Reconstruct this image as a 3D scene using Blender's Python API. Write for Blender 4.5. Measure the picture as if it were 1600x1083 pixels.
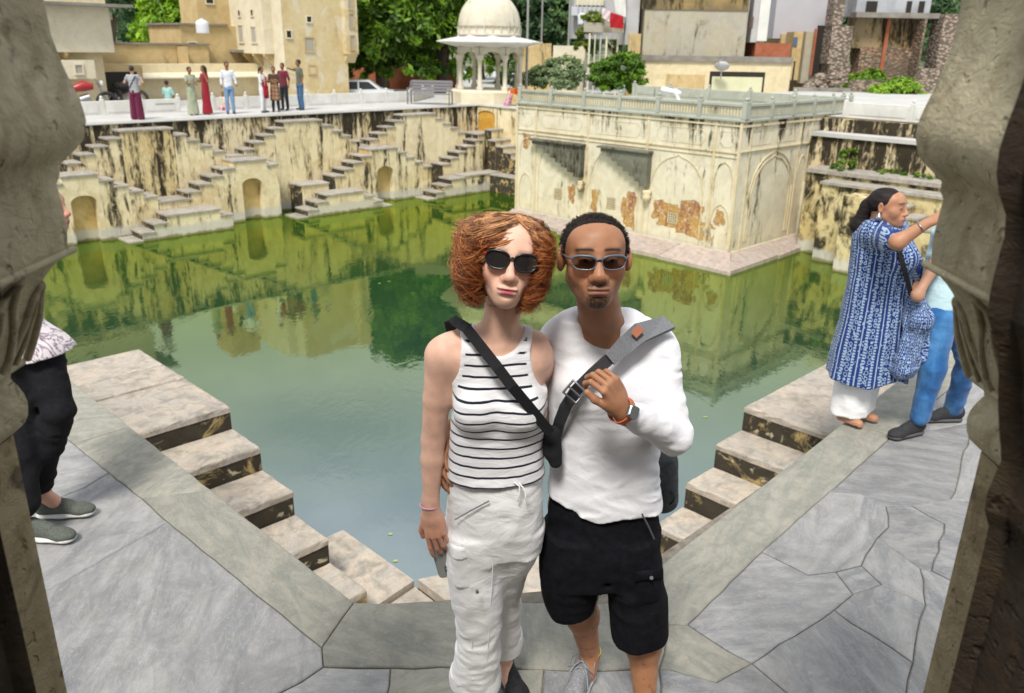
import bpy, math, random
import numpy as np
from mathutils import Vector, Matrix
random.seed(7)
for o in list(bpy.data.objects): bpy.data.objects.remove(o)
scene = bpy.context.scene
COL = scene.collection
R2 = math.sqrt(2.0)

# ------------------------------------------------------------------ camera
CAM_H = 2.25; PITCH = math.radians(20.07); ROLL = math.radians(1.0); FOC = 1293.0
cd = bpy.data.cameras.new('camera'); cam = bpy.data.objects.new('camera', cd); COL.objects.link(cam)
cd.sensor_width = 36.0; cd.lens = FOC/1600.0*36.0
cd.clip_start = 0.05; cd.clip_end = 900.0
fwd = Vector((0, math.cos(PITCH), -math.sin(PITCH))); rt = Vector((1, 0, 0)); up = rt.cross(fwd)
rt2 = rt*math.cos(ROLL)+up*math.sin(ROLL); up2 = up*math.cos(ROLL)-rt*math.sin(ROLL)
cam.matrix_world = Matrix(((rt2.x, up2.x, -fwd.x, 0), (rt2.y, up2.y, -fwd.y, 0), (rt2.z, up2.z, -fwd.z, CAM_H), (0, 0, 0, 1)))
cd.dof.use_dof = True; cd.dof.focus_distance = 2.35; cd.dof.aperture_fstop = 5.6
scene.camera = cam

# ------------------------------------------------------------------ sky, sun, exposure
SUN_EL, SUN_AZ = math.radians(56), math.radians(196)      # azimuth clockwise from +Y: behind the camera, slightly left
w = bpy.data.worlds.new('World'); scene.world = w; w.use_nodes = True
nt = w.node_tree; nt.nodes.clear()
out = nt.nodes.new('ShaderNodeOutputWorld'); bg = nt.nodes.new('ShaderNodeBackground')
sky = nt.nodes.new('ShaderNodeTexSky'); sky.sky_type = 'NISHITA'; sky.sun_disc = False
sky.sun_elevation = SUN_EL; sky.sun_rotation = SUN_AZ; sky.air_density = 1.0; sky.dust_density = 3.5; sky.ozone_density = 1.0
# cloud cover: a broken, bright overcast mixed over the blue sky
tc = nt.nodes.new('ShaderNodeTexCoord'); mp = nt.nodes.new('ShaderNodeMapping'); mp.inputs['Scale'].default_value = (1.0, 1.0, 2.6)
nz = nt.nodes.new('ShaderNodeTexNoise'); nz.inputs['Scale'].default_value = 1.9; nz.inputs['Detail'].default_value = 7; nz.inputs['Roughness'].default_value = .55
rp = nt.nodes.new('ShaderNodeValToRGB'); rp.color_ramp.elements[0].position = .30; rp.color_ramp.elements[1].position = .62
rp.color_ramp.elements[0].color = (.45, .45, .45, 1); rp.color_ramp.elements[1].color = (1, 1, 1, 1)
rc = nt.nodes.new('ShaderNodeValToRGB'); rc.color_ramp.elements[0].color = (9.2, 10.0, 11.0, 1); rc.color_ramp.elements[1].color = (14.5, 14.6, 14.6, 1)
mx = nt.nodes.new('ShaderNodeMix'); mx.data_type = 'RGBA'
L = nt.links.new
L(tc.outputs['Generated'], mp.inputs[0]); L(mp.outputs[0], nz.inputs[0]); L(nz.outputs[0], rp.inputs[0]); L(nz.outputs[0], rc.inputs[0])
L(rp.outputs[0], mx.inputs[0]); L(sky.outputs[0], mx.inputs[6]); L(rc.outputs[0], mx.inputs[7])
L(mx.outputs[2], bg.inputs[0]); bg.inputs[1].default_value = 0.060; L(bg.outputs[0], out.inputs[0])
sd = bpy.data.lights.new('sun', 'SUN'); sun = bpy.data.objects.new('sun', sd); COL.objects.link(sun)
sd.energy = 2.8; sd.angle = math.radians(14); sd.color = (1, .955, .89)
sdir = Vector((math.sin(SUN_AZ)*math.cos(SUN_EL), math.cos(SUN_AZ)*math.cos(SUN_EL), math.sin(SUN_EL)))
sun.rotation_euler = sdir.to_track_quat('Z', 'Y').to_euler(); sun.location = (-20, -20, 60)
scene.view_settings.view_transform = 'Standard'; scene.view_settings.look = 'None'
scene.view_settings.gamma = 1; scene.view_settings.use_curve_mapping = False
scene.view_settings.exposure = 0.62

# ------------------------------------------------------------------ generic helpers
def tag(o, label=None, cat=None, group=None, kind=None):
    if label: o['label'] = label
    if cat: o['category'] = cat
    if group: o['group'] = group
    if kind: o['kind'] = kind
    return o

def thing(name, label, cat, loc=(0, 0, 0), rz=0.0, group=None):
    o = bpy.data.objects.new(name, None); COL.objects.link(o); o.empty_display_size = .1
    o.location = loc; o.rotation_euler = (0, 0, rz)
    return tag(o, label, cat, group)

def link(name, me, mats, parent=None, loc=(0, 0, 0), rz=0.0):
    o = bpy.data.objects.new(name, me); COL.objects.link(o)
    if mats is not None and len(me.materials) == 0:
        for m in (mats if isinstance(mats, (list, tuple)) else [mats]): me.materials.append(m)
    if parent: o.parent = parent
    o.location = loc; o.rotation_euler = (0, 0, rz)
    return o

def copy_tree(o, parent=None):
    c = o.copy(); COL.objects.link(c); c.parent = parent
    for ch in list(o.children): copy_tree(ch, c)
    return c

class MB:
    """collects quads / ngons, then links them as one mesh object"""
    def __init__(s): s.v = []; s.f = []; s.m = []; s.s = []
    def add(s, vs, fs, mi=0, smooth=False):
        b = len(s.v); s.v += [tuple(map(float, v)) for v in vs]
        for f in fs: s.f.append([b+i for i in f]); s.m.append(mi); s.s.append(smooth)
    def box(s, x0, x1, y0, y1, z0, z1, mi=0, top=None, taper=0.0):
        t = taper
        vs = [(x0, y0, z0), (x1, y0, z0), (x1, y1, z0), (x0, y1, z0), (x0+t, y0+t, z1), (x1-t, y0+t, z1), (x1-t, y1-t, z1), (x0+t, y1-t, z1)]
        fs = [(0, 3, 2, 1), (0, 1, 5, 4), (1, 2, 6, 5), (2, 3, 7, 6), (3, 0, 4, 7)]
        s.add(vs, fs, mi); s.add(vs[4:], [(0, 1, 2, 3)], mi if top is None else top)
    def bbox(s, x0, x1, y0, y1, z0, z1, b=.01, mi=0, top=None):
        """box with a chamfer round its top edge"""
        s.add([(x0, y0, z0), (x1, y0, z0), (x1, y1, z0), (x0, y1, z0), (x0, y0, z1-b), (x1, y0, z1-b), (x1, y1, z1-b), (x0, y1, z1-b)],
              [(0, 3, 2, 1), (0, 1, 5, 4), (1, 2, 6, 5), (2, 3, 7, 6), (3, 0, 4, 7)], mi)
        s.add([(x0, y0, z1-b), (x1, y0, z1-b), (x1, y1, z1-b), (x0, y1, z1-b), (x0+b, y0+b, z1), (x1-b, y0+b, z1), (x1-b, y1-b, z1), (x0+b, y1-b, z1)],
              [(0, 1, 5, 4), (1, 2, 6, 5), (2, 3, 7, 6), (3, 0, 4, 7), (4, 5, 6, 7)], mi if top is None else top)
    def prism(s, poly, z0, z1, mi=0, top=None):
        n = len(poly)
        s.add([(p[0], p[1], z0) for p in poly]+[(p[0], p[1], z1) for p in poly],
              [list(range(n))[::-1]]+[(i, (i+1) % n, n+(i+1) % n, n+i) for i in range(n)], mi)
        s.add([(p[0], p[1], z1) for p in poly], [list(range(n))], mi if top is None else top)
    def prismy(s, poly, y0, y1, mi=0):
        """poly in x,z extruded along y"""
        n = len(poly)
        s.add([(p[0], y0, p[1]) for p in poly]+[(p[0], y1, p[1]) for p in poly],
              [list(range(n)), list(range(n, 2*n))[::-1]]+[((i+1) % n, i, n+i, n+(i+1) % n) for i in range(n)], mi)
    def prismx(s, poly, x0, x1, mi=0):
        n = len(poly)
        s.add([(x0, p[0], p[1]) for p in poly]+[(x1, p[0], p[1]) for p in poly],
              [list(range(n))[::-1], list(range(n, 2*n))]+[(i, (i+1) % n, n+(i+1) % n, n+i) for i in range(n)], mi)
    def lathe(s, prof, c=(0, 0, 0), n=16, mi=0, smooth=True, flute=0, fl=0.0):
        vs = []; fs = []
        for r, z in prof:
            for i in range(n):
                a = 2*math.pi*i/n; rr = r*(1+fl*math.cos(flute*a)) if flute else r
                vs.append((c[0]+rr*math.cos(a), c[1]+rr*math.sin(a), c[2]+z))
        for j in range(len(prof)-1):
            for i in range(n):
                k = (i+1) % n; fs.append((j*n+i, j*n+k, (j+1)*n+k, (j+1)*n+i))
        s.add(vs, fs, mi, smooth)
        s.add(vs[:n], [list(range(n))[::-1]], mi); s.add(vs[-n:], [list(range(n))], mi)
    def tube(s, pts, r, n=8, mi=0, cap=True, smooth=True):
        pts = [Vector(p) for p in pts]; N = len(pts)
        rs = r if isinstance(r, (list, tuple)) else [r]*N
        vs = []; fs = []; prev = None
        for i, p in enumerate(pts):
            t = (pts[min(i+1, N-1)]-pts[max(i-1, 0)]).normalized()
            if prev is None: a = t.orthogonal().normalized()
            else: a = (prev-t*prev.dot(t)).normalized()
            prev = a; b = t.cross(a)
            for k in range(n):
                g = 2*math.pi*k/n; vs.append(p+(a*math.cos(g)+b*math.sin(g))*rs[i])
        for i in range(N-1):
            for k in range(n):
                q = (k+1) % n; fs.append((i*n+k, i*n+q, (i+1)*n+q, (i+1)*n+k))
        s.add(vs, fs, mi, smooth)
        if cap: s.add(vs[:n], [list(range(n))[::-1]], mi); s.add(vs[-n:], [list(range(n))], mi)
    def ribbon(s, pts, nrm, w, th, mi=0):
        """flat strap through pts with face normal nrm (per point), width w, thickness th"""
        pts = [Vector(p) for p in pts]; N = len(pts); vs = []; fs = []
        ws = w if isinstance(w, (list, tuple)) else [w]*N
        for i, p in enumerate(pts):
            t = (pts[min(i+1, N-1)]-pts[max(i-1, 0)]).normalized(); n_ = Vector(nrm[i]); n_ = (n_-t*n_.dot(t)).normalized(); b = t.cross(n_)
            for (u_, v_) in ((-1, 0), (1, 0), (.92, 1), (-.92, 1)): vs.append(p+b*u_*ws[i]/2+n_*v_*th)
        for i in range(N-1):
            for k in range(4):
                q = (k+1) % 4; fs.append((i*4+k, i*4+q, (i+1)*4+q, (i+1)*4+k))
        s.add(vs, fs, mi, False); s.add(vs[:4], [(3, 2, 1, 0)], mi); s.add(vs[-4:], [(0, 1, 2, 3)], mi)
    def mesh(s, name='m'):
        me = bpy.data.meshes.new(name); me.from_pydata(s.v, [], s.f)
        me.polygons.foreach_set('material_index', s.m); me.polygons.foreach_set('use_smooth', s.s); me.update()
        return me
    def build(s, name, mats, parent=None, loc=(0, 0, 0), rz=0.0):
        return link(name, s.mesh(name), mats, parent, loc, rz)

# ------------------------------------------------------------------ material helpers
class NT:
    def __init__(s, name):
        s.m = bpy.data.materials.new(name); s.m.use_nodes = True; s.t = s.m.node_tree; s.t.nodes.clear()
        s.out = s.n('ShaderNodeOutputMaterial'); s.b = s.n('ShaderNodeBsdfPrincipled'); s.l(s.b.outputs[0], s.out.inputs[0])
        s.geo = None
    def n(s, t, **k):
        x = s.t.nodes.new(t)
        for a, v in k.items(): setattr(x, a, v)
        return x
    def l(s, a, b): s.t.links.new(a, b)
    def val(s, i, v):
        if isinstance(v, (int, float, tuple)): i.default_value = v
        else: s.l(v, i)
    def pos(s, scale=(1, 1, 1), obj=False, loc=(0, 0, 0), rot=(0, 0, 0)):
        if obj: src = s.n('ShaderNodeTexCoord').outputs['Object']
        else: src = s.n('ShaderNodeNewGeometry').outputs['Position']
        m = s.n('ShaderNodeMapping'); s.l(src, m.inputs[0]); m.inputs['Scale'].default_value = scale; m.inputs['Location'].default_value = loc; m.inputs['Rotation'].default_value = rot
        return m.outputs[0]
    def noise(s, vec, scale, detail=4, rough=.55, dist=0.0, out=0):
        x = s.n('ShaderNodeTexNoise'); s.l(vec, x.inputs['Vector']); x.inputs['Scale'].default_value = scale
        x.inputs['Detail'].default_value = detail; x.inputs['Roughness'].default_value = rough; x.inputs['Distortion'].default_value = dist
        return x.outputs[out]
    def vor(s, vec, scale, feature='F1', out='Distance', rnd=1.0):
        x = s.n('ShaderNodeTexVoronoi', feature=feature); s.l(vec, x.inputs['Vector']); x.inputs['Scale'].default_value = scale; x.inputs['Randomness'].default_value = rnd
        return x.outputs[out]
    def ramp(s, f, stops):
        x = s.n('ShaderNodeValToRGB'); s.l(f, x.inputs[0]); e = x.color_ramp.elements
        while len(e) < len(stops): e.new(.5)
        for i, (p, c) in enumerate(stops):
            e[i].position = p; e[i].color = (c, c, c, 1) if isinstance(c, (int, float)) else (*c, 1)
        return x.outputs[0]
    def mix(s, f, a, b, mode='MIX'):
        x = s.n('ShaderNodeMix', data_type='RGBA', blend_type=mode); s.val(x.inputs[0], f)
        for i, v in ((6, a), (7, b)):
            if isinstance(v, tuple): x.inputs[i].default_value = (*v, 1) if len(v) == 3 else v
            else: s.l(v, x.inputs[i])
        return x.outputs[2]
    def math(s, op, a, b=0.0, c=None, clamp=False):
        x = s.n('ShaderNodeMath', operation=op, use_clamp=clamp); s.val(x.inputs[0], a); s.val(x.inputs[1], b)
        if c is not None: s.val(x.inputs[2], c)
        return x.outputs[0]
    def sep(s, v):
        x = s.n('ShaderNodeSeparateXYZ'); s.l(v, x.inputs[0]); return x.outputs
    def color(s, c):
        if isinstance(c, tuple): s.b.inputs['Base Color'].default_value = (*c, 1)
        else: s.l(c, s.b.inputs['Base Color'])
    def rough(s, v): s.val(s.b.inputs['Roughness'], v)
    def bump(s, h, strength=.3, dist=.01):
        x = s.n('ShaderNodeBump'); s.l(h, x.inputs['Height']); x.inputs['Strength'].default_value = strength; x.inputs['Distance'].default_value = dist
        s.l(x.outputs[0], s.b.inputs['Normal'])
    def rand(s): return s.n('ShaderNodeObjectInfo').outputs['Random']
    def attr(s, name, out=0): return s.n('ShaderNodeAttribute', attribute_name=name).outputs[out]

def plain(name, c, rough=.6, metal=0.0, nscale=0, namt=.15, bump=0.0, spec=.5):
    t = NT(name)
    if nscale:
        f = t.noise(t.pos(obj=True), nscale, 4)
        t.color(t.mix(t.ramp(f, [(.3, 0.0), (.7, 1.0)]), tuple(x*(1-namt) for x in c), tuple(min(1, x*(1+namt)) for x in c)))
        if bump: t.bump(f, bump, .01)
    else: t.color(c)
    t.rough(rough); t.b.inputs['Metallic'].default_value = metal; t.b.inputs['Specular IOR Level'].default_value = spec
    return t.m
# ------------------------------------------------------------------ implicit surfaces for bodies and clothes
_rng = np.random.default_rng(3)
_LAT = _rng.random((32, 32, 32)).astype(np.float32)
def vnoise(x, y, z):
    xi = np.floor(x).astype(np.int32); yi = np.floor(y).astype(np.int32); zi = np.floor(z).astype(np.int32)
    fx = x-xi; fy = y-yi; fz = z-zi
    fx = fx*fx*(3-2*fx); fy = fy*fy*(3-2*fy); fz = fz*fz*(3-2*fz)
    xi &= 31; yi &= 31; zi &= 31; x1 = (xi+1) & 31; y1 = (yi+1) & 31; z1 = (zi+1) & 31
    A = _LAT
    c = (A[xi, yi, zi]*(1-fx)+A[x1, yi, zi]*fx)*(1-fy)+(A[xi, y1, zi]*(1-fx)+A[x1, y1, zi]*fx)*fy
    d = (A[xi, yi, z1]*(1-fx)+A[x1, yi, z1]*fx)*(1-fy)+(A[xi, y1, z1]*(1-fx)+A[x1, y1, z1]*fx)*fy
    return (c*(1-fz)+d*fz)*2-1

def V3(p): return np.array(p, dtype=np.float64)
def cap(a, b, ra, rb, flat=None, fs=1.0):
    a = V3(a); b = V3(b); ba = b-a; L2 = max(float(ba@ba), 1e-9)
    if flat is not None: flat = V3(flat)/np.linalg.norm(flat)
    def fn(X, Y, Z):
        px, py, pz = X-a[0], Y-a[1], Z-a[2]
        t = np.clip((px*ba[0]+py*ba[1]+pz*ba[2])/L2, 0, 1)
        px = px-t*ba[0]; py = py-t*ba[1]; pz = pz-t*ba[2]
        if flat is not None:
            q = (px*flat[0]+py*flat[1]+pz*flat[2])*(1/fs-1)
            px = px+q*flat[0]; py = py+q*flat[1]; pz = pz+q*flat[2]
        return np.sqrt(px*px+py*py+pz*pz)-(ra+t*(rb-ra))
    m = max(ra, rb); return fn, np.minimum(a, b)-m, np.maximum(a, b)+m
def ell(c, r, ry=0.0, rx=0.0, rz=0.0):
    c = V3(c); r = V3(r); M = np.array((Matrix.Rotation(rz, 3, 'Z') @ Matrix.Rotation(ry, 3, 'Y') @ Matrix.Rotation(rx, 3, 'X')).transposed())
    def fn(X, Y, Z):
        x, y, z = X-c[0], Y-c[1], Z-c[2]
        x, y, z = (M[0, 0]*x+M[0, 1]*y+M[0, 2]*z, M[1, 0]*x+M[1, 1]*y+M[1, 2]*z, M[2, 0]*x+M[2, 1]*y+M[2, 2]*z)
        k0 = np.sqrt((x/r[0])**2+(y/r[1])**2+(z/r[2])**2); k1 = np.sqrt((x/r[0]**2)**2+(y/r[1]**2)**2+(z/r[2]**2)**2)+1e-9
        return k0*(k0-1)/k1
    m = max(r); return fn, c-m, c+m
def loft(rows, n=2.2, yaw=0.0, grow=0.0):
    """rows: (z, cx, cy, half width, half depth) from bottom to top"""
    R = np.array(sorted(rows), dtype=np.float64); zs = R[:, 0]; zf = np.linspace(zs[0], zs[-1], 80)
    def sm(c):
        v = np.interp(zf, zs, c); k = np.ones(7)/7; p = np.pad(v, 3, 'edge'); p[:3] = 2*v[0]-v[3:0:-1]; p[-3:] = 2*v[-1]-v[-2:-5:-1]
        return np.convolve(p, k, 'valid')
    T = [sm(R[:, i]) for i in range(1, 5)]; cy_, sy_ = math.cos(yaw), math.sin(yaw)
    def fn(X, Y, Z):
        cx, cy, a, b = [np.interp(Z, zf, t) for t in T]; a = a+grow; b = b+grow
        dx = X-cx; dy = Y-cy; x = dx*cy_+dy*sy_; y = -dx*sy_+dy*cy_
        q = (np.abs(x/a)**n+np.abs(y/b)**n)**(1/n)
        d = (q-1)*np.minimum(a, b)
        return np.maximum(d, np.maximum(zs[0]-grow-Z, Z-zs[-1]-grow))
    m = max(R[:, 3].max(), R[:, 4].max())+grow
    return fn, V3((R[:, 1].min()-m, R[:, 2].min()-m, zs[0]-grow)), V3((R[:, 1].max()+m, R[:, 2].max()+m, zs[-1]+grow))
def framed(prim, c, M, s=1.0):
    """prim given in a local frame -> world: p = c + s*M*q"""
    fn, lo, hi = prim; c = V3(c); M = np.array(M, dtype=np.float64)
    def g(X, Y, Z):
        x, y, z = (X-c[0])/s, (Y-c[1])/s, (Z-c[2])/s
        return s*fn(M[0, 0]*x+M[1, 0]*y+M[2, 0]*z, M[0, 1]*x+M[1, 1]*y+M[2, 1]*z, M[0, 2]*x+M[1, 2]*y+M[2, 2]*z)
    pts = [c+s*(M @ V3((x, y, z))) for x in (lo[0], hi[0]) for y in (lo[1], hi[1]) for z in (lo[2], hi[2])]
    return g, np.min(pts, 0), np.max(pts, 0)
def frame_ops(ops, c, M, s=1.0): return [(o, framed(p, c, M, s), k*s) for o, p, k in ops]

def sdf_arrays(ops, h, lo=None, hi=None, post=None):
    if lo is None:
        lo = np.min([p[1] for o, p, k in ops if o == 'u'], 0)-2*h; hi = np.max([p[2] for o, p, k in ops if o == 'u'], 0)+2*h
    lo = V3(lo); hi = V3(hi); n = np.maximum(np.ceil((hi-lo)/h).astype(int)+1, 4)
    ax = [(lo[i]+h*np.arange(n[i])).astype(np.float32) for i in range(3)]
    val = np.full(n, .5, np.float32)
    for o, (fn, a, b), k in ops:
        if o == 'i':
            X, Y, Z = np.meshgrid(*ax, indexing='ij', sparse=True); d = fn(X, Y, Z)
            if k > 0: hh = np.maximum(k-np.abs(val-d), 0)/k; val = np.maximum(val, d)+hh*hh*k/4
            else: val = np.maximum(val, d)
            continue
        m = k+2*h; i0 = [int(max(0, math.floor((a[i]-m-lo[i])/h))) for i in range(3)]; i1 = [int(min(n[i], math.ceil((b[i]+m-lo[i])/h)+1)) for i in range(3)]
        if any(i1[i] <= i0[i] for i in range(3)): continue
        sl = tuple(slice(i0[i], i1[i]) for i in range(3))
        X, Y, Z = np.meshgrid(*[ax[i][sl[i]] for i in range(3)], indexing='ij', sparse=True)
        d = np.asarray(fn(X, Y, Z), dtype=np.float32); v = val[sl]
        if o == 'u':
            if k > 0: hh = np.maximum(k-np.abs(v-d), 0)/k; val[sl] = np.minimum(v, d)-hh*hh*k/4
            else: val[sl] = np.minimum(v, d)
        elif o == 's':
            d = -d
            if k > 0: hh = np.maximum(k-np.abs(v-d), 0)/k; val[sl] = np.maximum(v, d)+hh*hh*k/4
            else: val[sl] = np.maximum(v, d)
    if post is not None:
        X, Y, Z = np.meshgrid(*ax, indexing='ij'); near = np.abs(val) < .03
        val[near] += post(X[near], Y[near], Z[near]).astype(np.float32)
    val[0] = val[-1] = .01; val[:, 0] = val[:, -1] = .01; val[:, :, 0] = val[:, :, -1] = .01
    # surface nets
    s = val < 0; c = np.zeros(np.array(s.shape)-1, np.int8)
    offs = [(i, j, k) for i in (0, 1) for j in (0, 1) for k in (0, 1)]
    for i, j, k in offs: c += s[i:s.shape[0]-1+i, j:s.shape[1]-1+j, k:s.shape[2]-1+k]
    cells = np.argwhere((c > 0) & (c < 8)); idx = np.full(c.shape, -1, np.int64); idx[tuple(cells.T)] = np.arange(len(cells))
    acc = np.zeros((len(cells), 3)); cnt = np.zeros(len(cells))
    cv = {o: val[cells[:, 0]+o[0], cells[:, 1]+o[1], cells[:, 2]+o[2]] for o in offs}
    for o in offs:
        for axn in range(3):
            if o[axn] == 0:
                p = list(o); p[axn] = 1; a, b = cv[o], cv[tuple(p)]; mk = (a < 0) != (b < 0)
                t = np.where(mk, a/np.where(mk, a-b, 1), 0); q = np.tile(np.array(o, float), (len(cells), 1)); q[:, axn] += t
                acc[mk] += q[mk]; cnt[mk] += 1
    verts = lo+h*(cells+acc/np.maximum(cnt, 1)[:, None])
    quads = []
    for axn in range(3):
        u, v = [(1, 2), (2, 0), (0, 1)][axn]
        sa = [slice(None)]*3; sb = [slice(None)]*3; sa[axn] = slice(0, -1); sb[axn] = slice(1, None)
        A = s[tuple(sa)]; B = s[tuple(sb)]; e = np.argwhere(A != B)
        ok = (e[:, u] > 0) & (e[:, v] > 0) & (e[:, u] < s.shape[u]-1) & (e[:, v] < s.shape[v]-1); e = e[ok]
        inside = A[tuple(e.T)]
        def cell(du, dv):
            q = e.copy(); q[:, u] -= du; q[:, v] -= dv; return idx[tuple(q.T)]
        Q = np.stack([cell(1, 1), cell(0, 1), cell(0, 0), cell(1, 0)], 1)
        Q[~inside] = Q[~inside][:, ::-1]; quads.append(Q)
    return verts, np.concatenate(quads)

def np_mesh(name, verts, quads, smooth=True, color=None, mat_fn=None):
    me = bpy.data.meshes.new(name); nv = len(verts); nf = len(quads); w = quads.shape[1]
    me.vertices.add(nv); me.vertices.foreach_set('co', np.asarray(verts, np.float32).ravel())
    me.loops.add(nf*w); me.loops.foreach_set('vertex_index', np.asarray(quads, np.int32).ravel())
    me.polygons.add(nf); me.polygons.foreach_set('loop_start', np.arange(nf, dtype=np.int32)*w)
    try: me.polygons.foreach_set('loop_total', np.full(nf, w, np.int32))
    except Exception: pass
    me.polygons.foreach_set('use_smooth', np.full(nf, smooth))
    me.update(calc_edges=True)
    if color is not None:
        at = me.color_attributes.new('Col', 'FLOAT_COLOR', 'POINT'); c = np.ones((nv, 4), np.float32); c[:, :3] = color; at.data.foreach_set('color', c.ravel())
    if mat_fn is not None:
        cen = verts[quads].mean(1); me.polygons.foreach_set('material_index', mat_fn(cen).astype(np.int32))
    me.validate(); return me

def relax(v, q, it=1, f=.5):
    for _ in range(it):
        a = np.zeros_like(v); c = np.zeros(len(v))
        for i in range(4):
            j = (i+1) % 4; np.add.at(a, q[:, i], v[q[:, j]]); np.add.at(c, q[:, i], 1); np.add.at(a, q[:, j], v[q[:, i]]); np.add.at(c, q[:, j], 1)
        v = v+f*(a/np.maximum(c, 1)[:, None]-v)
    return v
def sdf_obj(name, ops, h, mats, parent, regions=None, post=None, color=None, mat_fn=None, smooth_it=1):
    """regions: list of (lo, hi, h) boxes meshed separately (fine head, fine hands) and joined in one mesh"""
    base = V3((0, 0, 0)); q_ = parent
    while q_ is not None: base = base+V3(q_.location); q_ = q_.parent
    V = []; Q = []; nb = 0
    for lo, hi, hh in (regions or [(None, None, h)]):
        v, q = sdf_arrays(ops, hh, lo, hi, post)
        if len(v) == 0: continue
        if lo is not None:                       # open the seam between two meshed boxes instead of capping it
            edge = ((v < V3(lo)+1.7*hh) | (v > V3(hi)-1.7*hh)).any(1); q = q[~edge[q].any(1)]
            if hh == regions[0][2] and len(regions) > 1:
                cq = v[q].mean(1)
                for l2, h2, s2 in regions[1:]: inb = ((cq > V3(l2)+3.5*s2) & (cq < V3(h2)-3.5*s2)).all(1); q = q[~inb]; cq = cq[~inb]
        if smooth_it: v = relax(v, q, smooth_it, .5)
        V.append(v); Q.append(q+nb); nb += len(v)
    V = np.concatenate(V); Q = np.concatenate(Q)
    col = color(V) if color else None; mf = (lambda c: mat_fn(c)) if mat_fn else None
    cen = V[Q].mean(1) if mat_fn else None
    me = np_mesh(name, V-base, Q, True, col, (lambda c: mat_fn(c+base)) if mat_fn else None)
    return link(name, me, mats, parent)

def rotm(yaw=0, pitch=0, roll=0):
    """yaw about z, pitch about x (positive lifts the chin of a face that looks along -y), roll about y"""
    return np.array(Matrix.Rotation(yaw, 3, 'Z') @ Matrix.Rotation(-pitch, 3, 'X') @ Matrix.Rotation(roll, 3, 'Y'))

def head_ops(slim=1.0, jaw=1.0, nose=1.0, cheek=0.0, ears=True, lips=1.0):
    """face looks along -y, eyes at z = 0, chin at -.115, crown at +.115"""
    w = slim; O = [('u', ell((0, .012, .020), (.0765*w, .096, .072)), .02), ('u', ell((0, -.028, -.03), (.064*w, .062, .086)), .03),
         ('u', ell((0, -.045, .040), (.061*w, .047, .040)), .03)]
    for s in (-1, 1):
        O += [('u', cap((s*.047*w*jaw, .002, -.058), (s*.014, -.062, -.097), .021, .017), .03),
              ('u', ell((s*.043*w, -.056, -.03), (.023+cheek, .024+cheek, .028+cheek)), .025)]
    O += [('u', ell((0, -.075, -.099), (.022, .019, .019)), .022),
          ('u', cap((-.036*w, -.083, .023), (.036*w, -.083, .023), .010, .010), .02)]
    for s in (-1, 1):
        O += [('s', ell((s*.033*w, -.116, .001), (.020, .019, .015)), .014), ('u', ell((s*.032*w, -.083, -.001), (.0145, .0125, .011)), .005)]
    O += [('u', cap((0, -.090, .012), (0, -.110, -.034), .0085, .0120*nose), .018), ('u', ell((0, -.1125, -.038), (.0125*nose, .0105, .0105)), .010)]
    for s in (-1, 1): O += [('u', ell((s*.0150*nose, -.1030, -.0415), (.0085, .0100, .0080)), .008)]
    for s in (-1, 1): O += [('s', ell((s*.0072*nose, -.111, -.0495), (.004, .005, .0035)), .003)]
    O += [('u', ell((0, -.083, -.071), (.032, .020, .023)), .025), ('s', cap((-.020*nose, -.107, -.040), (-.033*lips, -.100, -.066), .0012, .0010), .010), ('s', cap((.020*nose, -.107, -.040), (.033*lips, -.100, -.066), .0012, .0010), .010), ('s', cap((0, -.1125, -.052), (0, -.110, -.061), .0015, .0015), .005),
          ('u', ell((-.0085, -.1025, -.0668), (.0160*lips, .0065, .0056), ry=.10), .005), ('u', ell((.0085, -.1025, -.0668), (.0160*lips, .0065, .0056), ry=-.10), .005),
          ('u', ell((0, -.1010, -.0775), (.0200*lips, .008, .0074)), .006), ('s', ell((0, -.106, -.0885), (.014, .006, .004)), .008), ('s', cap((-.025*lips, -.1075, -.0715), (.025*lips, -.1075, -.0715), .0012, .0012), .004)]
    if ears:
        for s in (-1, 1): O += [('u', ell((s*.0815*w, .010, -.008), (.0085, .021, .034), rz=s*.55, rx=-.15), .008), ('s', ell((s*.0885*w, .008, -.004), (.006, .010, .018), rz=s*.35), .006)]
    return O
def tolocal(V, c, M, s=1.0): return ((V-V3(c)) @ np.array(M))/s
def lerp3(a, b, t): return a*(1-t[:, None])+b*t[:, None]
def sstep(a, b, x): t = np.clip((x-a)/(b-a), 0, 1); return t*t*(3-2*t)
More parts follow.
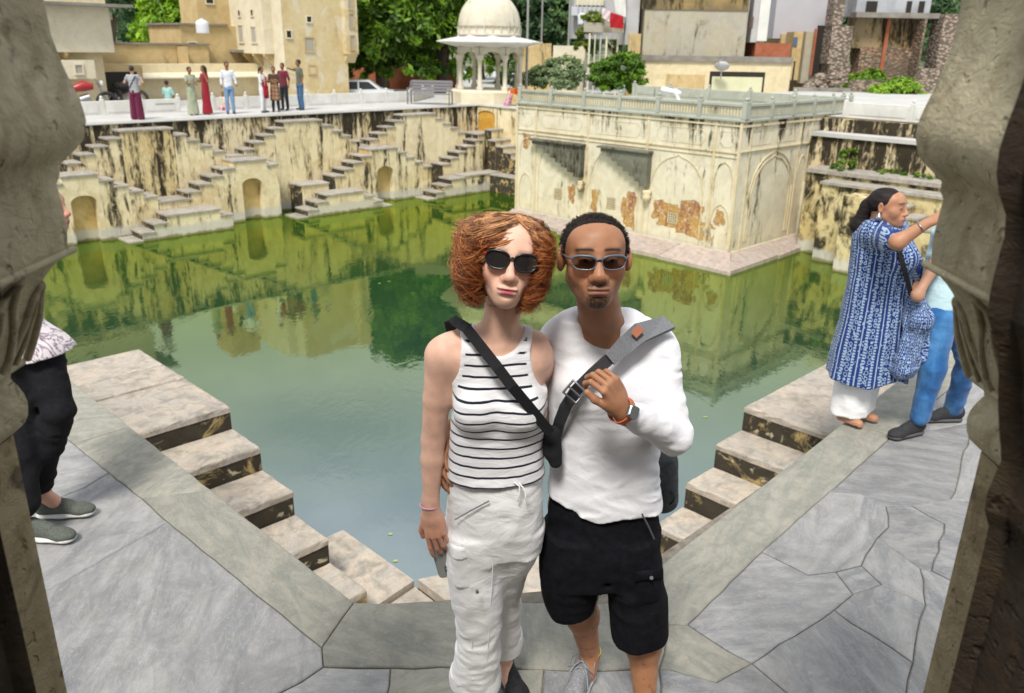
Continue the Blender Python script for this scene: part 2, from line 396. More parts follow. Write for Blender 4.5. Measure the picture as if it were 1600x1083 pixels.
def face_color(V, c, M, s, skin, lip, brow, blush=.0, beard=0.0, browc=(.02, .015, .01), eye=True):
    q = tolocal(V, c, M, s); x, y, z = q[:, 0], q[:, 1], q[:, 2]; ax = np.abs(x)
    C = np.tile(np.array(skin, float), (len(V), 1)); C *= (1+.10*vnoise(V[:, 0]*45, V[:, 1]*45, V[:, 2]*45)+.05*vnoise(V[:, 0]*140, V[:, 1]*140, V[:, 2]*140))[:, None]
    fr = y < -.04
    red = np.exp(-((ax-.042)**2+(z+.035)**2)/.0006)*fr+.8*np.exp(-(x**2+(z+.038)**2)/.00025)*(y < -.1)+.7*(ax > .074)*(ax < .1)*(np.abs(z) < .05)*(np.abs(y) < .04)
    C = lerp3(C, C*np.array([1.05, .72, .66]), np.clip(red*blush, 0, 1))
    zl = -.0722-.10*ax*ax/.02
    up_ = (z > -.0715)*np.exp(-((np.maximum(ax-.004, 0)/.020)**4))*(1-sstep(.0045, .0075, z+.0715+ax*.12))
    lo_ = (z <= -.0715)*np.exp(-((ax/.0195)**4))*(1-sstep(.009, .0125, -.0715-z+ax*ax*6))
    L = np.clip(up_+lo_, 0, 1)*(y < -.083); C = lerp3(C, np.tile(np.array(lip, float), (len(V), 1)), L)
    ml = np.exp(-((z+.0717)/.0014)**2)*(ax < .025)*(y < -.085); C *= (1-.55*ml)[:, None]
    bz = .026-.12*(ax-.03)**2/.03; B = np.exp(-((z-bz-.10*(.012-np.abs(ax-.03)).clip(-.02, 0))/(.0042))**2)*sstep(.008, .016, ax)*(1-sstep(.05, .058, ax))*fr
    C = lerp3(C, np.tile(np.array(browc, float), (len(V), 1)), np.clip(B*brow, 0, 1))
    if eye:
        E = ((ax-.032)/.0135)**2+((z+.001)/.0048)**2 < 1; E &= fr; I = ((ax-.032)**2+(z+.0005)**2 < .0048**2) & E
        C[E] = (.22, .20, .185); C[I] = (.02, .012, .008)
    if beard > 0:
        chin = np.exp(-(ax/.026)**4)*(z < -.086)*(y < -.03)*(z > -.125); mus = np.exp(-(ax/.027)**4)*np.exp(-((z+.0585)/.005)**2)*(y < -.07)
        jawb = .25*(z < -.06)*(y < .01)*(z > -.13); n_ = .6+.5*vnoise(V[:, 0]*300, V[:, 1]*300, V[:, 2]*300)
        C = lerp3(C, np.tile(np.array((.018, .013, .010)), (len(V), 1)), np.clip((chin*1.5+mus*1.3+jawb)*n_*beard, 0, .92))
    return np.clip(C, 0, 1)

def hand_ops(side=1, curl=(.3, .35, .4, .5), spread=.06, thumb=(.6, .5, .3), size=1.0, fr=.0085):
    """palm from wrist at origin along +y; back of the hand is +z; thumb towards side*x"""
    O = [('u', ell((0, .045, 0), (.041, .050, .0145)), .01), ('u', cap((0, -.03, 0), (0, .02, 0), .026, .029, (0, 0, 1), .68), .02),
         ('u', cap((side*.026, .014, -.006), (side*.036, .048, -.006), .014, .012), .012)]
    xs = [.029, .0098, -.0098, -.028]; ls = [(.042, .026, .020), (.046, .030, .021), (.042, .028, .020), (.033, .021, .018)]; ys = [.088, .092, .088, .080]
    for i in range(4):
        x = side*xs[i]; a = spread*(1.5-i)*side; p = np.array([x, ys[i], .001]); ang = curl[i]*.75; r = fr*(1 if i < 3 else .88)
        O.append(('u', cap((x*.75, .03, 0), p, r*1.1, r*1.15), .008))
        for j, Ls in enumerate(ls[i]):
            d = np.array([math.sin(a)*math.cos(ang), math.cos(ang)*math.cos(a), -math.sin(ang)]); q = p+d*Ls
            O.append(('u', cap(p, q, r*(1-.07*j), r*(.93-.07*j)), .0025)); p = q; ang += curl[i]*(1.15 if j == 0 else .75)
    p = np.array([side*.034, .038, -.006]); az, dn, bend = thumb
    for j, (Ls, r) in enumerate(((.038, .0125), (.028, .0105))):
        a = az-bend*j; d = np.array([side*math.sin(a)*math.cos(dn), math.cos(a)*math.cos(dn), -math.sin(dn)]); q = p+d*Ls
        O.append(('u', cap(p, q, r, r*.86), .006)); p = q
    if size != 1.0: O = frame_ops(O, (0, 0, 0), np.eye(3), size)
    return O
def basis(ydir, zdir):
    y = V3(ydir); y /= np.linalg.norm(y); z = V3(zdir); z = z-y*(z@y); z /= np.linalg.norm(z); x = np.cross(y, z); return np.stack([x, y, z], 1)

def strands(paths, r0, n=3, rng=None, cols=None):
    """paths: (N, K, 3) -> thin tapering tubes, one mesh worth of arrays"""
    N, K, _ = paths.shape; T = np.gradient(paths, axis=1); T /= np.linalg.norm(T, axis=2, keepdims=True)+1e-9
    ref = np.tile(np.array([.31, .5, .81]), (N, K, 1)); A = np.cross(T, ref); A /= np.linalg.norm(A, axis=2, keepdims=True)+1e-9; B = np.cross(T, A)
    rr = r0*(1-.75*np.linspace(0, 1, K)**2); V = []
    for k in range(n):
        g = 2*math.pi*k/n; V.append(paths+(A*math.cos(g)+B*math.sin(g))*rr[None, :, None])
    V = np.stack(V, 2).reshape(-1, 3); base = (np.arange(N)[:, None, None]*K+np.arange(K-1)[None, :, None])*n; k = np.arange(n)[None, None, :]; k2 = (k+1) % n
    Q = np.stack([base+k, base+k2, base+n+k2, base+n+k], -1).reshape(-1, 4)
    C = None if cols is None else np.repeat(cols, K*n, 0)
    return V, Q, C
# ================================================================== the place: stepwell basin turned 45 degrees to the view
def UV(u, v, z=0.0): return ((u-v)/R2, (u+v)/R2, z)
RZ = math.pi/4
ZW = -3.0                                    # water level
def G(x, y, z=0.0):
    """photo pixel -> point on a horizontal plane"""
    d = fwd*FOC+rt2*(x-800)-up2*(y-541.5); k = (z-CAM_H)/d.z; return (d.x*k, d.y*k)

def P(x, y, Y):
    """photo pixel at a chosen distance -> world point (used to read off body joints)"""
    d = fwd*FOC+rt2*(x-800)-up2*(y-541.5); k = Y/d.y; return np.array((d.x*k, Y, CAM_H+d.z*k))

# ---------------------------------------------------------------- materials
def stained(name, light=(.60, .52, .34), ochre=(.46, .31, .11), black=.5, streak=(1.0, 1.0, .16), scale=2.2, band=True, treadtop=False, patch=.5, bumpd=.02, oamt=.55, fine=1.0, pcol=None, pscale=1.7, drip=None):
    t = NT(name); p = t.pos(); ps = t.pos(streak)
    n1 = t.noise(p, .55, 5, .6, .6); n2 = t.noise(p, 3.4, 6, .65, .4); st = t.noise(ps, scale, 6, .68, .5); st2 = t.noise(t.pos((1, 1, .35), loc=(7, 3, 2)), scale*2.3, 5, .7, .8); big = t.noise(t.pos(loc=(4, 9, 1)), .38, 3, .5)
    c = t.mix(t.ramp(n1, [(.36, 0.0), (.62, oamt)]), light, ochre)
    c = t.mix(t.ramp(n2, [(.40, 0.0), (.66, .55)]), c, tuple(x*1.18 for x in light))
    c = t.mix(t.math('MULTIPLY', t.ramp(t.noise(p, pscale, 6, .6, 1.0), [(.50, 0.0), (.56, 1.0)]), patch), c, pcol or tuple(min(1, x*1.10+.03) for x in light))
    thr = t.math('ADD', t.math('MULTIPLY', big, .45), .80-black*.62)
    m = t.math('SUBTRACT', t.math('ADD', st, t.math('MULTIPLY', t.math('SUBTRACT', st2, .5), .7)), t.math('MULTIPLY', thr, .80))
    c = t.mix(t.ramp(m, [(-.0, 0.0), (.06, .55)]), c, (.26, .20, .10)) if False else c
    if drip:
        zz_ = t.sep(p)[2]; dd_ = t.math('MULTIPLY', t.math('SUBTRACT', 1.0, t.math('DIVIDE', t.math('SUBTRACT', drip[0], zz_), drip[1]), clamp=True), drip[2]); m = t.math('ADD', m, dd_)
    mk0 = t.ramp(t.math('ADD', m, .06), [(.0, 0.0), (.09, .25)]); c = t.mix(mk0, c, tuple(x*.42 for x in ochre))
    mk = t.ramp(m, [(.0, 0.0), (.13, 1.0)])
    c = t.mix(mk, c, t.mix(n2, (.012, .010, .007), (.060, .048, .028)))
    if band:
        z = t.sep(p)[2]; zz = t.math('ADD', z, t.math('MULTIPLY', t.math('SUBTRACT', n2, .5), .25))
        wb = t.ramp(t.math('SUBTRACT', zz, ZW), [(.26, 1.0), (.36, 0.0)]); c = t.mix(t.math('MULTIPLY', wb, .8), c, (.50, .485, .44))
        wl = t.ramp(t.math('SUBTRACT', zz, ZW), [(.03, 1.0), (.09, 0.0)]); c = t.mix(t.math('MULTIPLY', wl, .85), c, (.16, .13, .045))
    t.color(c); t.rough(.9); t.b.inputs['Specular IOR Level'].default_value = .2
    t.bump(t.math('ADD', t.math('MULTIPLY', n2, 1.0), t.math('MULTIPLY', t.noise(p, 22*fine, 4), .35)), .5, bumpd); return t.m
M_WALLD = stained('mossy_plaster', light=(.64, .56, .38), black=.66, scale=3.2, streak=(1, 1, .10), drip=(-.05, .9, .12))
M_STEP = stained('weathered_plaster', light=(.66, .58, .385), black=.60, scale=3.0, streak=(1, 1, .10))
M_STEPL = stained('cream_plaster', light=(.68, .60, .41), black=.49, scale=3.0, streak=(1, 1, .10))
M_PAL = stained('palace_plaster', light=(.60, .555, .43), ochre=(.46, .39, .24), black=.40, scale=2.6, streak=(1, 1, .14), oamt=.35, patch=.5, bumpd=.012, drip=(.55, .7, .13))
M_PALD = stained('palace_trim', light=(.56, .49, .33), black=.40, scale=2.2, band=False, oamt=.3)
M_DSTEP = stained('black_streaked_plaster', light=(.60, .50, .29), ochre=(.50, .34, .12), black=.68, scale=3.4, streak=(1, 1, .09))
M_NICHE = stained('ochre_plaster', light=(.56, .42, .20), ochre=(.46, .27, .07), black=.05, scale=2, oamt=.8)
M_ALC = stained('alcove_ochre', light=(.52, .30, .05), ochre=(.42, .20, .03), black=.08, scale=2, oamt=.8, band=False)
def stone(name, a, b, vein=(.5, .45, .38), scale=1.0, bump=.35, rough=.62, dirt=.3):
    t = NT(name); p = t.pos(); r = t.rand(); off = t.n('ShaderNodeVectorMath', operation='ADD'); cb = t.n('ShaderNodeCombineXYZ')
    t.l(t.math('MULTIPLY', r, 37.0), cb.inputs[0]); t.l(t.math('MULTIPLY', r, 91.0), cb.inputs[1]); t.l(p, off.inputs[0]); t.l(cb.outputs[0], off.inputs[1]); q = off.outputs[0]
    rot = t.n('ShaderNodeVectorRotate', rotation_type='Z_AXIS'); t.l(q, rot.inputs['Vector']); t.l(t.math('MULTIPLY', r, 3.1), rot.inputs['Angle'])
    mp_ = t.n('ShaderNodeMapping'); t.l(rot.outputs[0], mp_.inputs[0]); mp_.inputs['Scale'].default_value = (1, 3.2, 1); s = mp_.outputs[0]
    n1 = t.noise(s, 1.7*scale, 8, .62, 1.6); n2 = t.noise(q, 9*scale, 6, .65, .6); n3 = t.noise(s, 5.5*scale, 7, .7, 2.2)
    c = t.mix(t.ramp(n1, [(.40, 0.0), (.60, 1.0)]), a, b); c = t.mix(t.math('MULTIPLY', t.ramp(n3, [(.50, 0.0), (.535, 1.0), (.57, 0.0)]), .45), c, vein)
    c = t.mix(t.math('MULTIPLY', t.ramp(n2, [(.46, 0.0), (.66, 1.0)]), dirt), c, (.15, .14, .115)); c = t.mix(t.math('MULTIPLY', t.ramp(t.noise(q, 3.2*scale, 7, .7, .8), [(.52, 0.0), (.64, 1.0)]), .40), c, tuple(x*.62 for x in a)); c = t.mix(t.ramp(t.noise(q, 26, 5, .7), [(.60, 0.0), (.72, .5)]), c, (.46, .43, .37))
    c = t.mix(t.ramp(t.noise(p, 1.1, 3), [(.3, .0), (.7, .22)]), c, (.30, .285, .25)); hs = t.n('ShaderNodeHueSaturation'); hs.inputs['Saturation'].default_value = 1; t.l(c, hs.inputs['Color']); t.l(t.math('ADD', t.math('MULTIPLY', r, .22), .88), hs.inputs['Value'])
    t.color(hs.outputs[0]); t.rough(t.ramp(n2, [(.3, rough-.12), (.7, rough+.12)]))
    h = t.math('ADD', t.math('ADD', n2, t.math('MULTIPLY', n3, 1.2)), t.math('MULTIPLY', t.noise(q, 60, 4, .7), .35)); t.bump(h, bump, .012); return t.m
M_SLATE = stone('blue_grey_slate', (.165, .17, .182), (.285, .283, .282), (.38, .37, .35))
M_KERB = stone('greenish_quartzite', (.20, .205, .175), (.295, .285, .235), (.36, .33, .26), 1.4, .55, .7, .35)
M_TREAD = stone('cream_marble_tread', (.50, .42, .33), (.40, .36, .31), (.20, .17, .14), .9, .35, .6, .65)
M_TREADF = stone('grey_tread', (.42, .385, .33), (.30, .27, .225), (.2, .18, .15), .8, .25, .8, .5)
def riser(name):
    t = NT(name); p = t.pos(); n1 = t.noise(p, 3.2, 6, .68, .7); n2 = t.noise(p, 9, 5, .6); c = t.mix(t.ramp(n1, [(.55, 0.0), (.64, 1.0)]), t.mix(n2, (.012, .010, .007), (.06, .047, .026)), (.40, .29, .12))
    c = t.mix(t.ramp(t.noise(p, 5, 4, .6, 1.2), [(.62, 0.0), (.68, .9)]), c, (.50, .44, .30)); t.color(c); t.rough(.92); t.bump(t.math('ADD', n1, t.math('MULTIPLY', t.noise(p, 40, 4), .3)), .5, .012); return t.m
M_RISER = riser('mouldy_riser')
M_MORTAR = plain('mortar', (.17, .15, .12), .95, 0, 20, .35, .5)
M_MARBLE = plain('white_marble_paving', (.46, .455, .44), .7, 0, 1.2, .12, .1)
M_WHITEW = stained('white_parapet', light=(.58, .58, .55), ochre=(.50, .48, .42), black=.12, scale=1.5, band=False, oamt=.5, bumpd=.005)
M_GREYBAL = stained('grey_balustrade_stone', light=(.34, .355, .30), ochre=(.27, .28, .22), black=.16, scale=3, band=False, bumpd=.005)
M_EARTH = plain('earth', (.22, .17, .11), .95, 0, 1.5, .35, .4)

# ---------------------------------------------------------------- water
t = NT('pond_water'); p = t.pos(); t.t.nodes.remove(t.b)
dif = t.n('ShaderNodeBsdfDiffuse'); gls = t.n('ShaderNodeBsdfGlossy'); mxs = t.n('ShaderNodeMixShader'); fr = t.n('ShaderNodeFresnel'); fr.inputs[0].default_value = 3.6
dif.inputs[0].default_value = (.018, .060, .040, 1); lw = t.n('ShaderNodeLayerWeight'); lw.inputs[0].default_value = .5; fc = t.ramp(lw.outputs[1], [(.48, 0.0), (.80, 1.0)]); t.l(t.mix(fc, (.86, .97, 1.0), (.84, .92, .21)), gls.inputs[0]); gls.inputs[1].default_value = .015
w1 = t.noise(t.pos((1, .45, 1), rot=(0, 0, .3)), 2.4, 4, .6, .5); w2 = t.noise(t.pos((1, .6, 1)), 9, 3, .5); cal = t.ramp(t.noise(p, .16, 2), [(.40, .25), (.62, 1.0)])
hgt = t.math('MULTIPLY', t.math('ADD', w1, t.math('MULTIPLY', w2, .35)), cal)
bp = t.n('ShaderNodeBump'); bp.inputs['Strength'].default_value = .10; bp.inputs['Distance'].default_value = .05; t.l(hgt, bp.inputs['Height'])
t.l(bp.outputs[0], gls.inputs['Normal']); t.l(bp.outputs[0], fr.inputs['Normal'])
alg = t.ramp(t.noise(p, .35, 4, .6, 1), [(.45, 0.0), (.7, 1.0)]); dc = t.mix(fc, (.026, .050, .050), t.mix(alg, (.014, .052, .010), (.024, .072, .010))); t.l(dc, dif.inputs[0])
t.l(fr.outputs[0], mxs.inputs[0]); t.l(dif.outputs[0], mxs.inputs[1]); t.l(gls.outputs[0], mxs.inputs[2]); t.l(mxs.outputs[0], t.out.inputs[0]); M_WATER = t.m
m = MB(); m.add([(*UV(1.0, 1.2)[:2], ZW), (*UV(24, 1.2)[:2], ZW), (*UV(24, 26)[:2], ZW), (*UV(1.0, 26)[:2], ZW)], [(0, 1, 2, 3)])
tag(m.build('water', M_WATER), kind='structure')
m = MB(); m.box(-60, 60, -30, 110, -4.6, -4.5); tag(m.build('basin_floor', M_EARTH), kind='structure')
# floating leaves and specks
M_LEAFY = plain('floating_leaf', (.35, .42, .12), .6)
for k, (x, y) in enumerate(((593, 443), (608, 440), (610, 835), (1102, 652), (618, 877), (690, 352))):
    X, Y = G(x, y, ZW); m = MB(); pts = [(X+.028*math.cos(a)*(1.4 if k % 2 else 1), Y+.02*math.sin(a), ZW+.006) for a in np.linspace(0, 6.28, 8)[:-1]]; m.prism(pts, ZW+.003, ZW+.008) if False else m.add(pts, [list(range(7))])
    o = m.build('floating_leaf', M_LEAFY); tag(o, ['pale leaf floating mid-pond, left of the two on the green reflection', 'pale leaf floating mid-pond, right of the two on the green reflection', 'pale leaf floating on the teal water nearest the near steps', 'dark twig floating by the end of the palace reflection', 'tiny leaf on the water beside the hand with the phone', 'small leaf on the water below the far arched niche'][k], 'leaf', 'leaves floating on the water')

# ---------------------------------------------------------------- near terrace: ground sheet, slabs, kerbs
def uvpoly(pts): return [UV(u, v)[:2] for u, v in pts]
m = MB()
m.prism(uvpoly([(-40, -40), (60, -40), (60, 1.86), (2.55, 1.86), (1.56, 2.55), (1.56, 60), (-40, 60)]), -4.4, -.013)
nt_ = tag(m.build('near_terrace', M_MORTAR), kind='structure')
_er = {}
def rough_edge(a, b, amp=.010, step=.09):
    ka, kb = (round(a[0], 1), round(a[1], 1)), (round(b[0], 1), round(b[1], 1)); flip = ka > kb
    key = (kb, ka) if flip else (ka, kb)
    if key not in _er:
        A = V3(G(*key[0])); B = V3(G(*key[1])); L_ = np.linalg.norm(B-A); n = max(1, min(14, int(L_/step))); r = random.Random(str(key)); N_ = np.array((-(B-A)[1], (B-A)[0]))/max(L_, 1e-6)
        pts = [A+(B-A)*i/n+(N_*r.uniform(-amp, amp) if 0 < i < n else 0) for i in range(n+1)]; _er[key] = pts
    pts = _er[key]; return pts[::-1] if flip else pts
def slab(px, mat, name='paving_slab', th=.03, gap=.0055, straight=False, parent=None):
    pts = []
    for i in range(len(px)):
        e = rough_edge(px[i], px[(i+1) % len(px)], .003 if straight else .009); pts += e[:-1]
    pts = [V3(p) for p in pts]; n = len(pts); area = sum(pts[i][0]*pts[(i+1) % n][1]-pts[(i+1) % n][0]*pts[i][1] for i in range(n))/2
    if area < 0: pts = pts[::-1]
    def inset(d):
        r = []
        for i in range(n):
            t_ = pts[(i+1) % n]-pts[i-1]; t_ /= np.linalg.norm(t_)+1e-9; r.append(pts[i]+np.array((-t_[1], t_[0]))*d)
        return r
    a, b = inset(gap*.5), inset(gap*.5+.005); z = random.uniform(-.003, .002); m = MB()
    vs = [(p[0], p[1], -th) for p in a]+[(p[0], p[1], z-.004) for p in a]+[(p[0], p[1], z) for p in b]
    m.add(vs, [(i, (i+1) % n, n+(i+1) % n, n+i) for i in range(n)]+[(n+i, n+(i+1) % n, 2*n+(i+1) % n, 2*n+i) for i in range(n)]+[list(range(2*n, 3*n))])
    o = m.build(name, mat, parent); return o
KS = [[(-60, 462), (105, 590), (203, 666), (115, 693), (-60, 556)], [(203, 666), (330, 765), (222, 778), (170, 738), (115, 693)], [(330, 765), (440, 852), (553, 941), (503, 1011), (262, 815), (222, 778)],
      [(1035, 880), (1320, 658), (1395, 680), (1296, 768), (1190, 862), (1075, 975), (1045, 975), (1035, 940)], [(1320, 658), (1500, 520), (1640, 412), (1740, 430), (1600, 512), (1395, 680)]]
for k in KS: slab(k, M_KERB, 'kerb_stone', parent=nt_, straight=True)
SL = [[(-60, 556), (115, 693), (170, 738), (130, 762), (-60, 830)], [(130, 762), (170, 738), (222, 778), (262, 815), (80, 918), (-60, 985), (-60, 830)],
      [(80, 918), (262, 815), (503, 1011), (505, 1041), (430, 1085), (300, 1160), (60, 1300), (-60, 1300), (-60, 985)], [(505, 1041), (610, 1043), (598, 1160), (300, 1160), (430, 1085)],
      [(1030, 1045), (1050, 1046), (1120, 1065), (1175, 1036), (1240, 1090), (1300, 1200), (1035, 1160)], [(850, 1045), (1030, 1045), (1035, 1160), (850, 1160)],
      [(1296, 768), (1395, 680), (1520, 660), (1486, 780), (1425, 790), (1384, 790), (1345, 772)], [(1075, 975), (1190, 862), (1263, 898), (1306, 893), (1333, 928), (1303, 953), (1175, 1036)],
      [(1190, 862), (1296, 768), (1345, 772), (1384, 790), (1388, 823), (1371, 840), (1346, 883), (1306, 893), (1263, 898)], [(1384, 790), (1425, 790), (1476, 818), (1456, 891), (1438, 888), (1371, 840), (1388, 823)],
      [(1306, 893), (1346, 883), (1378, 913), (1333, 928)], [(1346, 883), (1371, 840), (1438, 888), (1446, 945), (1378, 913)], [(1333, 928), (1378, 913), (1446, 945), (1426, 1035), (1303, 953)],
      [(1175, 1036), (1303, 953), (1426, 1035), (1415, 1090), (1240, 1090)], [(1395, 680), (1600, 512), (1740, 430), (2300, 560), (2300, 900), (1486, 780), (1520, 660)],
      [(1486, 780), (2300, 900), (2300, 1300), (1456, 891), (1476, 818), (1425, 790)], [(1438, 888), (1456, 891), (2300, 1300), (1300, 1200), (1240, 1090), (1415, 1090), (1426, 1035), (1446, 945)]]
for k in SL: slab(k, M_SLATE, parent=nt_)
for k in [[(553, 941), (805, 940), (802, 1044), (610, 1043), (505, 1041), (503, 1011)], [(805, 940), (1035, 940), (1045, 975), (1030, 1045), (850, 1045), (802, 1044)],
          [(610, 1043), (802, 1044), (850, 1045), (850, 1160), (598, 1160)], [(1045, 975), (1075, 975), (1175, 1036), (1120, 1065), (1050, 1046), (1030, 1045)]]: slab(k, M_KERB, parent=nt_)

# near stairs (left flight along v, right flight along u) and corner landing
def rough_block(q, x0, x1, y0, y1, z0, z1, amp=.012, b=.016, step=.07):
    r = random.Random(round(x0*91+y0*37+z1*11, 3)); pts = []
    for (ax, ay), (bx, by) in (((x0, y0), (x1, y0)), ((x1, y0), (x1, y1)), ((x1, y1), (x0, y1)), ((x0, y1), (x0, y0))):
        n = max(2, int(math.hypot(bx-ax, by-ay)/step))
        for k in range(n): pts.append((ax+(bx-ax)*k/n, ay+(by-ay)*k/n))
    cx, cy = (x0+x1)/2, (y0+y1)/2; n = len(pts)
    def lvl(d, z, a):
        o = []
        for x, y in pts:
            dx = min(max(x, x0+d), x1-d); dy = min(max(y, y0+d), y1-d); o.append((dx+r.uniform(-a, 0)*(1 if x >= x1-1e-6 else -1 if x <= x0+1e-6 else 0), dy+r.uniform(-a, 0)*(1 if y >= y1-1e-6 else -1 if y <= y0+1e-6 else 0), z+r.uniform(-a, 0)*.25))
        return o
    L0 = lvl(0, z0, amp*.4); L1 = lvl(0, z1-b, amp*.8); L2 = lvl(b*.35, z1-b*.35, amp*.7); L3 = lvl(b*1.1, z1, amp*.5); vs = L0+L1+L2+L3
    q.add(vs, [(j*n+i, j*n+(i+1) % n, (j+1)*n+(i+1) % n, (j+1)*n+i) for j in range(3) for i in range(n)]+[list(range(3*n, 4*n)), list(range(n))[::-1]])
def near_step(parent, u0, u1, v0, v1, z, zb=-3.3, split=None, lip=.006):
    m = MB(); ux, vx = parent['_o']
    m.box(u0-ux, u1-ux, v0-vx, v1-vx, zb, z-.055, 0); o = m.build('step', [M_RISER], parent)
    segs = [(v0, v1)] if split is None else split
    for a, b in segs:
        q = MB()
        if parent['_ax'] == 'v': rough_block(q, u0-ux, u1+lip-ux, a-vx-lip*(a == v0), b-vx-.005, z-.054, z+random.uniform(-.004, .004))
        else: rough_block(q, a-ux-lip*(a == u0), b-ux-.005, v0-vx, v1+lip-vx, z-.054, z+random.uniform(-.004, .004))
        q.build('tread', [M_TREAD], o)
    return o
st1 = thing('stone_staircase', 'near stone steps descending into the water beyond the left kerb', 'staircase', UV(1.57, 3.4, 0), RZ); st1['_o'] = (1.57, 3.4); st1['_ax'] = 'v'
near_step(st1, 1.57, 2.55, 5.58, 7.3, -.37, split=[(5.58, 6.35), (6.36, 6.75), (6.76, 7.3)])
for k in range(5): near_step(st1, 1.57, 2.55, 5.58-.43*(k+1), 5.58-.43*k, -.37-.185*(k+1), split=[(5.58-.43*(k+1), 5.58-.43*k)])
st2 = thing('stone_staircase', 'near stone steps descending into the water beyond the right kerb, below the woman in blue', 'staircase', UV(3.6, 1.87, 0), RZ); st2['_o'] = (3.6, 1.87); st2['_ax'] = 'u'
near_step(st2, 5.58, 7.0, 1.87, 2.95, -.42, split=[(5.58, 7.0)])
for k in range(5): near_step(st2, 5.58-.375*(k+1), 5.58-.375*k, 1.87, 2.95, -.42-.20*(k+1), split=[(5.58-.375*(k+1), 5.58-.375*k)])
for o_ in (st1, st2): del o_['_o'], o_['_ax']
ld = thing('corner_landing', 'pale cracked stone landing at the waterline in the near corner of the basin', 'landing', UV(1.6, 1.9, 0), RZ)
def lp(pts): return [(u-1.6, v-1.9) for u, v in pts]
def landing_piece(pts, z, th=.07):
    m = MB(); m.prism(lp(pts), -3.3, z-th-.002, 0); m.build('base_block', [M_RISER], ld)
    q = MB(); q.prism(lp(pts), z-th, z, 0); q.build('tread', [M_TREAD], ld)
landing_piece([(2.56, 4.75), (1.62, 4.75), (1.62, 3.43), (2.56, 3.43)][::-1], -1.52)
landing_piece([(2.57, 3.9), (3.02, 3.96), (3.02, 4.85), (2.57, 4.85)], -1.33)
landing_piece([(1.62, 1.92), (2.9, 1.92), (2.99, 3.2), (3.01, 3.94), (2.56, 3.88), (2.55, 3.42), (1.62, 3.42)], -1.37)
landing_piece([(2.91, 1.92), (3.70, 1.92), (3.70, 2.96), (3.28, 3.80), (3.02, 3.92), (3.0, 3.2)], -1.30)
landing_piece([(3.705, 2.97), (4.7, 2.97), (4.7, 3.5), (3.33, 3.84)], -1.42)

# ---------------------------------------------------------------- far side: terrace, retaining walls, step pyramids
m = MB(); m.prism(uvpoly([(-30, 25.12), (23.02, 25.12), (23.02, 18.4), (60, 18.4), (60, 90), (-30, 90)]), -4.4, 0, 0, 1)
tag(m.build('far_terrace', [M_EARTH, M_MARBLE]), kind='structure')
m = MB(); m.prism(uvpoly([(23.24, -30), (60, -30), (60, 18.38), (23.24, 18.38)]), -4.4, .5, 0, 1); tag(m.build('right_terrace', [M_EARTH, M_MARBLE]), kind='structure')
def seg(name, label, cat, u0, u1, v0, v1, z0, z1, mat, cop=None, top=None, cat2=None):
    r = thing(name, label, cat, UV(u0, v0, z0), RZ); m = MB(); m.box(0, u1-u0, 0, v1-v0, 0, z1-z0, 0); m.build('wall', mat, r)
    if cop: q = MB(); q.bbox(-cop[0], u1-u0+cop[0], -cop[0], v1-v0, z1-z0, z1-z0+cop[1], .01); q.build('coping', cop[2], r)
    return r
seg('retaining_wall', 'black-stained retaining wall under the far left terrace', 'wall', -12, 23, 24.98, 25.1, -3.6, -.05, M_WALLD, (.06, .045, M_MARBLE))
seg('retaining_wall', 'cream retaining wall under the terrace between far corner and palace', 'wall', 22.9, 23.02, 18.8, 24.96, -3.6, -.05, M_STEPL, (.06, .045, M_MARBLE))
def pyramid(label, cu, hw, ztop, n, run, rise, vf, vb, zb, mat, name='step_pyramid', niche=None, matl=None, group=None, lefts=None, rights=None, ext=0, landing=None):
    """twin flights climbing to a platform, all flush on the plane v = vf"""
    r = thing(name, label, 'staircase', UV(cu, vf, zb), RZ, group); D = vb-vf
    def blk(nm, a, b, z, mt):
        m = MB(); m.box(a-cu, b-cu, 0, D, 0, z-.06-zb, 0); m.m[2] = m.m[4] = 1; o = m.build(nm, [mt, M_RISER], r)
        q = MB(); q.bbox(a-cu-.02, b-cu+.02, -.035, D, z-.058-zb, z-zb, .012); q.build('tread', [M_TREADF], o); return o
    nl = n if lefts is None else lefts; nr = n if rights is None else rights
    if niche is None: blk('platform', cu-hw, cu+hw, ztop, mat)
    else:
        nwid, nz = niche; nw = nwid/2; H_ = ztop-.06-zb; arch = []
        for k in range(9):
            a = math.pi*k/8; arch.append((nw*math.cos(a), nz-zb-nw*.55+nw*.55*math.sin(a)))
        arch = [(nw, 0)]+arch+[(-nw, 0)]
        m = MB(); m.prismy([(-hw, 0), (-hw, H_), (hw, H_), (hw, 0)]+arch, 0, min(.26, D-.02)); o = m.build('platform', [mat], r)
        q = MB(); q.box(-hw, hw, min(.26, D-.02)+.002, D, 0, H_); q.build('niche_back', [M_NICHE], o)
        q = MB(); q.bbox(-hw-.02, hw+.02, -.035, D, H_+.002, ztop-zb, .012); q.build('tread', [M_TREADF], o)
    for s, c in ((-1, nl), (1, nr)):
        for k in range(c):
            a = hw+run*k; z = ztop-rise*(k+1); x0, x1 = (cu+a, cu+a+run) if s > 0 else (cu-a-run, cu-a); blk('step', x0+.002, x1-.002, z, matl or mat)
    if landing: blk('landing', landing[0], landing[1], landing[2], mat)
    return r
GP = 'upper step pyramids of the far left wall'
pyramid('upper step pyramid with a black-streaked front, nearest the left pillar', 9.62, .74, -.17, 4, .38, .19, 24.4, 24.97, -3.6, M_DSTEP, matl=M_STEP, group=GP, landing=(11.92, 12.78, -1.1))
pyramid('upper step pyramid with a half black, half peeling cream front, middle of three', 14.66, .70, -.17, 5, .365, .19, 24.4, 24.97, -3.6, M_STEP, group=GP, lefts=4, rights=5)
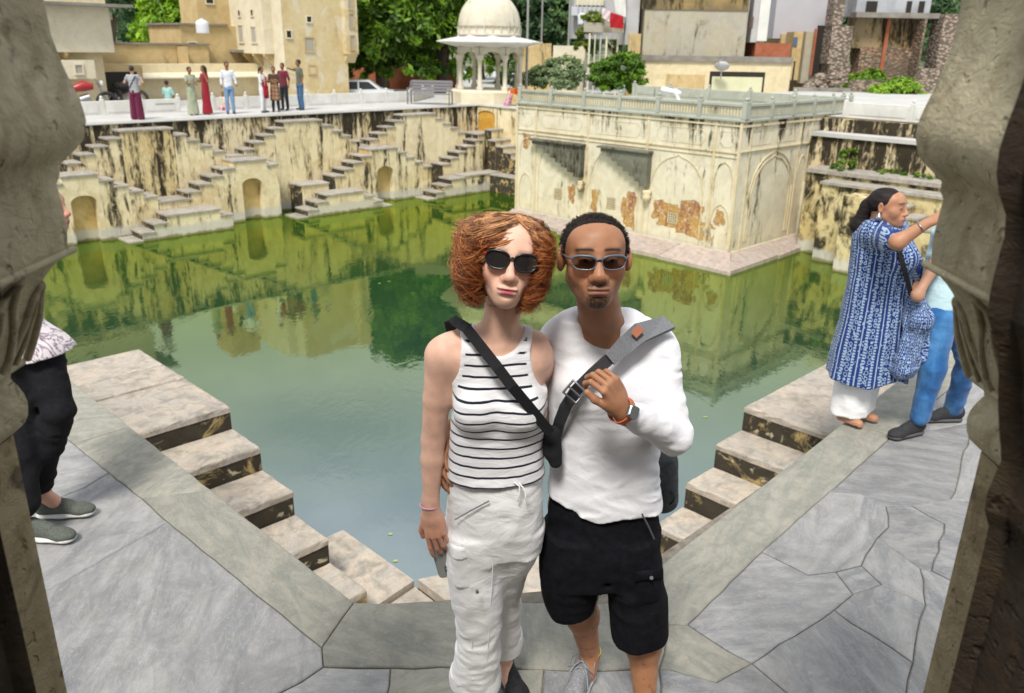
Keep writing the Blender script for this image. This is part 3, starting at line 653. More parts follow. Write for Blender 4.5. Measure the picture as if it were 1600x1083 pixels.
pyramid('upper step pyramid with pale cream streaked front, nearest the far corner', 19.45, .74, -.17, 4, .37, .19, 24.4, 24.97, -3.6, M_STEPL, group=GP)
pyramid('upper step pyramid half hidden behind the left pillar', 4.66, .70, -.17, 4, .38, .19, 24.4, 24.97, -3.6, M_STEP, group=GP)
GN = 'lower step pyramids with arched niches'
pyramid('arched ochre niche pyramid at the waterline beside the left pillar', 7.42, .46, -1.16, 4, .375, .19, 23.65, 24.39, -3.6, M_STEPL, niche=(.66, -1.72), group=GN, matl=M_STEP, rights=4, lefts=3, landing=(9.40, 10.34, -2.1))
pyramid('arched niche pyramid in the middle of the far left wall', 12.30, .54, -1.16, 4, .375, .19, 23.65, 24.39, -3.6, M_STEPL, niche=(.66, -1.72), group=GN, rights=1, landing=(14.0, 15.0, -2.1))
pyramid('arched niche pyramid nearest the far corner, ochre inside', 17.30, .56, -1.16, 5, .37, .19, 23.65, 24.39, -3.6, M_STEPL, niche=(.70, -1.78), group=GN, matl=M_STEP, lefts=4, rights=4)
GW = 'waterline step blocks'
pyramid('low cream step block in the water between the two left niches', 10.05, .78, -2.35, 3, .37, .2, 22.9, 23.64, -3.6, M_STEPL, group=GW, lefts=3, rights=1)
pyramid('low cream step block in the water between the two right niches', 15.15, .70, -2.35, 3, .37, .2, 22.9, 23.64, -3.6, M_STEPL, group=GW, lefts=3, rights=3)
pyramid('low dark step block at the left end of the far corner ledge', 20.0, .32, -2.35, 3, .37, .2, 22.9, 23.64, -3.6, M_STEP, group=GW, lefts=3, rights=0)
# corner: platform, two flights, waterline ledge
cr = thing('corner_staircase', 'concave corner staircase in the far corner beside the palace', 'staircase', UV(23, 25, -3.6), RZ)
def cblk(nm, u0, u1, v0, v1, z, mt, par=None):
    m = MB(); m.box(u0-23, u1-23, v0-25, v1-25, 0, z-.06+3.6, 0); m.m[4] = 1; o = m.build(nm, [mt, M_RISER], par or cr); q = MB(); q.bbox(u0-23-.02, u1-23, v0-25-.03, v1-25, z-.058+3.6, z+3.6, .012); q.build('tread', [M_TREADF], o)
cblk('platform', 21.95, 22.88, 24.0, 24.96, -.98, M_STEP); cblk('platform', 22.3, 22.88, 23.6, 23.99, -.82, M_STEP)
for k in range(5):
    cblk('step', 21.95-.40*(k+1), 21.95-.40*k-.004, 23.72, 24.39, -1.17-.19*k, M_STEP)
    cblk('step', 22.1, 22.88, 23.59-.42*(k+1), 23.59-.42*k-.004, -1.17-.19*k, M_STEPL)
cblk('ledge', 20.35, 22.88, 22.95, 23.58, -2.30, M_STEP); cblk('ledge', 21.6, 22.88, 18.9, 22.94, -2.34, M_STEPL)
al = thing('ochre_alcove', 'bright ochre arched alcove just under the terrace in the far corner', 'alcove', UV(22.86, 24.45, -.98), RZ)
m = MB(); pts = [(-.48, .0)]+[(.48*math.cos(a), .62+.16*math.sin(a)) for a in np.linspace(math.pi, 0, 9)]+[(.48, 0)]; m.prismx([(a, b) for a, b in pts], -.012, .03); m.build('back', [M_ALC], al)
m = MB(); o_ = [(-.56, .0), (-.56, .88), (.56, .88), (.56, 0)]; inn = [(p[0], p[1]) for p in pts][::-1]; m.prismx(o_[:]+inn, -.05, -.02); m.build('surround', [M_STEP], al)

# white parapets of posts and panels
def parapet(label, u0, v0, du, dv, n, z0, h, mat, name='parapet', post=.10, th=.07, cat='parapet', pierced=False, gap=()):
    r = thing(name, label, cat, UV(u0, v0, z0), RZ); Ln = math.hypot(du, dv); ang = math.atan2(dv, du); step = Ln/n
    pm = MB(); pm.bbox(-post/2, post/2, -post/2, post/2, 0, h+.06, .015); pm.lathe([(.02, h+.06), (.05, h+.10), (.035, h+.14), (.004, h+.16)], n=8)
    me = pm.mesh('post')
    for k in range(n+1):
        link('post', me, mat, r, (du*k/n, dv*k/n, 0), ang)
    if not pierced:
        q = MB(); q.bbox(post/2+.003, step-post/2-.003, -th/2, th/2, 0, h, .01); q.box(post/2+.08, step-post/2-.08, -th/2-.012, -th/2-.001, .08, h-.08); me2 = q.mesh('panel')
    else:
        q = MB(); a0, a1 = post/2+.003, step-post/2-.003; q.box(a0, a1, -th/2, th/2, 0, .07); q.bbox(a0, a1, -th/2, th/2, h-.07, h, .01); q.box(a0, a1, -.006, .006, .0702, h-.0702, 1)
        nb = max(4, int((a1-a0)/.085)); w_ = (a1-a0)/nb
        for i in range(nb+1): q.box(a0+w_*i-.010, a0+w_*i+.010, -.028, .028, .0702, h-.12)
        for i in range(nb):
            c_ = a0+w_*(i+.5)
            for s in (-1, 1): q.add([(c_+s*w_*.5, -.028, h-.15), (c_+s*w_*.5, .028, h-.15), (c_, .028, h-.071), (c_, -.028, h-.071), (c_+s*w_*.5, -.028, h-.11), (c_+s*w_*.5, .028, h-.11)], [(0, 1, 2, 3), (3, 2, 5, 4), (0, 3, 4), (1, 5, 2)])
        me2 = q.mesh('lattice_panel')
    for k in range(n):
        if k in gap: continue
        link('lattice_panel' if pierced else 'panel', me2, [mat, M_PALD] if pierced else mat, r, (du*k/n, dv*k/n, 0), ang)
    return r
parapet('long low white parapet behind the people on the far left terrace', 6.0, 27.4, 15.4, 0, 13, 0, .42, M_WHITEW, gap=(5,))
parapet('pale low parapet turning away behind the bench toward the domed kiosk', 21.5, 27.4, 2.7, 2.0, 2, 0, .42, M_WHITEW)
parapet('white parapet at the edge of the right terrace beyond the palace', 23.3, 10.4, 0, -9.0, 5, .5, .40, M_WHITEW)

# ---------------------------------------------------------------- palace (square pavilion building in the water)
pal = thing('water_palace', 'cream plaster pavilion building standing in the water with blind arches and brackets', 'building', UV(18.9, 10.95, -2.85), RZ)
B0 = 2.85; W_ = 7.9; Hh = .53+B0
m = MB(); m.box(0, 4.1, 0, W_-.02, -.5, Hh); m.build('wall', [M_PAL], pal)
m = MB(); m.prismy([(4.105, 1.50), (5.05, 1.55), (6.0, 1.98), (6.0, Hh), (4.105, Hh)], 0, .6); m.build('upper_wing', [M_PAL], pal)
m = MB(); m.box(4.3, 5.6, .62, W_, 1.4, Hh); m.build('rear_block', [M_PAL], pal)
m = MB(); m.bbox(-.06, 6.08, -.06, W_, Hh+.002, Hh+.07, .02); m.build('cornice', [M_GREYBAL], pal)
def pframe(pts, w_, d, face, name='moulding', mat=None):
    """raised strip following pts (a, z) on the left (x = 0) or right (y = 0) face"""
    m = MB(); N = len(pts)
    for i in range(N-1):
        a = V3(pts[i]); b = V3(pts[i+1]); dd = b-a; L_ = np.linalg.norm(dd)
        if L_ < 1e-6: continue
        dd /= L_; nn = np.array((-dd[1], dd[0]))*w_/2; q = [a+nn-dd*.004, b+nn+dd*.004, b-nn+dd*.004, a-nn-dd*.004]
        if face == 'L': m.add([(-d, *p) for p in q]+[(0.001, *p) for p in q], [(0, 1, 2, 3)]+[(j, 4+j, 4+(j+1) % 4, (j+1) % 4) for j in range(4)])
        else: m.add([(p[0], -d, p[1]) for p in q]+[(p[0], 0.001, p[1]) for p in q], [(3, 2, 1, 0)]+[((j+1) % 4, 4+(j+1) % 4, 4+j, j) for j in range(4)])
    return m.build(name, [mat or M_PALD], pal)
def arch_pts(c, hw, zb, zs, zt, pointed=True, n=14):
    P_ = [(c-hw, zb), (c-hw, zs)]
    for k in range(1, n):
        s = -1+2*k/n; h_ = (1-abs(s)**2.2)**.62; z = zs+(zt-zs)*h_*.93
        if pointed and abs(s) < .16: z += (zt-zs)*.07*(1-abs(s)/.16)
        P_.append((c+hw*s, z))
    return P_+[(c+hw, zs), (c+hw, zb)]
# left face, a = v - 10.95
def a_(v): return v-10.95
for c, hw in ((a_(16.98), .88), (a_(14.87), .88), (a_(12.76), .84)): pframe(arch_pts(c, hw, .05, 1.55, 2.42), .028, .018, 'L', 'blind_arch')
for v_ in (18.02, 15.93, 13.80, 11.70): pframe([(a_(v_), .02), (a_(v_), Hh-.02)], .08, .022, 'L', 'pilaster')
for z_, w_ in ((2.62, .04), (2.50, .025), (Hh-.10, .05), (.06, .09)): pframe([(.0, z_), (W_-.03, z_)], w_*.8, .016+.3*w_, 'L')
pframe([(a_(18.82), .02), (a_(18.82), Hh-.02)], .07, .035, 'L', 'pilaster'); pframe([(.03, .02), (.03, Hh-.02)], .07, .036, 'L', 'pilaster')
for c, hw in ((a_(17.0), .8), (a_(14.87), .8), (a_(12.75), .75), (a_(18.42), .25), (a_(11.35), .22)):
    k = .12; pframe([(c-hw, 2.74+k), (c-hw+k, 2.74), (c+hw-k, 2.74), (c+hw, 2.74+k), (c+hw, 3.12-k), (c+hw-k, 3.12), (c-hw+k, 3.12), (c-hw, 3.12-k), (c-hw, 2.74+k)], .018, .007, 'L', 'cartouche')
for c in (a_(18.42), a_(11.35)): pframe(arch_pts(c, .26, 1.5, 1.95, 2.38, n=10), .022, .02, 'L', 'blind_arch'); pframe(arch_pts(c, .26, .25, .9, 1.3, n=10), .022, .02, 'L', 'blind_arch')
# right face, a = u - 18.9
pframe(arch_pts(1.75, 1.02, .3, 1.55, 2.46), .03, .022, 'R', 'blind_arch'); pframe(arch_pts(1.75, 1.14, .3, 1.58, 2.60), .02, .03, 'R', 'blind_arch')
for x_ in (.42, 3.05, 3.62): pframe([(x_, .12), (x_, Hh-.02)], .05, .03, 'R', 'pilaster')
for z_, w_ in ((2.66, .03), (Hh-.10, .05)): pframe([(.0, z_), (5.9, z_)], w_, .028+.4*w_, 'R')
pframe([(0, .06), (3.6, .06)], .09, .06, 'R')
for c, hw, zs, zt in ((3.33, .20, 1.9, 2.35), (4.45, .35, 1.9, 2.45), (5.35, .32, 2.0, 2.45)): pframe(arch_pts(c, hw, zs-.5 if c < 4 else 1.62, zs, zt, n=10), .02, .02, 'R', 'blind_arch')
for c, hw in ((1.0, .5), (2.3, .5)): pframe([(c-hw, 2.78), (c+hw, 2.78), (c+hw, 3.12), (c-hw, 3.12), (c-hw, 2.78)], .018, .007, 'R', 'cartouche')
# door with dark grille
m = MB(); m.box(3.62, 4.08, -.012, -.001, .12, 1.48); dr = m.build('door', [plain('dark_grille', (.03, .03, .035), .5, 0, 30, .5)], pal)
for k in range(5): q = MB(); q.box(3.66+.09*k, 3.675+.09*k, -.03, -.0125, .14, 1.46); q.build('bar', [plain('iron', (.06, .06, .065), .5)] if k == 0 else [bpy.data.materials['iron']], dr)
m = MB(); m.box(3.54, 3.615, -.07, -.001, .1, 1.56); m.box(4.085, 4.13, -.07, -.001, .1, 1.495); m.build('door_frame', [M_PAL], pal)
# hanging stepped brackets
M_BRK = stained('bracket_stone', light=(.15, .15, .115), ochre=(.09, .085, .06), black=.62, scale=4, band=False)
def bracket(v_hi, v_lo, ztop):
    m = MB(); n = 8; dv = (v_hi-v_lo)/n; pts = [(a_(v_lo), ztop+B0-.95)]
    poly = [(a_(v_lo), ztop+B0)]; poly.append((a_(v_hi), ztop+B0)); z = ztop+B0-.10
    for k in range(n): poly.append((a_(v_hi-dv*k), z)) if k == 0 else None; z -= 0 if k == 0 else .0; 
    poly = [(a_(v_lo), ztop+B0), (a_(v_hi), ztop+B0)]; zz = ztop+B0
    for k in range(n):
        zz = ztop+B0-.10-.115*k; poly.append((a_(v_hi-dv*k), zz)); poly.append((a_(v_hi-dv*(k+1)+.0), zz)) 
    cl = [poly[0]]+[p for i, p in enumerate(poly[1:])]; m.prismx([(p[0], p[1]) for p in cl][::-1], -.20, -.002); o = m.build('bracket', [M_BRK], pal)
    q = MB(); q.bbox(-.27, -.002, a_(v_lo)-.04, a_(v_hi)+.10, ztop+B0+.002, ztop+B0+.055, .01); q.build('bracket_slab', [M_BRK], o)
    k_ = MB(); k_.lathe([(.05, -.05), (.10, .02), (.13, .12), (.09, .16), (.14, .24), (.10, .28)], (-.10, a_(v_lo)+.02, ztop+B0-1.28), 10); k_.build('capital', [M_PALD], o)
    return o
bracket(18.0, 16.02, -.50); bracket(15.28, 13.62, -.47)
# worn red-ochre patches (plaster lost to the water), as thin scabs of render
def patchmat():
    t = NT('rust_stain'); p = t.pos(); n = t.noise(p, 6, 5, .6, .6); z = t.noise(t.pos((1, 1, .4)), 4, 5, .7, 1)
    t.color(t.mix(t.ramp(t.noise(p, 11, 6, .7, 1.2), [(.54, 0.0), (.60, .85)]), t.mix(t.ramp(z, [(.42, 0.0), (.55, 1.0)]), (.27, .11, .055), (.42, .25, .07)), (.60, .53, .38))); t.rough(.95); t.bump(n, .5, .02); return t.m
M_RUST = patchmat()
def blob(c, z, ra, rz_, seed, face='L', n=26):
    r = random.Random(seed); pts = []
    ph = [r.uniform(0, 6.28) for _ in range(4)]
    for k in range(n):
        a = 2*math.pi*k/n; q = 1+.16*math.sin(3*a+ph[0])+.12*math.sin(5*a+ph[1])+.08*math.sin(9*a+ph[2]); e = 2/3.2
        pts.append((c+ra*q*math.copysign(abs(math.cos(a))**e, math.cos(a)), z+B0+rz_*q*math.copysign(abs(math.sin(a))**e, math.sin(a))))
    m = MB(); m.add([(-.006-.001*(seed % 5), p[0], p[1]) for p in pts], [list(range(n))[::-1]]); m.build('bare_patch', [M_RUST], pal)
for k, (v_, z_, ra, rz_) in enumerate(((18.42, -.55, .16, .24), (16.47, -1.94, .14, .26), (15.56, -1.95, .12, .26), (15.57, -2.2, .12, .15), (14.28, -2.12, .24, .50), (13.25, -1.98, .24, .26), (12.88, -2.06, .44, .32), (12.3, -2.08, .50, .46), (12.1, -2.35, .28, .20), (11.72, -2.16, .24, .06), (11.35, -1.92, .15, .20), (11.6, -2.5, .10, .05))): blob(a_(v_), z_, ra, rz_, k)
# small pierced vents
for v_, z_ in ((17.03, -2.02), (14.95, -2.02), (12.80, -2.12)):
    q = MB(); q.box(-.010, -.0005, a_(v_)-.16, a_(v_)+.16, z_+B0-.15, z_+B0+.15); w0 = q.build('vent', [M_BRK], pal); 
    q = MB()
    for k in range(5):
        y0 = a_(v_)-.16+.07*k; q.box(-.022, -.0105, y0, y0+.025, z_+B0-.15, z_+B0+.15); z0 = z_+B0-.15+.065*k; q.box(-.024, -.0222, a_(v_)-.16, a_(v_)+.16, z0, z0+.02)
    q.build('grille', [M_PALD], w0)
# plinth ledge of big sloping slabs at the water line
M_LEDGE = stone('pink_white_ledge', (.50, .42, .36), (.42, .33, .29), (.25, .18, .15), .8, .4, .7, .5)
def ledge_piece(p):
    rj = random.Random(str(p)); p = [p[0], p[1]]+[(u+rj.uniform(-.05, .05), v+rj.uniform(-.05, .05), z+rj.uniform(-.02, .02)) for u, v, z in p[2:]]
    """p: four (u, v, z) corners, inner two first"""
    m = MB(); vs = [(u-18.9, v-10.95, z+B0) for u, v, z in p]; c = np.mean(vs, 0); vs = [tuple(c+(V3(q)-c)*.985) for q in vs]; m.add(vs+[(x, y, z-.12) for x, y, z in vs], [(0, 1, 2, 3), (7, 6, 5, 4)]+[(j, 4+j, 4+(j+1) % 4, (j+1) % 4) for j in range(4)])
    o = m.build('ledge_slab', [M_LEDGE], pal); return o
prev = 10.95
for v0, v1, w0, w1 in ((10.93, 12.4, 1.25, 1.15), (12.4, 13.5, 1.15, 1.2), (13.5, 15.0, 1.2, 1.0), (15.0, 16.2, 1.0, .95), (16.2, 17.4, .75, .7), (17.4, 18.9, .6, .45)):
    i0 = 18.82; ledge_piece([(i0, v1, -2.74), (i0, v0 if v0 > 10.94 else 10.87, -2.74), (18.9-w0, v0 if v0 > 10.94 else 10.15, -2.90), (18.9-w1, v1, -2.90)])
for u0, u1, w0, w1 in ((18.82, 20.2, .75, .72), (20.2, 21.7, .72, .65), (21.7, 23.1, .65, .6)):
    ledge_piece([(u0 if u0 > 18.83 else 18.82, 10.87, -2.74), (u1, 10.87, -2.74), (u1, 10.95-w1, -2.90), (u0 if u0 > 18.83 else 17.70, 10.95-w0 if u0 > 18.83 else 10.15, -2.90)])
m = MB(); m.prism([(-.95, -.5), (5.0, -.4), (5.0, W_), (-.4, W_), (-.8, 3.6)], -.9, -.22); m.build('plinth', [M_WALLD], pal)
parapet('pierced grey stone balustrade along the left edge of the palace roof', 18.9, 18.72, 0, -7.78, 6, .60, .36, M_GREYBAL, 'balustrade', .12, .07, 'balustrade', True)
parapet('pierced grey stone balustrade along the right edge of the palace roof', 19.0, 10.94, 5.75, 0, 5, .60, .36, M_GREYBAL, 'balustrade', .12, .07, 'balustrade', True)
parapet('plain grey parapet along the rear edge of the palace roof', 24.6, 18.7, 0, -7.6, 5, .60, .36, M_GREYBAL, 'parapet', .12)
# white cloth left on the balustrade
CL = [('u', cap((*UV(21.9, 15.55)[:2], 1.02), (*UV(21.9, 14.95)[:2], .95), .09, .06), .05), ('u', cap((*UV(21.9, 15.1)[:2], 1.00), (*UV(21.9, 14.95)[:2], .72), .07, .05), .05)]
cl = thing('cloth', 'white cloth hung over the rear parapet of the palace roof', 'cloth', UV(21.9, 15.2, .95)); sdf_obj('fold', CL, .03, plain('white_cloth', (.72, .74, .78), .9), cl, post=None)

# ---------------------------------------------------------------- far right: stepped wall beyond the palace
M_BLOT = stained('blotched_plaster', light=(.56, .48, .27), black=.62, scale=1.5, streak=(1, 1, .8), patch=.6)
rw = thing('stepped_wall', 'blotched black and cream retaining wall with ledges right of the palace', 'wall', UV(20.8, 3, -3.6), RZ)
def rb(nm, u0, u1, v0, v1, z0, z1, mt, par=None):
    m = MB(); m.box(u0-20.8, u1-20.8, v0-3, v1-3, z0+3.6, z1+3.6); return m.build(nm, [mt], par or rw)
rb('upper_wall', 23.0, 23.22, -6, 10.90, -3.5, .46, M_WALLD)
rb('ledge', 22.35, 22.99, -6, 10.85, .02, .12, M_MARBLE); rb('middle_wall', 22.42, 22.98, -6, 10.85, -3.5, .015, M_WALLD)
rb('ledge', 21.45, 22.41, -2, 10.4, -.84, -.74, M_TREADF); rb('lower_wall', 21.5, 22.40, -2, 10.4, -3.5, -.845, M_BLOT)
q = MB(); H_ = 2.6
aw = [(1.05+5, 0)]; hw = .50; cc = 5.05
arch = [(cc+hw, 0), (cc+hw, 1.55)]+[(cc+hw*math.cos(a), 1.55+.35*math.sin(a)) for a in np.linspace(0, math.pi, 9)][1:-1]+[(cc-hw, 1.55), (cc-hw, 0)]
q.prismx([(0.0, 0), (0.0, H_), (6.6, H_), (6.6, 0)]+arch, 0, .5); q.build('front_wall', [M_BLOT], rw)
rb('niche_back', 21.305, 21.49, 7.2, 9.0, -3.5, -1.0, M_NICHE); rb('ledge', 20.74, 21.44, 3, 9.65, -.995, -.93, M_TREADF)
st3 = thing('side_steps', 'weathered steps on the retaining wall behind the head of the woman in blue', 'staircase', UV(20.1, 5.0, -3.6), RZ)
for k in range(6):
    m = MB(); m.box(0, .68, 1.6-.36*(k+1)+1.0, 1.6-.36*k+1.0-.004, 0, 2.35-.2*k); o = m.build('step', [M_BLOT], st3); q = MB(); q.bbox(-.03, .68, 1.6-.36*(k+1)+.98, 1.6-.36*k+1.0-.004, 2.352-.2*k, 2.41-.2*k, .012); q.build('tread', [M_TREADF], o)
m = MB(); m.box(0, .68, 2.61, 4.2-.5, 0, 2.5); m.build('block', [M_BLOT], st3)
# ================================================================== pavilion around the camera: two carved pillars, unseen roof and walls added to shade them
def pillar_stone(name, a, b, c_):
    t = NT(name); p = t.pos(); n1 = t.noise(p, 5, 6, .65, .8); n2 = t.noise(t.pos((1, 1, 1.8)), 26, 6, .7, .6); n3 = t.vor(p, 16); c = t.mix(t.ramp(n1, [(.35, 0.0), (.65, 1.0)]), a, b)
    c = t.mix(t.math('MULTIPLY', t.ramp(t.noise(p, 9, 5, .6, 1.5), [(.52, 0.0), (.62, 1.0)]), .5), c, c_); c = t.mix(t.ramp(t.noise(p, 12, 3, .5), [(.64, 0.0), (.70, .75)]), c, (.035, .026, .016)); t.color(c); t.rough(.8); t.b.inputs['Specular IOR Level'].default_value = .25
    pit = t.ramp(t.noise(p, 34, 2, .5), [(.26, 0.0), (.36, 1.0)]); t.bump(t.math('ADD', t.math('ADD', n2, n1), t.math('MULTIPLY', pit, .8)), .9, .009); return t.m
M_CAP = pillar_stone('carved_grey_sandstone', (.35, .31, .205), (.49, .44, .30), (.22, .17, .09)); M_SHAFT = pillar_stone('brown_sandstone', (.24, .19, .105), (.36, .30, .19), (.13, .09, .045))
PROF = [(1.60, 0), (1.683, .001), (1.697, .018), (1.712, .024), (1.735, .026), (1.752, .020), (1.765, .008), (1.782, .012), (1.82, .034), (1.86, .054), (1.90, .068), (1.93, .087), (1.948, .106), (1.960, .120), (1.975, .124), (2.0, .127), (2.04, .124), (2.062, .122), (2.074, .132), (2.084, .128), (2.10, .150), (2.118, .166), (2.145, .174), (2.17, .170), (2.21, .157), (2.25, .148), (2.30, .146), (2.36, .152), (2.45, .16), (2.6, .17), (2.8, .19), (3.05, .22)]
def section(off, ch, hx=.15, y0=.945, y1=1.155):
    """chamfered rectangle: x in [-hx-off, hx+off]"""
    X = hx+off; a, b = y0-off*.35, y1+off*.12; c2 = ch*.45
    return [(-X, a+ch), (-X, b-c2), (-X+c2, b), (X-c2, b), (X, b-c2), (X, a+ch), (X-ch, a), (-X+ch, a)]
def dens(poly, n=7):
    r = []
    for i in range(len(poly)):
        p, q = V3(poly[i]), V3(poly[(i+1) % len(poly)])
        for k in range(n): r.append(p+(q-p)*k/n)
    return r
def pillar(xc, side, label):
    t_ = thing('carved_pillar', label, 'pillar', (xc, 0, 0)); m = MB(); rows = []
    for z in (0, .4, .8, 1.2, 1.60): rows.append((z, 0, .045))
    zz = np.linspace(1.61, 3.05, 120); off = np.interp(zz, [p[0] for p in PROF], [p[1] for p in PROF])
    def rings(rs, mb):
        N = None; vs = []
        for z, o, ch in rs:
            s = dens(section(o, ch)); N = len(s); vs += [(p[0]+.0025*vnoise(np.array([p[0]*9.]), np.array([p[1]*9.]), np.array([z*9.]))[0], p[1], z) for p in s]
        mb.add(vs, [(j*N+i, (j+1)*N+i, (j+1)*N+(i+1) % N, j*N+(i+1) % N) for j in range(len(rs)-1) for i in range(N)], 0, True)
        mb.add(vs[:N], [list(range(N))], 0); mb.add(vs[-N:], [list(range(N))[::-1]], 0)
    m = MB(); rings([(z, o, c) for z, o, c in [(0, 0, .05), (.4, 0, .05), (.8, 0, .05), (1.2, 0, .05), (1.679, 0, .05)]], m); m.build('shaft', M_SHAFT, t_)
    q = MB(); rings([(1.681, .0, .045)]+[(z, o, .03+.10*min(o, .13)) for z, o in zip(zz, off) if z > 1.685], q); q.build('capital', M_CAP, t_)
    s0 = -side                                      # the face that looks to the middle of the arch
    def surf(y, z, d=.002):
        o = np.interp(z, [p[0] for p in PROF], [p[1] for p in PROF]); return (s0*(.15+o+d), y, z)
    rib = MB()
    for c, w_, zt in ((1.145, .035, 1.915), (1.06, .062, 1.945), (.965, .035, 1.915)):
        for f in (1.0,):
            pts = []
            for k in range(17):
                u = -1+2*k/16; z = 1.785+(zt-1.785)*f*(1-abs(u)**1.7); pts.append(surf(c+w_*f*u*(1-.25*((z-1.785)/.16)), z, .001))
            rib.tube(pts, .0065, 8)
        rib.tube([surf(c, z) for z in (1.79, 1.83, 1.87, 1.90)], .0042, 6)
    for z in (1.962, 1.786): rib.tube([surf(y, z) for y in np.linspace(.93, 1.165, 6)], .0055, 8)
    rib.build('lotus_relief', M_CAP, t_)
    g = MB(); g.tube([(s0*.152, .99, .0), (s0*.152, .99, 1.66)], .004, 6); g.tube([(s0*.105, .944, .0), (s0*.105, .944, 1.66)], .005, 6); g.build('edge_bead', M_SHAFT, t_)
    b = MB(); b.bbox(-.22, .22, .88, 1.22, 0, .16, .03); b.build('plinth', M_SHAFT, t_)
    return t_
pillar(-.757-.15, -1, 'carved sandstone pillar with lotus capital at the left edge, near the camera')
pillar(.716+.15, 1, 'carved sandstone pillar with lotus capital at the right edge, near the camera')
pv = thing('pavilion', 'stone pavilion around the viewpoint, its unseen roof and walls added to darken the pillars', 'building', (0, -1, 0))  # roof and walls stay out of view, put in to darken the pillars
for nm, b_ in (('roof', (-2.6, 2.6, -2.4, .30, 3.051, 3.25)),  ('shade_rear_wall', (-2.6, 2.6, -2.6, -2.401, .001, 3.25)), ('side_wall', (-2.6, -2.35, -2.4, 1.1, .001, 3.05)), ('side_wall', (2.35, 2.6, -2.4, 1.1, .001, 3.05))):
    m = MB(); m.box(*b_); m.build(nm, M_SHAFT, pv)

M_JSHADE = pillar_stone('shade_dark_stone', (.020, .014, .009), (.040, .028, .016), (.06, .035, .015))  # near-black jamb layer added; its colour stands in for the interior shadow
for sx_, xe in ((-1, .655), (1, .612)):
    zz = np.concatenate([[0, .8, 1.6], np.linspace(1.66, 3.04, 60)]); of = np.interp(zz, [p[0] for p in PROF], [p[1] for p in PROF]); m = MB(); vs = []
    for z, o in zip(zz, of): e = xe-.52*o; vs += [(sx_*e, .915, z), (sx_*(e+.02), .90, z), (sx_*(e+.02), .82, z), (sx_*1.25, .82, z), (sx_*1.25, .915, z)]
    n_ = len(zz); vs = [(x, y+1, z) for x, y, z in vs]; m.add(vs, [(j*5+i, j*5+(i+1) % 5, (j+1)*5+(i+1) % 5, (j+1)*5+i)[::sx_] for j in range(n_-1) for i in range(5)], 0, False); m.build('shade_jamb', M_JSHADE, pv)

# ================================================================== buildings behind
M_BCREAM = stained('limewash_cream', light=(.60, .52, .34), ochre=(.52, .42, .22), black=.12, scale=1.2, band=False, oamt=.5, bumpd=.02)
M_BPALE = stained('pale_plaster', light=(.60, .55, .42), ochre=(.54, .47, .31), black=.08, scale=1.2, band=False, oamt=.5)
M_BOCH = stained('ochre_limewash', light=(.48, .37, .19), ochre=(.42, .30, .13), black=.36, scale=1.4, band=False, oamt=.7)
M_PEEL = stained('peeling_tower_plaster', light=(.55, .46, .27), ochre=(.46, .33, .14), black=.24, scale=.9, band=False, oamt=.7, patch=.85, pcol=(.60, .55, .42), pscale=.75)
M_CONC = stained('stained_concrete', light=(.33, .31, .25), ochre=(.40, .34, .20), black=.42, scale=1.2, band=False, oamt=.6)
M_LGREY = plain('grey_render', (.42, .42, .42), .9, 0, .8, .15); M_DARK = plain('dark_opening', (.02, .016, .012), .9)
M_BRICK = None
t = NT('rubble_brick'); p = t.pos((1, 1, 2.2)); v = t.vor(p, 5.5); vc = t.vor(p, 5.5, out='Color'); n = t.noise(t.pos(), 1.2, 4); c = t.mix(t.ramp(t.sep(vc)[0], [(.2, 0.0), (.8, 1.0)]), (.30, .13, .07), (.36, .30, .20)); c = t.mix(t.ramp(v, [(.35, 0.0), (.62, 1.0)]), c, (.10, .08, .055)); c = t.mix(t.ramp(n, [(.45, 0.0), (.62, .8)]), c, (.11, .085, .06)); t.color(c); t.rough(.95); t.bump(v, .8, -.05); M_BRICK = t.m
t = NT('rubble_stone'); p = t.pos((1, 1, 1.6)); v = t.vor(p, 6); vc = t.vor(p, 6, out='Color'); c = t.mix(t.sep(vc)[0], (.36, .30, .24), (.28, .20, .155)); c = t.mix(t.ramp(v, [(.35, 0.0), (.62, 1.0)]), c, (.11, .09, .065)); t.color(c); t.rough(.95); t.bump(v, .8, -.05); M_RUB = t.m
M_SHADE = plain('weathered_slab', (.20, .185, .16), .9, 0, 2, .3)
def bpart(par, nm, b, mat, up=None):
    m = MB(); m.box(*b); return m.build(nm, mat, par)
def window(par, face, a0, a1, z0, z1, x, mat=None, frame=None, d=.03):
    """face 'V': plane y = x (outward -y);  face 'U': plane x = x (outward -x)"""
    m = MB(); f = MB(); fw = .05
    if face == 'V': m.box(a0, a1, x-.004, x-.001, z0, z1); rs = [(a0-fw, a1+fw, x-d, x-.001, z1+.001, z1+fw), (a0-fw, a1+fw, x-d*1.6, x-.001, z0-fw, z0-.001), (a0-fw, a0-.001, x-d, x-.001, z0, z1), (a1+.001, a1+fw, x-d, x-.001, z0, z1)]
    else: m.box(x-.004, x-.001, a0, a1, z0, z1); rs = [(x-d, x-.001, a0-fw, a1+fw, z1+.001, z1+fw), (x-d*1.6, x-.001, a0-fw, a1+fw, z0-fw, z0-.001), (x-d, x-.001, a0-fw, a0-.001, z0, z1), (x-d, x-.001, a1+.001, a1+fw, z0, z1)]
    o = m.build('window', mat or M_DARK, par)
    for r in rs: f.box(*r)
    f.build('frame', frame or M_BPALE, o); return o
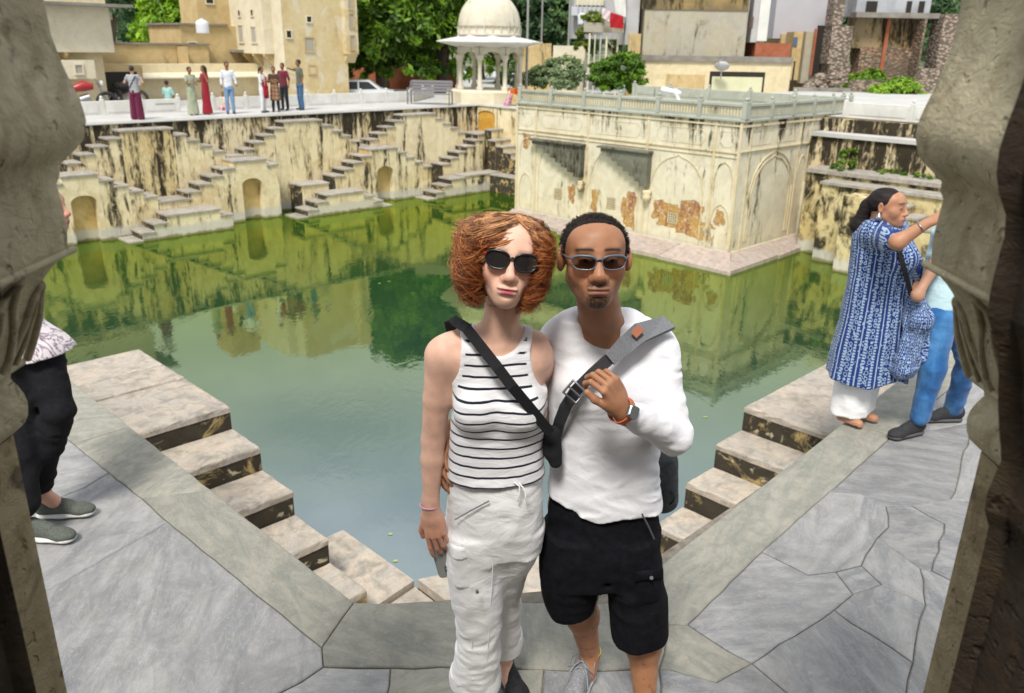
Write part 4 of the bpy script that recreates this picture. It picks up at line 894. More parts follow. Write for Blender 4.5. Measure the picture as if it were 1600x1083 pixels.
# tower house
tw = thing('tower_house', 'tall cream and ochre tower house with bracketed bay and peeling plaster', 'building', UV(18, 31, 0), RZ)
bpart(tw, 'wall', (0, 2.95, 0, 7.5, -.4, 5.2), [M_PEEL])
bpart(tw, 'left_wall', (-.012, -.001, 0.0, 7.5, -.4, 5.2), [M_BPALE])
bpart(tw, 'bay', (-.42, -.013, .75, 4.5, 1.72, 5.2), [M_BPALE])
for k in range(5):
    y0 = .85+.86*k; m = MB(); m.prismy([(0, 0), (-.40, .42), (-.40, .50), (0, .50)][::-1], y0, y0+.12); m.build('bracket', [M_BOCH], tw, (-.013, 0, 1.215))
for k in range(3):
    window(tw, 'U', 1.35+1.05*k, 1.72+1.05*k, 2.15, 2.72+(.06 if k == 1 else 0), -.421, plain('shutter_grey', (.35, .33, .27), .8) if k == 0 else bpy.data.materials['shutter_grey'], M_BPALE)
    window(tw, 'U', 1.45+1.05*k, 1.62+1.05*k, 3.15, 3.35, -.421)
bpart(tw, 'corner_turret', (2.75, 3.35, -.25, 1.6, 1.75, 5.2), [M_PEEL]); m = MB(); m.prismx([(-.25, 0), (.0, -.35), (1.6, -.35), (1.6, 0)][::-1], 2.80, 3.3); m.build('corbel', [M_PEEL], tw, (0, 0, 1.749))
window(tw, 'V', .95, 1.35, 1.85, 2.35, -.001, bpy.data.materials['shutter_grey'], M_BOCH); window(tw, 'V', .15, .35, 2.35, 2.6, -.001); window(tw, 'V', 1.1, 1.3, 2.95, 3.15, -.001); window(tw, 'V', 1.05, 1.35, 1.0, 1.3, -.001, M_PEEL, M_BOCH)
for z0 in (1.95, 2.8, 3.5): window(tw, 'V', 2.95, 3.15, z0, z0+.5, -.251, bpy.data.materials['shutter_grey'], M_BOCH)
# left house
lh = thing('bracketed_house', 'cream house with an overhanging upper storey and small dark windows, far left behind the parapet', 'building', UV(7.0, 30, 0), RZ)
bpart(lh, 'lower_wall', (-3, 3.7, 0, 5, -.3, 1.78), [M_BCREAM]); bpart(lh, 'upper_storey', (-3, 3.95, -.45, 5, 1.781, 3.15), [M_BPALE])
bpart(lh, 'eave_slab', (-3.2, 4.55, -.95, 5, 3.152, 3.24), [M_SHADE]); bpart(lh, 'attic_wall', (-3, 3.9, -.35, 5, 3.242, 5.0), [M_BCREAM])
for k in range(6): window(lh, 'V', -.6+.75*k, -.35+.75*k, 3.55, 3.95, -.351)
for k in range(7):
    x0 = -1.3+.62*k; m = MB(); m.prismx([(0, 0), (-.42, .30), (-.42, .38), (0, .38)], 0, .1); m.build('bracket', [M_BOCH], lh, (x0, -.001, 1.40))
bpart(lh, 'box_bay', (2.25, 3.2, -.62, -.001, .98, 1.55), [M_BPALE]); window(lh, 'V', 2.6, 2.8, 1.15, 1.4, -.621, bpy.data.materials['shutter_grey'])
window(lh, 'V', 1.0, 1.28, 2.28, 2.68, -.451, bpy.data.materials['shutter_grey']); window(lh, 'V', 1.72, 1.92, 2.22, 2.62, -.451); window(lh, 'V', 2.1, 2.25, .72, .86, -.001)
window(lh, 'V', .9, 1.15, .55, 1.05, -.001, plain('red_door', (.25, .06, .03), .7), M_BOCH)
bpart(lh, 'side_shed', (3.71, 5.1, .4, 5, -.3, 1.35), [M_BOCH]); bpart(lh, 'shed_opening', (3.8, 4.9, .385, .399, .0, 1.15), [M_DARK])
# middle yellow houses
mh = thing('ochre_courtyard_wall', 'long ochre yellow wall with a projecting shade slab, behind the women in green and red', 'wall', UV(11.6, 33, 0), RZ)
bpart(mh, 'wall', (-.3, 6.5, 0, .5, -.3, 1.32), [M_BCREAM]); m = MB(); m.prismx([(0, 0), (-.5, -.14), (-.5, -.09), (0, .06)], -.2, 6.4); m.build('shade_slab', [M_BPALE], mh, (0, -.001, .95)); bpart(mh, 'upper_wall', (-.3, 4.6, .8, 1.2, .6, 2.0), [M_BOCH]); bpart(mh, 'coping', (-.35, 4.65, .74, 1.25, 2.002, 2.07), [M_SHADE])
bpart(mh, 'buttress', (3.3, 3.6, .5, .79, .6, 1.95), [M_BOCH]); bpart(mh, 'balcony', (-.1, 1.0, -.4, -.001, 1.08, 1.18), [M_BPALE])
oh = thing('ochre_house', 'ochre house block with a tall square chimney tower, left of the tower house', 'building', UV(15.3, 34, 0), RZ)
bpart(oh, 'wall', (-.1, 4.6, 0, 3, -.3, 2.75), [M_BOCH]); bpart(oh, 'tower', (.9, 2.3, .4, 2, 2.751, 5.6), [M_BOCH]); bpart(oh, 'roof_slab', (-.2, 1.9, -.12, 3, 2.752, 2.82), [M_SHADE]); bpart(oh, 'balcony_slab', (1.9, 4.4, -.5, -.001, 1.75, 1.85), [M_SHADE]); window(oh, 'V', .2, .5, 1.6, 2.1, -.001)
window(oh, 'V', 1.3, 1.6, 3.6, 4.2, .399)
ys = thing('ochre_house', 'small ochre house under the dark tree with a grey flat roof slab', 'building', UV(10.6, 37, 0), RZ); bpart(ys, 'wall', (-1, 2.9, 0, 3, -.3, 2.9), [M_BOCH]); bpart(ys, 'roof_slab', (-1.2, 3.1, -.3, 3.2, 2.902, 3.15), [M_SHADE])
wt_ = thing('water_tank', 'white round plastic water tank on the ochre rooftop', 'water tank', (*P(317, 50, 34.6)[:2], P(317, 52, 34.6)[2]))
m = MB(); m.lathe([(.24, 0), (.25, .05), (.24, .12), (.25, .2), (.24, .28), (.25, .38), (.18, .46), (.07, .50), (.07, .54)], n=20); m.build('tank', plain('white_tank', (.6, .63, .66), .5), wt_)
# chhatri kiosk
ck = thing('domed_kiosk', 'white domed chhatri kiosk on slender columns behind the far corner', 'kiosk', P(764, 158, 35.5)*np.array((1, 1, 0)), math.radians(8))
M_CHH = stained('chhatri_stone', light=(.52, .49, .40), ochre=(.45, .39, .26), black=.36, scale=2.2, band=False, oamt=.4)
pr = [(1.75, 0), (1.75, .44), (1.68, .50)]; m = MB(); m.lathe(pr, n=8, smooth=False); m.build('plinth', [M_BPALE], ck)
cap_me = None
for k in range(8):
    a = math.pi/8+k*math.pi/4; x, y = 1.30*math.cos(a), 1.30*math.sin(a)
    if cap_me is None: q = MB(); q.lathe([(.14, .501), (.14, .62), (.09, .68), (.075, 1.3), (.09, 1.62), (.15, 1.70), (.17, 1.82)], n=10); cap_me = q.mesh('column')
    link('column', cap_me, [M_CHH], ck, (x, y, 0))
am = None
for k in range(8):
    a0 = math.pi/8+k*math.pi/4; a1 = a0+math.pi/4; A = V3((1.3*math.cos(a0), 1.3*math.sin(a0))); B = V3((1.3*math.cos(a1), 1.3*math.sin(a1))); L_ = np.linalg.norm(B-A); n_ = 10
    poly = [(-L_/2+.08, 1.55), (-L_/2, 1.55), (-L_/2, 2.12), (L_/2, 2.12), (L_/2, 1.55), (L_/2-.08, 1.55)]+[((L_/2-.08)*math.cos(t_), 1.60+.36*math.sin(t_)**.8) for t_ in np.linspace(0, math.pi, 11)[1:-1]]
    if am is None: q = MB(); q.prismy(poly, -.06, .06); am = q.mesh('arch_panel')
    c_ = (A+B)/2; link('arch_panel', am, [M_CHH], ck, (c_[0], c_[1], 0), math.atan2(B[1]-A[1], B[0]-A[0]))
m = MB(); m.lathe([(1.35, 2.12), (2.12, 2.30), (2.12, 2.34), (1.30, 2.50), (1.28, 2.56)], n=8, smooth=False); m.build('eave', [plain('white_eave', (.60, .60, .57), .8, 0, 2, .1)], ck)
m = MB(); m.lathe([(1.27, 2.561), (1.29, 2.64), (1.24, 2.66), (1.24, 2.86), (1.28, 2.88), (1.28, 2.93)], n=24); m.build('drum', [M_CHH], ck)
dm = []
for k in range(15):
    a = math.pi/2*k/14; dm.append((1.24*math.cos(a)**.85 if k < 14 else .05, 2.931+1.22*math.sin(a)**1.05))
m = MB(); m.lathe(dm, n=48, flute=16, fl=.012); m.build('dome', [M_CHH], ck); m = MB(); m.lathe([(.28, 4.12), (.34, 4.18), (.10, 4.26), (.14, 4.34), (.03, 4.42), (.01, 4.6)], n=12); m.build('finial', [M_CHH], ck)
m = MB()
for k in range(24):
    a = k*math.pi/12; q = (1.26*math.cos(a), 1.26*math.sin(a)); m.tube([(q[0], q[1], 2.66), (q[0], q[1], 2.86)], .03, 6)
m.build('drum_baluster', [M_CHH], ck)
# right-hand buildings (Y about 40)
def px_box(par, nm, x0, x1, y0, y1, Y, D, mat, off=0.0):
    """box whose front face is the photo rectangle x0..x1, y0 (top)..y1 (bottom) on the plane Y"""
    a = P(x0, y1, Y+off); b = P(x1, y0, Y+off); base = V3(par.location); m = MB(); m.box(a[0]-base[0], b[0]-base[0], Y+off-base[1], Y+off+D-base[1], a[2]-base[2], b[2]-base[2]); return m.build(nm, mat, par)
cb_ = thing('concrete_house', 'stained grey concrete house above a cream wall with a dark garage-like opening', 'building', (9, 40, 0))
px_box(cb_, 'lower_wall', 1003, 1238, 94, 175, 40, 4, [M_BCREAM]); px_box(cb_, 'upper_wall', 1003, 1178, -60, 93, 40.25, 4, [M_CONC]); px_box(cb_, 'coping', 1003, 1240, 90, 94.5, 39.9, 4, [M_SHADE])
px_box(cb_, 'ochre_panel', 1037, 1102, 117, 170, 39.98, .019, [M_BOCH]); px_box(cb_, 'opening', 1106, 1196, 113, 150, 39.985, .012, [M_DARK]); px_box(cb_, 'pale_hoarding', 1110, 1192, 121, 152, 39.93, .04, [plain('pale_hoarding', (.56, .56, .36), .8, 0, 1, .1)])
px_box(cb_, 'stain_band', 1003, 1178, -60, 14, 40.2, .04, [stained('black_mould', light=(.12, .10, .06), black=.6, band=False)]); px_box(cb_, 'side_wall', 976, 1003, -40, 70, 40.6, 3, [M_LGREY])
wh = thing('white_house', 'narrow white house end with a brown shutter between concrete wall and grey gable', 'building', (11.3, 41, 0)); px_box(wh, 'wall', 1172, 1208, -60, 66, 40.9, 3, [M_LGREY]); px_box(wh, 'white_wall', 1182, 1206, -10, 64, 40.85, .04, [plain('white_paint', (.62, .62, .58), .8, 0, 2, .1)]); px_box(wh, 'shutter', 1172, 1178, 26, 44, 40.87, .02, [plain('brown_shutter', (.12, .07, .05), .8)])
px_box(wh, 'red_wall', 1178, 1236, 68, 96, 40.8, 2, [stained('red_brick_wall', light=(.30, .10, .05), ochre=(.24, .08, .04), black=.2, band=False)])
gg = thing('grey_gable_house', 'large pale lavender-grey gable wall behind the ruined brick pier', 'building', (14, 44, 0)); px_box(gg, 'wall', 1207, 1325, -90, 60, 44, 4, [plain('lavender_render', (.44, .43, .46), .9, 0, .5, .08)]); px_box(gg, 'base_wall', 1207, 1325, 55, 175, 43.8, 4, [M_BOCH]); px_box(gg, 'small_tower', 1232, 1256, 50, 125, 42.5, 1.2, [M_BOCH]); px_box(gg, 'blue_window', 1239, 1247, 58, 72, 42.45, .03, [plain('blue_window', (.08, .12, .2), .5)]); px_box(gg, 'shed', 1250, 1292, 50, 130, 42.2, 1.5, [M_CONC]); px_box(gg, 'dark_gap', 1268, 1292, 40, 118, 42.1, .08, [M_DARK]); px_box(gg, 'red_post', 1268, 1274, 45, 118, 42.0, .08, [bpy.data.materials['red_brick_wall']])
rp_ = thing('ruined_pier', 'tall ruined rubble-stone pier with a heap of stones at its foot', 'ruin', (14.6, 41, 0)); px_box(rp_, 'pier', 1300, 1333, -80, 40, 41, 1, [M_RUB]); px_box(rp_, 'pier_middle', 1293, 1334, 41, 100, 41, 1.1, [M_RUB]); px_box(rp_, 'pier_foot', 1289, 1330, 101, 150, 41, 1.2, [M_RUB])
rng3 = random.Random(4)
for k in range(26):
    c = P(1262+rng3.uniform(0, 48), 143-rng3.uniform(0, 1)**1.3*24, 40.6-rng3.uniform(0, .6)); m = MB(); r_ = rng3.uniform(.16, .34); m.lathe([(r_*.5, -r_*.6), (r_, -r_*.2), (r_*.9, r_*.3), (r_*.4, r_*.6)], (c[0]-14.6, c[1]-41, c[2]), 7, smooth=False); m.build('fallen_stone', [M_RUB], rp_)
rb2 = thing('ruined_brick_wall', 'dark ruined brick and plaster wall with grey balconies above, upper right', 'ruin', (17, 42, 0)); px_box(rb2, 'dark_wall', 1330, 1432, 26, 75, 42, 1, [stained('soot_plaster', light=(.22, .18, .12), black=.75, band=False)]); px_box(rb2, 'brick_wall', 1330, 1432, 75, 175, 41.9, 1.1, [M_BRICK]); px_box(rb2, 'balcony_wall', 1336, 1470, -80, 25, 41.8, 2, [plain('grey_blue_render', (.34, .35, .37), .9, 0, 1.2, .3)]); px_box(rb2, 'balcony_slab', 1338, 1470, 21, 27, 41.3, .8, [M_SHADE])
for a, b in ((1352, 1372), (1415, 1426), (1434, 1446)): px_box(rb2, 'opening', a, b, 2, 21, 41.75, .04, [M_DARK])
px_box(rb2, 'brick_pier', 1379, 1388, 27, 115, 41.8, .1, [bpy.data.materials['red_brick_wall']])
rq = thing('ruined_pier', 'rough brick and stone pier of the ruin beside the right carved pillar', 'ruin', (19, 41, 0)); px_box(rq, 'pier', 1424, 1446, 30, 175, 41, 1.2, [M_BRICK]); px_box(rq, 'pier', 1449, 1500, 22, 175, 40.8, 1.2, [M_RUB]); px_box(rq, 'base_block', 1428, 1500, 108, 175, 40.2, .5, [M_RUB])
gw = thing('garden_wall', 'low rubble garden wall under the green bushes at the far right', 'wall', (16.5, 38, 0)); px_box(gw, 'wall', 1325, 1500, 128, 185, 38.5, .5, [M_RUB]); px_box(gw, 'rail', 1240, 1330, 138, 142, 38.2, .1, [M_SHADE])
cg = thing('corrugated_gate', 'row of cream and grey upright panels left of the bright green bush', 'fence', (4, 40.5, 0))
for k, (a, b, mt) in enumerate(((915, 923, 0), (924, 931, 0), (932, 940, 1), (941, 950, 0), (951, 957, 2), (958, 967, 0), (968, 975, 0))): px_box(cg, 'panel', a, b, 52+2*(k % 3), 170, 40.5+.06*(k % 2), .08, [[M_BPALE, M_LGREY, M_BOCH][mt]])
px_box(cg, 'beam', 912, 976, 36, 50, 40.6, .8, [M_CONC]); px_box(cg, 'ochre_side', 976, 1002, 53, 170, 40.45, .2, [M_BOCH])
up_h = thing('white_upper_house', 'white upper house with balcony bars above the planted roof edge', 'building', (3.6, 44, 0)); px_box(up_h, 'wall', 895, 980, -80, 60, 45, 3, [M_LGREY]); px_box(up_h, 'balcony', 900, 944, -10, 8, 44.5, .4, [M_BPALE]); px_box(up_h, 'parapet', 893, 940, 11, 24, 44.4, .5, [plain('blue_white_paint', (.50, .52, .56), .8)])
for k in range(6): px_box(up_h, 'bar', 902+7*k, 904+7*k, -8, 12, 44.2, .05, [bpy.data.materials['white_paint']])
t2 = thing('water_tank', 'small white rooftop water tank left of the hanging red cloth', 'water tank', P(909, 38, 43)); m = MB(); m.lathe([(.2, 0), (.21, .1), (.2, .2), (.21, .4), (.1, .5)], n=16); m.build('tank', bpy.data.materials['white_tank'], t2)
def cloth(label, px, Y, mat):
    c = thing('hanging_cloth', label, 'cloth', P(*px[0], Y)); pts = [P(x, y, Y)-V3(c.location) for x, y in px]; m = MB(); n = 6; vs = []
    for j in range(n+1):
        for i in range(n+1):
            u, v = i/n, j/n; p = (pts[0]*(1-u)+pts[1]*u)*(1-v)+(pts[3]*(1-u)+pts[2]*u)*v; vs.append(p+V3((0, .05*math.sin(u*11+j), 0)))
    m.add(vs, [(j*(n+1)+i, j*(n+1)+i+1, (j+1)*(n+1)+i+1, (j+1)*(n+1)+i) for j in range(n) for i in range(n)], 0, True); m.build('sheet', mat, c)
cloth('dark red cloth hanging from the upper house', [(954, 19), (974, 26), (974, 45), (953, 43)], 40.0, plain('red_cloth', (.35, .004, .01), .9)); cloth('pale pink cloth hanging beside the red one', [(941, 11), (955, 19), (952, 35), (940, 27)], 40.1, plain('pink_cloth', (.60, .50, .53), .9)); cloth('white sheet hanging above the red cloth', [(957, -20), (978, -20), (978, 27), (962, 20)], 40.2, bpy.data.materials['white_paint'])
lw = thing('boundary_wall', 'long brown boundary wall behind the pale shrubs right of the kiosk', 'wall', (2, 43, 0)); px_box(lw, 'wall', 812, 862, 68, 160, 43, .3, [M_BOCH]); px_box(lw, 'white_wall', 862, 915, 72, 160, 42.8, .3, [M_BPALE])
hw = thing('boundary_wall', 'brown brick wall in shadow under the big mango trees', 'wall', (-5, 44, 0)); px_box(hw, 'wall', 540, 720, 95, 165, 44, .3, [bpy.data.materials['red_brick_wall']])
# poles, dish
M_POLE = plain('galvanised_pole', (.30, .30, .28), .6, .3)
for (x, y0, y1, Y, lab, r_) in ((822, 150, -40, 36.5, 'thin grey lamp pole right of the domed kiosk', .055), (888, 80, -40, 43, 'thin pale pole left of the white upper house', .06), (846, 70, -40, 46, 'thin pole in front of the far trees, between two others', .05), (912, 150, 90, 38.5, 'short dark post beside the bright green bush', .05), (1234, 158, 95, 39.5, 'dark post at the corner of the cream garage wall', .05), (1172, -5, 20, 39.9, 'short bracket pole on the concrete house', .03)):
    a = P(x, y0, Y); b = P(x, y1, Y); b[0] = a[0]; tt_ = thing('pole', lab, 'pole', (a[0], a[1], 0)); m = MB(); m.tube([(0, 0, a[2] if Y > 38 else 0), (0, 0, b[2])], [r_, r_*.8], 8); m.build('shaft', M_POLE if x != 1234 else M_DARK, tt_); q = MB(); q.lathe([(r_*1.8, 0), (r_*1.8, .1), (r_*1.1, .14)], (0, 0, a[2]), 8); q.build('base', M_POLE, tt_)
dc = P(1128, 104, 39.4); ds = thing('satellite_dish', 'grey satellite dish on the coping above the dark opening', 'satellite dish', dc); m = MB(); m.lathe([(.02, -.12), (.14, -.11), (.26, -.05), (.34, .03), (.335, .035), (.25, -.04), (.13, -.09), (.02, -.10)], n=20); o = m.build('dish', M_LGREY, ds); o.rotation_euler = (math.radians(-35), .2, 0); m = MB(); m.tube([(0, 0, -.55), (0, .02, -.2)], .03, 8); m.tube([(-.3, -.25, .15), (0, -.1, .35)], .02, 6); m.build('mount', M_POLE, ds)

# ================================================================== vegetation
def leaf_mat(name, rough=.55):
    t = NT(name); c = t.attr('Col'); t.color(c); t.rough(rough); t.b.inputs['Specular IOR Level'].default_value = .35
    tr = t.n('ShaderNodeBsdfTranslucent'); t.l(t.mix(1.0, c, (1.6, 1.7, .6), 'MULTIPLY'), tr.inputs[0]); mx_ = t.n('ShaderNodeMixShader'); mx_.inputs[0].default_value = .30; t.l(t.b.outputs[0], mx_.inputs[1]); t.l(tr.outputs[0], mx_.inputs[2]); t.l(mx_.outputs[0], t.out.inputs[0]); return t.m
M_LEAF = leaf_mat('foliage'); M_BARK = plain('bark', (.10, .075, .05), .95, 0, 6, .4, .6)
def crown(name, parent, blobs, n, size, col, seed, droop=.4, clump=.24, aspect=.42):
    """blobs: (x, y, z, rx, ry, rz) local; leaves sit in clumps near each blob's surface"""
    r = np.random.default_rng(seed); vol = np.array([b[3]*b[4]*b[5] for b in blobs])**.67; vol /= vol.sum(); Vs = []; Cs = []
    for b, f in zip(blobs, vol):
        k = int(n*f); nc = max(4, k//48); d = r.normal(size=(nc, 3)); d /= np.linalg.norm(d, axis=1)[:, None]; d[:, 2] = np.where(d[:, 2] < -.5, -d[:, 2], d[:, 2])
        rad = r.uniform(.62, 1.06, nc)**.6; cc = np.array(b[:3])+d*rad[:, None]*np.array(b[3:6]); tone = r.uniform(.0, 1, nc); idx = r.integers(0, nc, k)
        p = cc[idx]+r.normal(size=(k, 3))*clump*np.array(b[3:6]).mean()*np.array((.5, .5, .33)); nrm = d[idx]*.7+r.normal(size=(k, 3))*.55+np.array((0, 0, .5)); nrm /= np.linalg.norm(nrm, axis=1)[:, None]
        t_ = np.cross(nrm, r.normal(size=(k, 3))); t_ /= np.linalg.norm(t_, axis=1)[:, None]; t_[:, 2] -= droop; t_ /= np.linalg.norm(t_, axis=1)[:, None]; bb = np.cross(nrm, t_); bb /= np.linalg.norm(bb, axis=1)[:, None]
        s = size*r.uniform(.6, 1.35, k)[:, None]; Vs.append(np.stack([p-t_*s, p-bb*s*aspect, p+t_*s, p+bb*s*aspect], 1))
        c = np.array(col[0])*(1-tone[idx][:, None])+np.array(col[1])*tone[idx][:, None]; c = c*r.uniform(.7, 1.3, k)[:, None]; Cs.append(np.repeat(c, 4, 0))
    V = np.concatenate(Vs).reshape(-1, 3); C = np.concatenate(Cs); Q = np.arange(len(V)).reshape(-1, 4); return link(name, np_mesh(name, V, Q, False, C), M_LEAF, parent)
def tree(label, loc, blobs, n, size, col, seed, trunk=(2.0, .18), nm='tree', cat='tree', group=None, **kw):
    t_ = thing(nm, label, cat, loc, 0, group); r = random.Random(seed); m = MB(); h, rad = trunk
    if h > 0:
        m.tube([(0, 0, -.2), (r.uniform(-.1, .1), 0, h*.5), (r.uniform(-.2, .2), 0, h)], [rad*1.3, rad, rad*.8], 10)
        for b in blobs: m.tube([(0, 0, h*.7), ((b[0])*.45, b[1]*.45, (h+b[2])*.5), (b[0]*.9, b[1]*.9, b[2])], [rad*.55, rad*.35, rad*.12], 6)
        m.build('trunk', M_BARK, t_)
    crown('crown', t_, blobs, n, size, col, seed, **kw); return t_
GD = ((.025, .065, .008), (.19, .34, .025)); GB = ((.10, .22, .012), (.30, .46, .03)); GH = ((.035, .085, .035), (.09, .16, .07)); GP_ = ((.14, .20, .10), (.26, .32, .18))
def at(x, y, Y): return P(x, y, Y)
def tl(px, Y): p = P(px, 150, Y); return (p[0], p[1], 0)
def bl(px, py, Y, r, rz_, x0): p = P(px, py, Y); return (p[0]-x0, 0, p[2], r, r, rz_)
x0 = tl(600, 40)[0]; tree('large dark mango tree directly right of the cream tower house', tl(600, 40), [bl(590, 70, 40, 1.5, 1.3, x0), bl(625, 40, 40, 1.7, 1.5, x0), bl(600, -10, 40, 1.9, 1.6, x0), bl(575, 110, 40, .9, .8, x0), bl(640, 110, 40, 1.1, .6, x0), bl(560, 20, 40, 1.1, 1.2, x0), bl(610, -70, 40, 1.6, 1.3, x0)], 26000, .16, GD, 1, (2.0, .28))
x0 = tl(690, 42)[0]; tree('large green mango tree behind and left of the domed kiosk', tl(690, 42), [bl(690, 80, 42, 1.4, 1.1, x0), bl(675, 30, 42, 1.7, 1.4, x0), bl(720, 20, 42, 1.5, 1.4, x0), bl(700, -40, 42, 1.9, 1.3, x0), bl(700, 115, 42, 1.2, .5, x0), bl(660, -80, 42, 1.4, 1.1, x0)], 22000, .16, ((.035, .09, .010), (.26, .44, .03)), 2, (2.0, .28))
x0 = tl(262, 46)[0]; tree('bright green tree rising behind the ochre wall', tl(262, 46), [bl(262, 45, 46, 1.4, 1.1, x0), bl(240, 55, 46, 1.1, .8, x0), bl(290, 40, 46, 1.2, 1.2, x0), bl(262, 0, 46, 1.3, 1.0, x0)], 12000, .16, GB, 3, (1.8, .2))
x0 = tl(190, 48)[0]; tree('dark blue-green tree behind the bracketed house', tl(190, 48), [bl(190, 10, 48, 1.3, 1.5, x0), bl(175, -20, 48, 1.5, 1.3, x0)], 7000, .15, GH, 4, (3.0, .2))
x0 = tl(352, 46)[0]; tree('yellow-green tree filling the gap left of the tower house', tl(352, 46), [bl(352, 35, 46, .9, 1.0, x0), bl(345, 10, 46, .9, .9, x0)], 4500, .15, GB, 5, (1.8, .15))
for k, (px, py, r_, lab, cl_) in enumerate(((850, 40, 2.0, 'hazy green tree right of the dome, nearest the lamp pole', GH), (885, 25, 1.9, 'hazy green tree left of the white upper house', ((.06, .13, .035), (.13, .22, .08))), (830, -10, 2.2, 'tall hazy tree behind the dome', GH), (790, 60, 1.8, 'green tree seen between the kiosk columns', GD))):
    x0 = tl(px, 52)[0]; tree(lab, tl(px, 52), [bl(px, py, 52, r_, r_*.85, x0), bl(px+12, py+40, 52, r_*.9, r_*.6, x0), bl(px-14, py+20, 52, r_*.8, r_*.7, x0)], 8000, .17, cl_, 10+k, (1.5, .2))
def bush(label, px, Y, blobs, n, size, col, seed, **kw): x0 = tl(px, Y)[0]; return tree(label, tl(px, Y), [bl(a, b, Y, c, d, x0) for a, b, c, d in blobs], n, size, col, seed, (0, 0), 'bush', 'bush', **kw)
bush('rounded bright green bush in front of the cream panels', 965, 38.5, [(945, 118, .75, .6), (975, 110, .8, .7), (992, 125, .5, .55), (960, 135, .9, .4), (985, 98, .5, .4)], 9000, .10, ((.04, .10, .010), (.14, .26, .02)), 21)
bush('pale silvery-green shrub right of the lamp pole', 870, 38, [(850, 118, .7, .45), (880, 110, .8, .6), (865, 130, 1.0, .35), (900, 122, .5, .5), (835, 130, .5, .3)], 8000, .09, GP_, 22, )
bush('small pale shrub seen through the kiosk columns', 790, 38, [(795, 125, .6, .4), (820, 128, .6, .35)], 2500, .09, GP_, 23)
bush('bright green bush on the garden wall beside the rubble pier', 1350, 39.2, [(1345, 130, .6, .35), (1362, 124, .55, .4)], 3500, .10, ((.06, .14, .01), (.20, .34, .03)), 24)
bush('yellow-green bush on the garden wall nearest the right pillar', 1400, 38.0, [(1385, 145, .8, .35), (1410, 138, .7, .42), (1425, 150, .6, .3)], 5500, .10, ((.09, .20, .015), (.26, .40, .03)), 25)
bush('low creeper beside the rubble heap', 1305, 38.6, [(1305, 147, .45, .2), (1318, 150, .35, .16)], 1500, .09, ((.08, .18, .012), (.2, .34, .03)), 26)
bush('yellowish plants growing on the roof edge under the white house', 930, 41, [(925, 28, .45, .25), (940, 32, .4, .2), (912, 55, .35, .35), (908, 75, .3, .3)], 3500, .09, ((.10, .15, .02), (.22, .28, .04)), 27)
# greenery on the ledges right of the palace
gt = thing('ledge_weeds', 'weeds growing on the ledge of the wall right of the palace', 'weeds', UV(21.9, 9.6, -.74)); crown('leaves', gt, [(0, 0, .10, .35, .3, .14), (1.0, -.6, .03, .5, .3, .05), (1.7, -1.2, .04, .45, .3, .06), (.2, .3, .3, .25, .2, .22)], 2600, .045, ((.03, .10, .015), (.16, .26, .02)), 30)
# dark backdrop woodland and hill beyond
m = MB(); N = 60; vs = []
for j, (Y, h) in enumerate(((70, 0.0), (95, 6), (150, 24), (230, 46))):
    for i in range(N+1): x = -160+320*i/N; vs.append((x, Y, (h*(.55+.3*math.sin(i*.35+j)+.15*math.sin(i*.9+1)) if j else -.5)))
m.add(vs, [(j*(N+1)+i, j*(N+1)+i+1, (j+1)*(N+1)+i+1, (j+1)*(N+1)+i) for j in range(3) for i in range(N)], 0, True)
t = NT('hill_scrub'); n = t.noise(t.pos(), .6, 6, .65); t.color(t.mix(t.ramp(n, [(.42, 0.0), (.58, 1.0)]), (.035, .07, .025), (.20, .19, .12))); t.rough(.95); t.bump(n, 1, .6); tag(m.build('hill', t.m), kind='structure')
m = MB(); m.box(-90, 90, 60, 72, -.45, -.40); tag(m.build('ground', M_EARTH), kind='structure')
for k, (px, Y, s_) in enumerate(((150, 58, 1.0), (310, 60, 1.1), (470, 60, 1.3), (750, 58, 1.3), (960, 60, 1.2), (1110, 60, 1.2), (1270, 60, 1.1), (1420, 60, 1.3))):
    x0 = tl(px, Y)[0]; tree(['far tree behind the bracketed house roof', 'far tree behind the chimney tower', 'far tree hidden behind the tower house', 'far tree straight behind the dome', 'far tree behind the hanging cloths', 'far tree behind the concrete house', 'far tree behind the grey gable', 'far tree behind the ruined brick wall'][k], tl(px, Y), [(0, 0, 3.6, 3.2*s_, 2.5, 2.4), (2.4, 0, 3.0, 2.6*s_, 2.2, 2.0), (-2.4, 0, 3.0, 2.6*s_, 2.2, 2.0)], 5000, .26, GH, 40+k, (2.4, .3), group=None)
# ================================================================== people
def skin_mat(name, sss=.12, rough=.5):
    t = NT(name); c = t.attr('Col'); f = t.noise(t.pos(obj=True), 420, 3)
    t.color(c); t.rough(t.ramp(t.noise(t.pos(obj=True), 30, 3), [(.3, rough-.06), (.7, rough+.08)]))
    t.b.inputs['Subsurface Weight'].default_value = sss; t.b.inputs['Subsurface Radius'].default_value = (.012, .005, .003); t.b.inputs['Subsurface Scale'].default_value = .6
    t.b.inputs['Specular IOR Level'].default_value = .35
    t.bump(f, .12, .002); return t.m
SKIN = skin_mat('skin')
def fabric(name, c, rough=.85, weave=900, fold=.35, fscale=14, var=.06, sheen=.2, foldvec=(1, 1, 1.6)):
    t = NT(name); p = t.pos(foldvec, obj=True); f = t.noise(p, fscale, 5, .55, .8); g = t.noise(t.pos(obj=True), weave, 2)
    if isinstance(c, tuple): t.color(t.mix(f, tuple(x*(1-var) for x in c), tuple(min(1, x*(1+var)) for x in c)))
    else: t.color(c(t))
    t.rough(rough); t.b.inputs['Sheen Weight'].default_value = sheen; t.b.inputs['Specular IOR Level'].default_value = .25
    h = t.math('ADD', t.math('MULTIPLY', f, 1.0), t.math('MULTIPLY', g, .06)); t.bump(h, fold, .02); return t.m

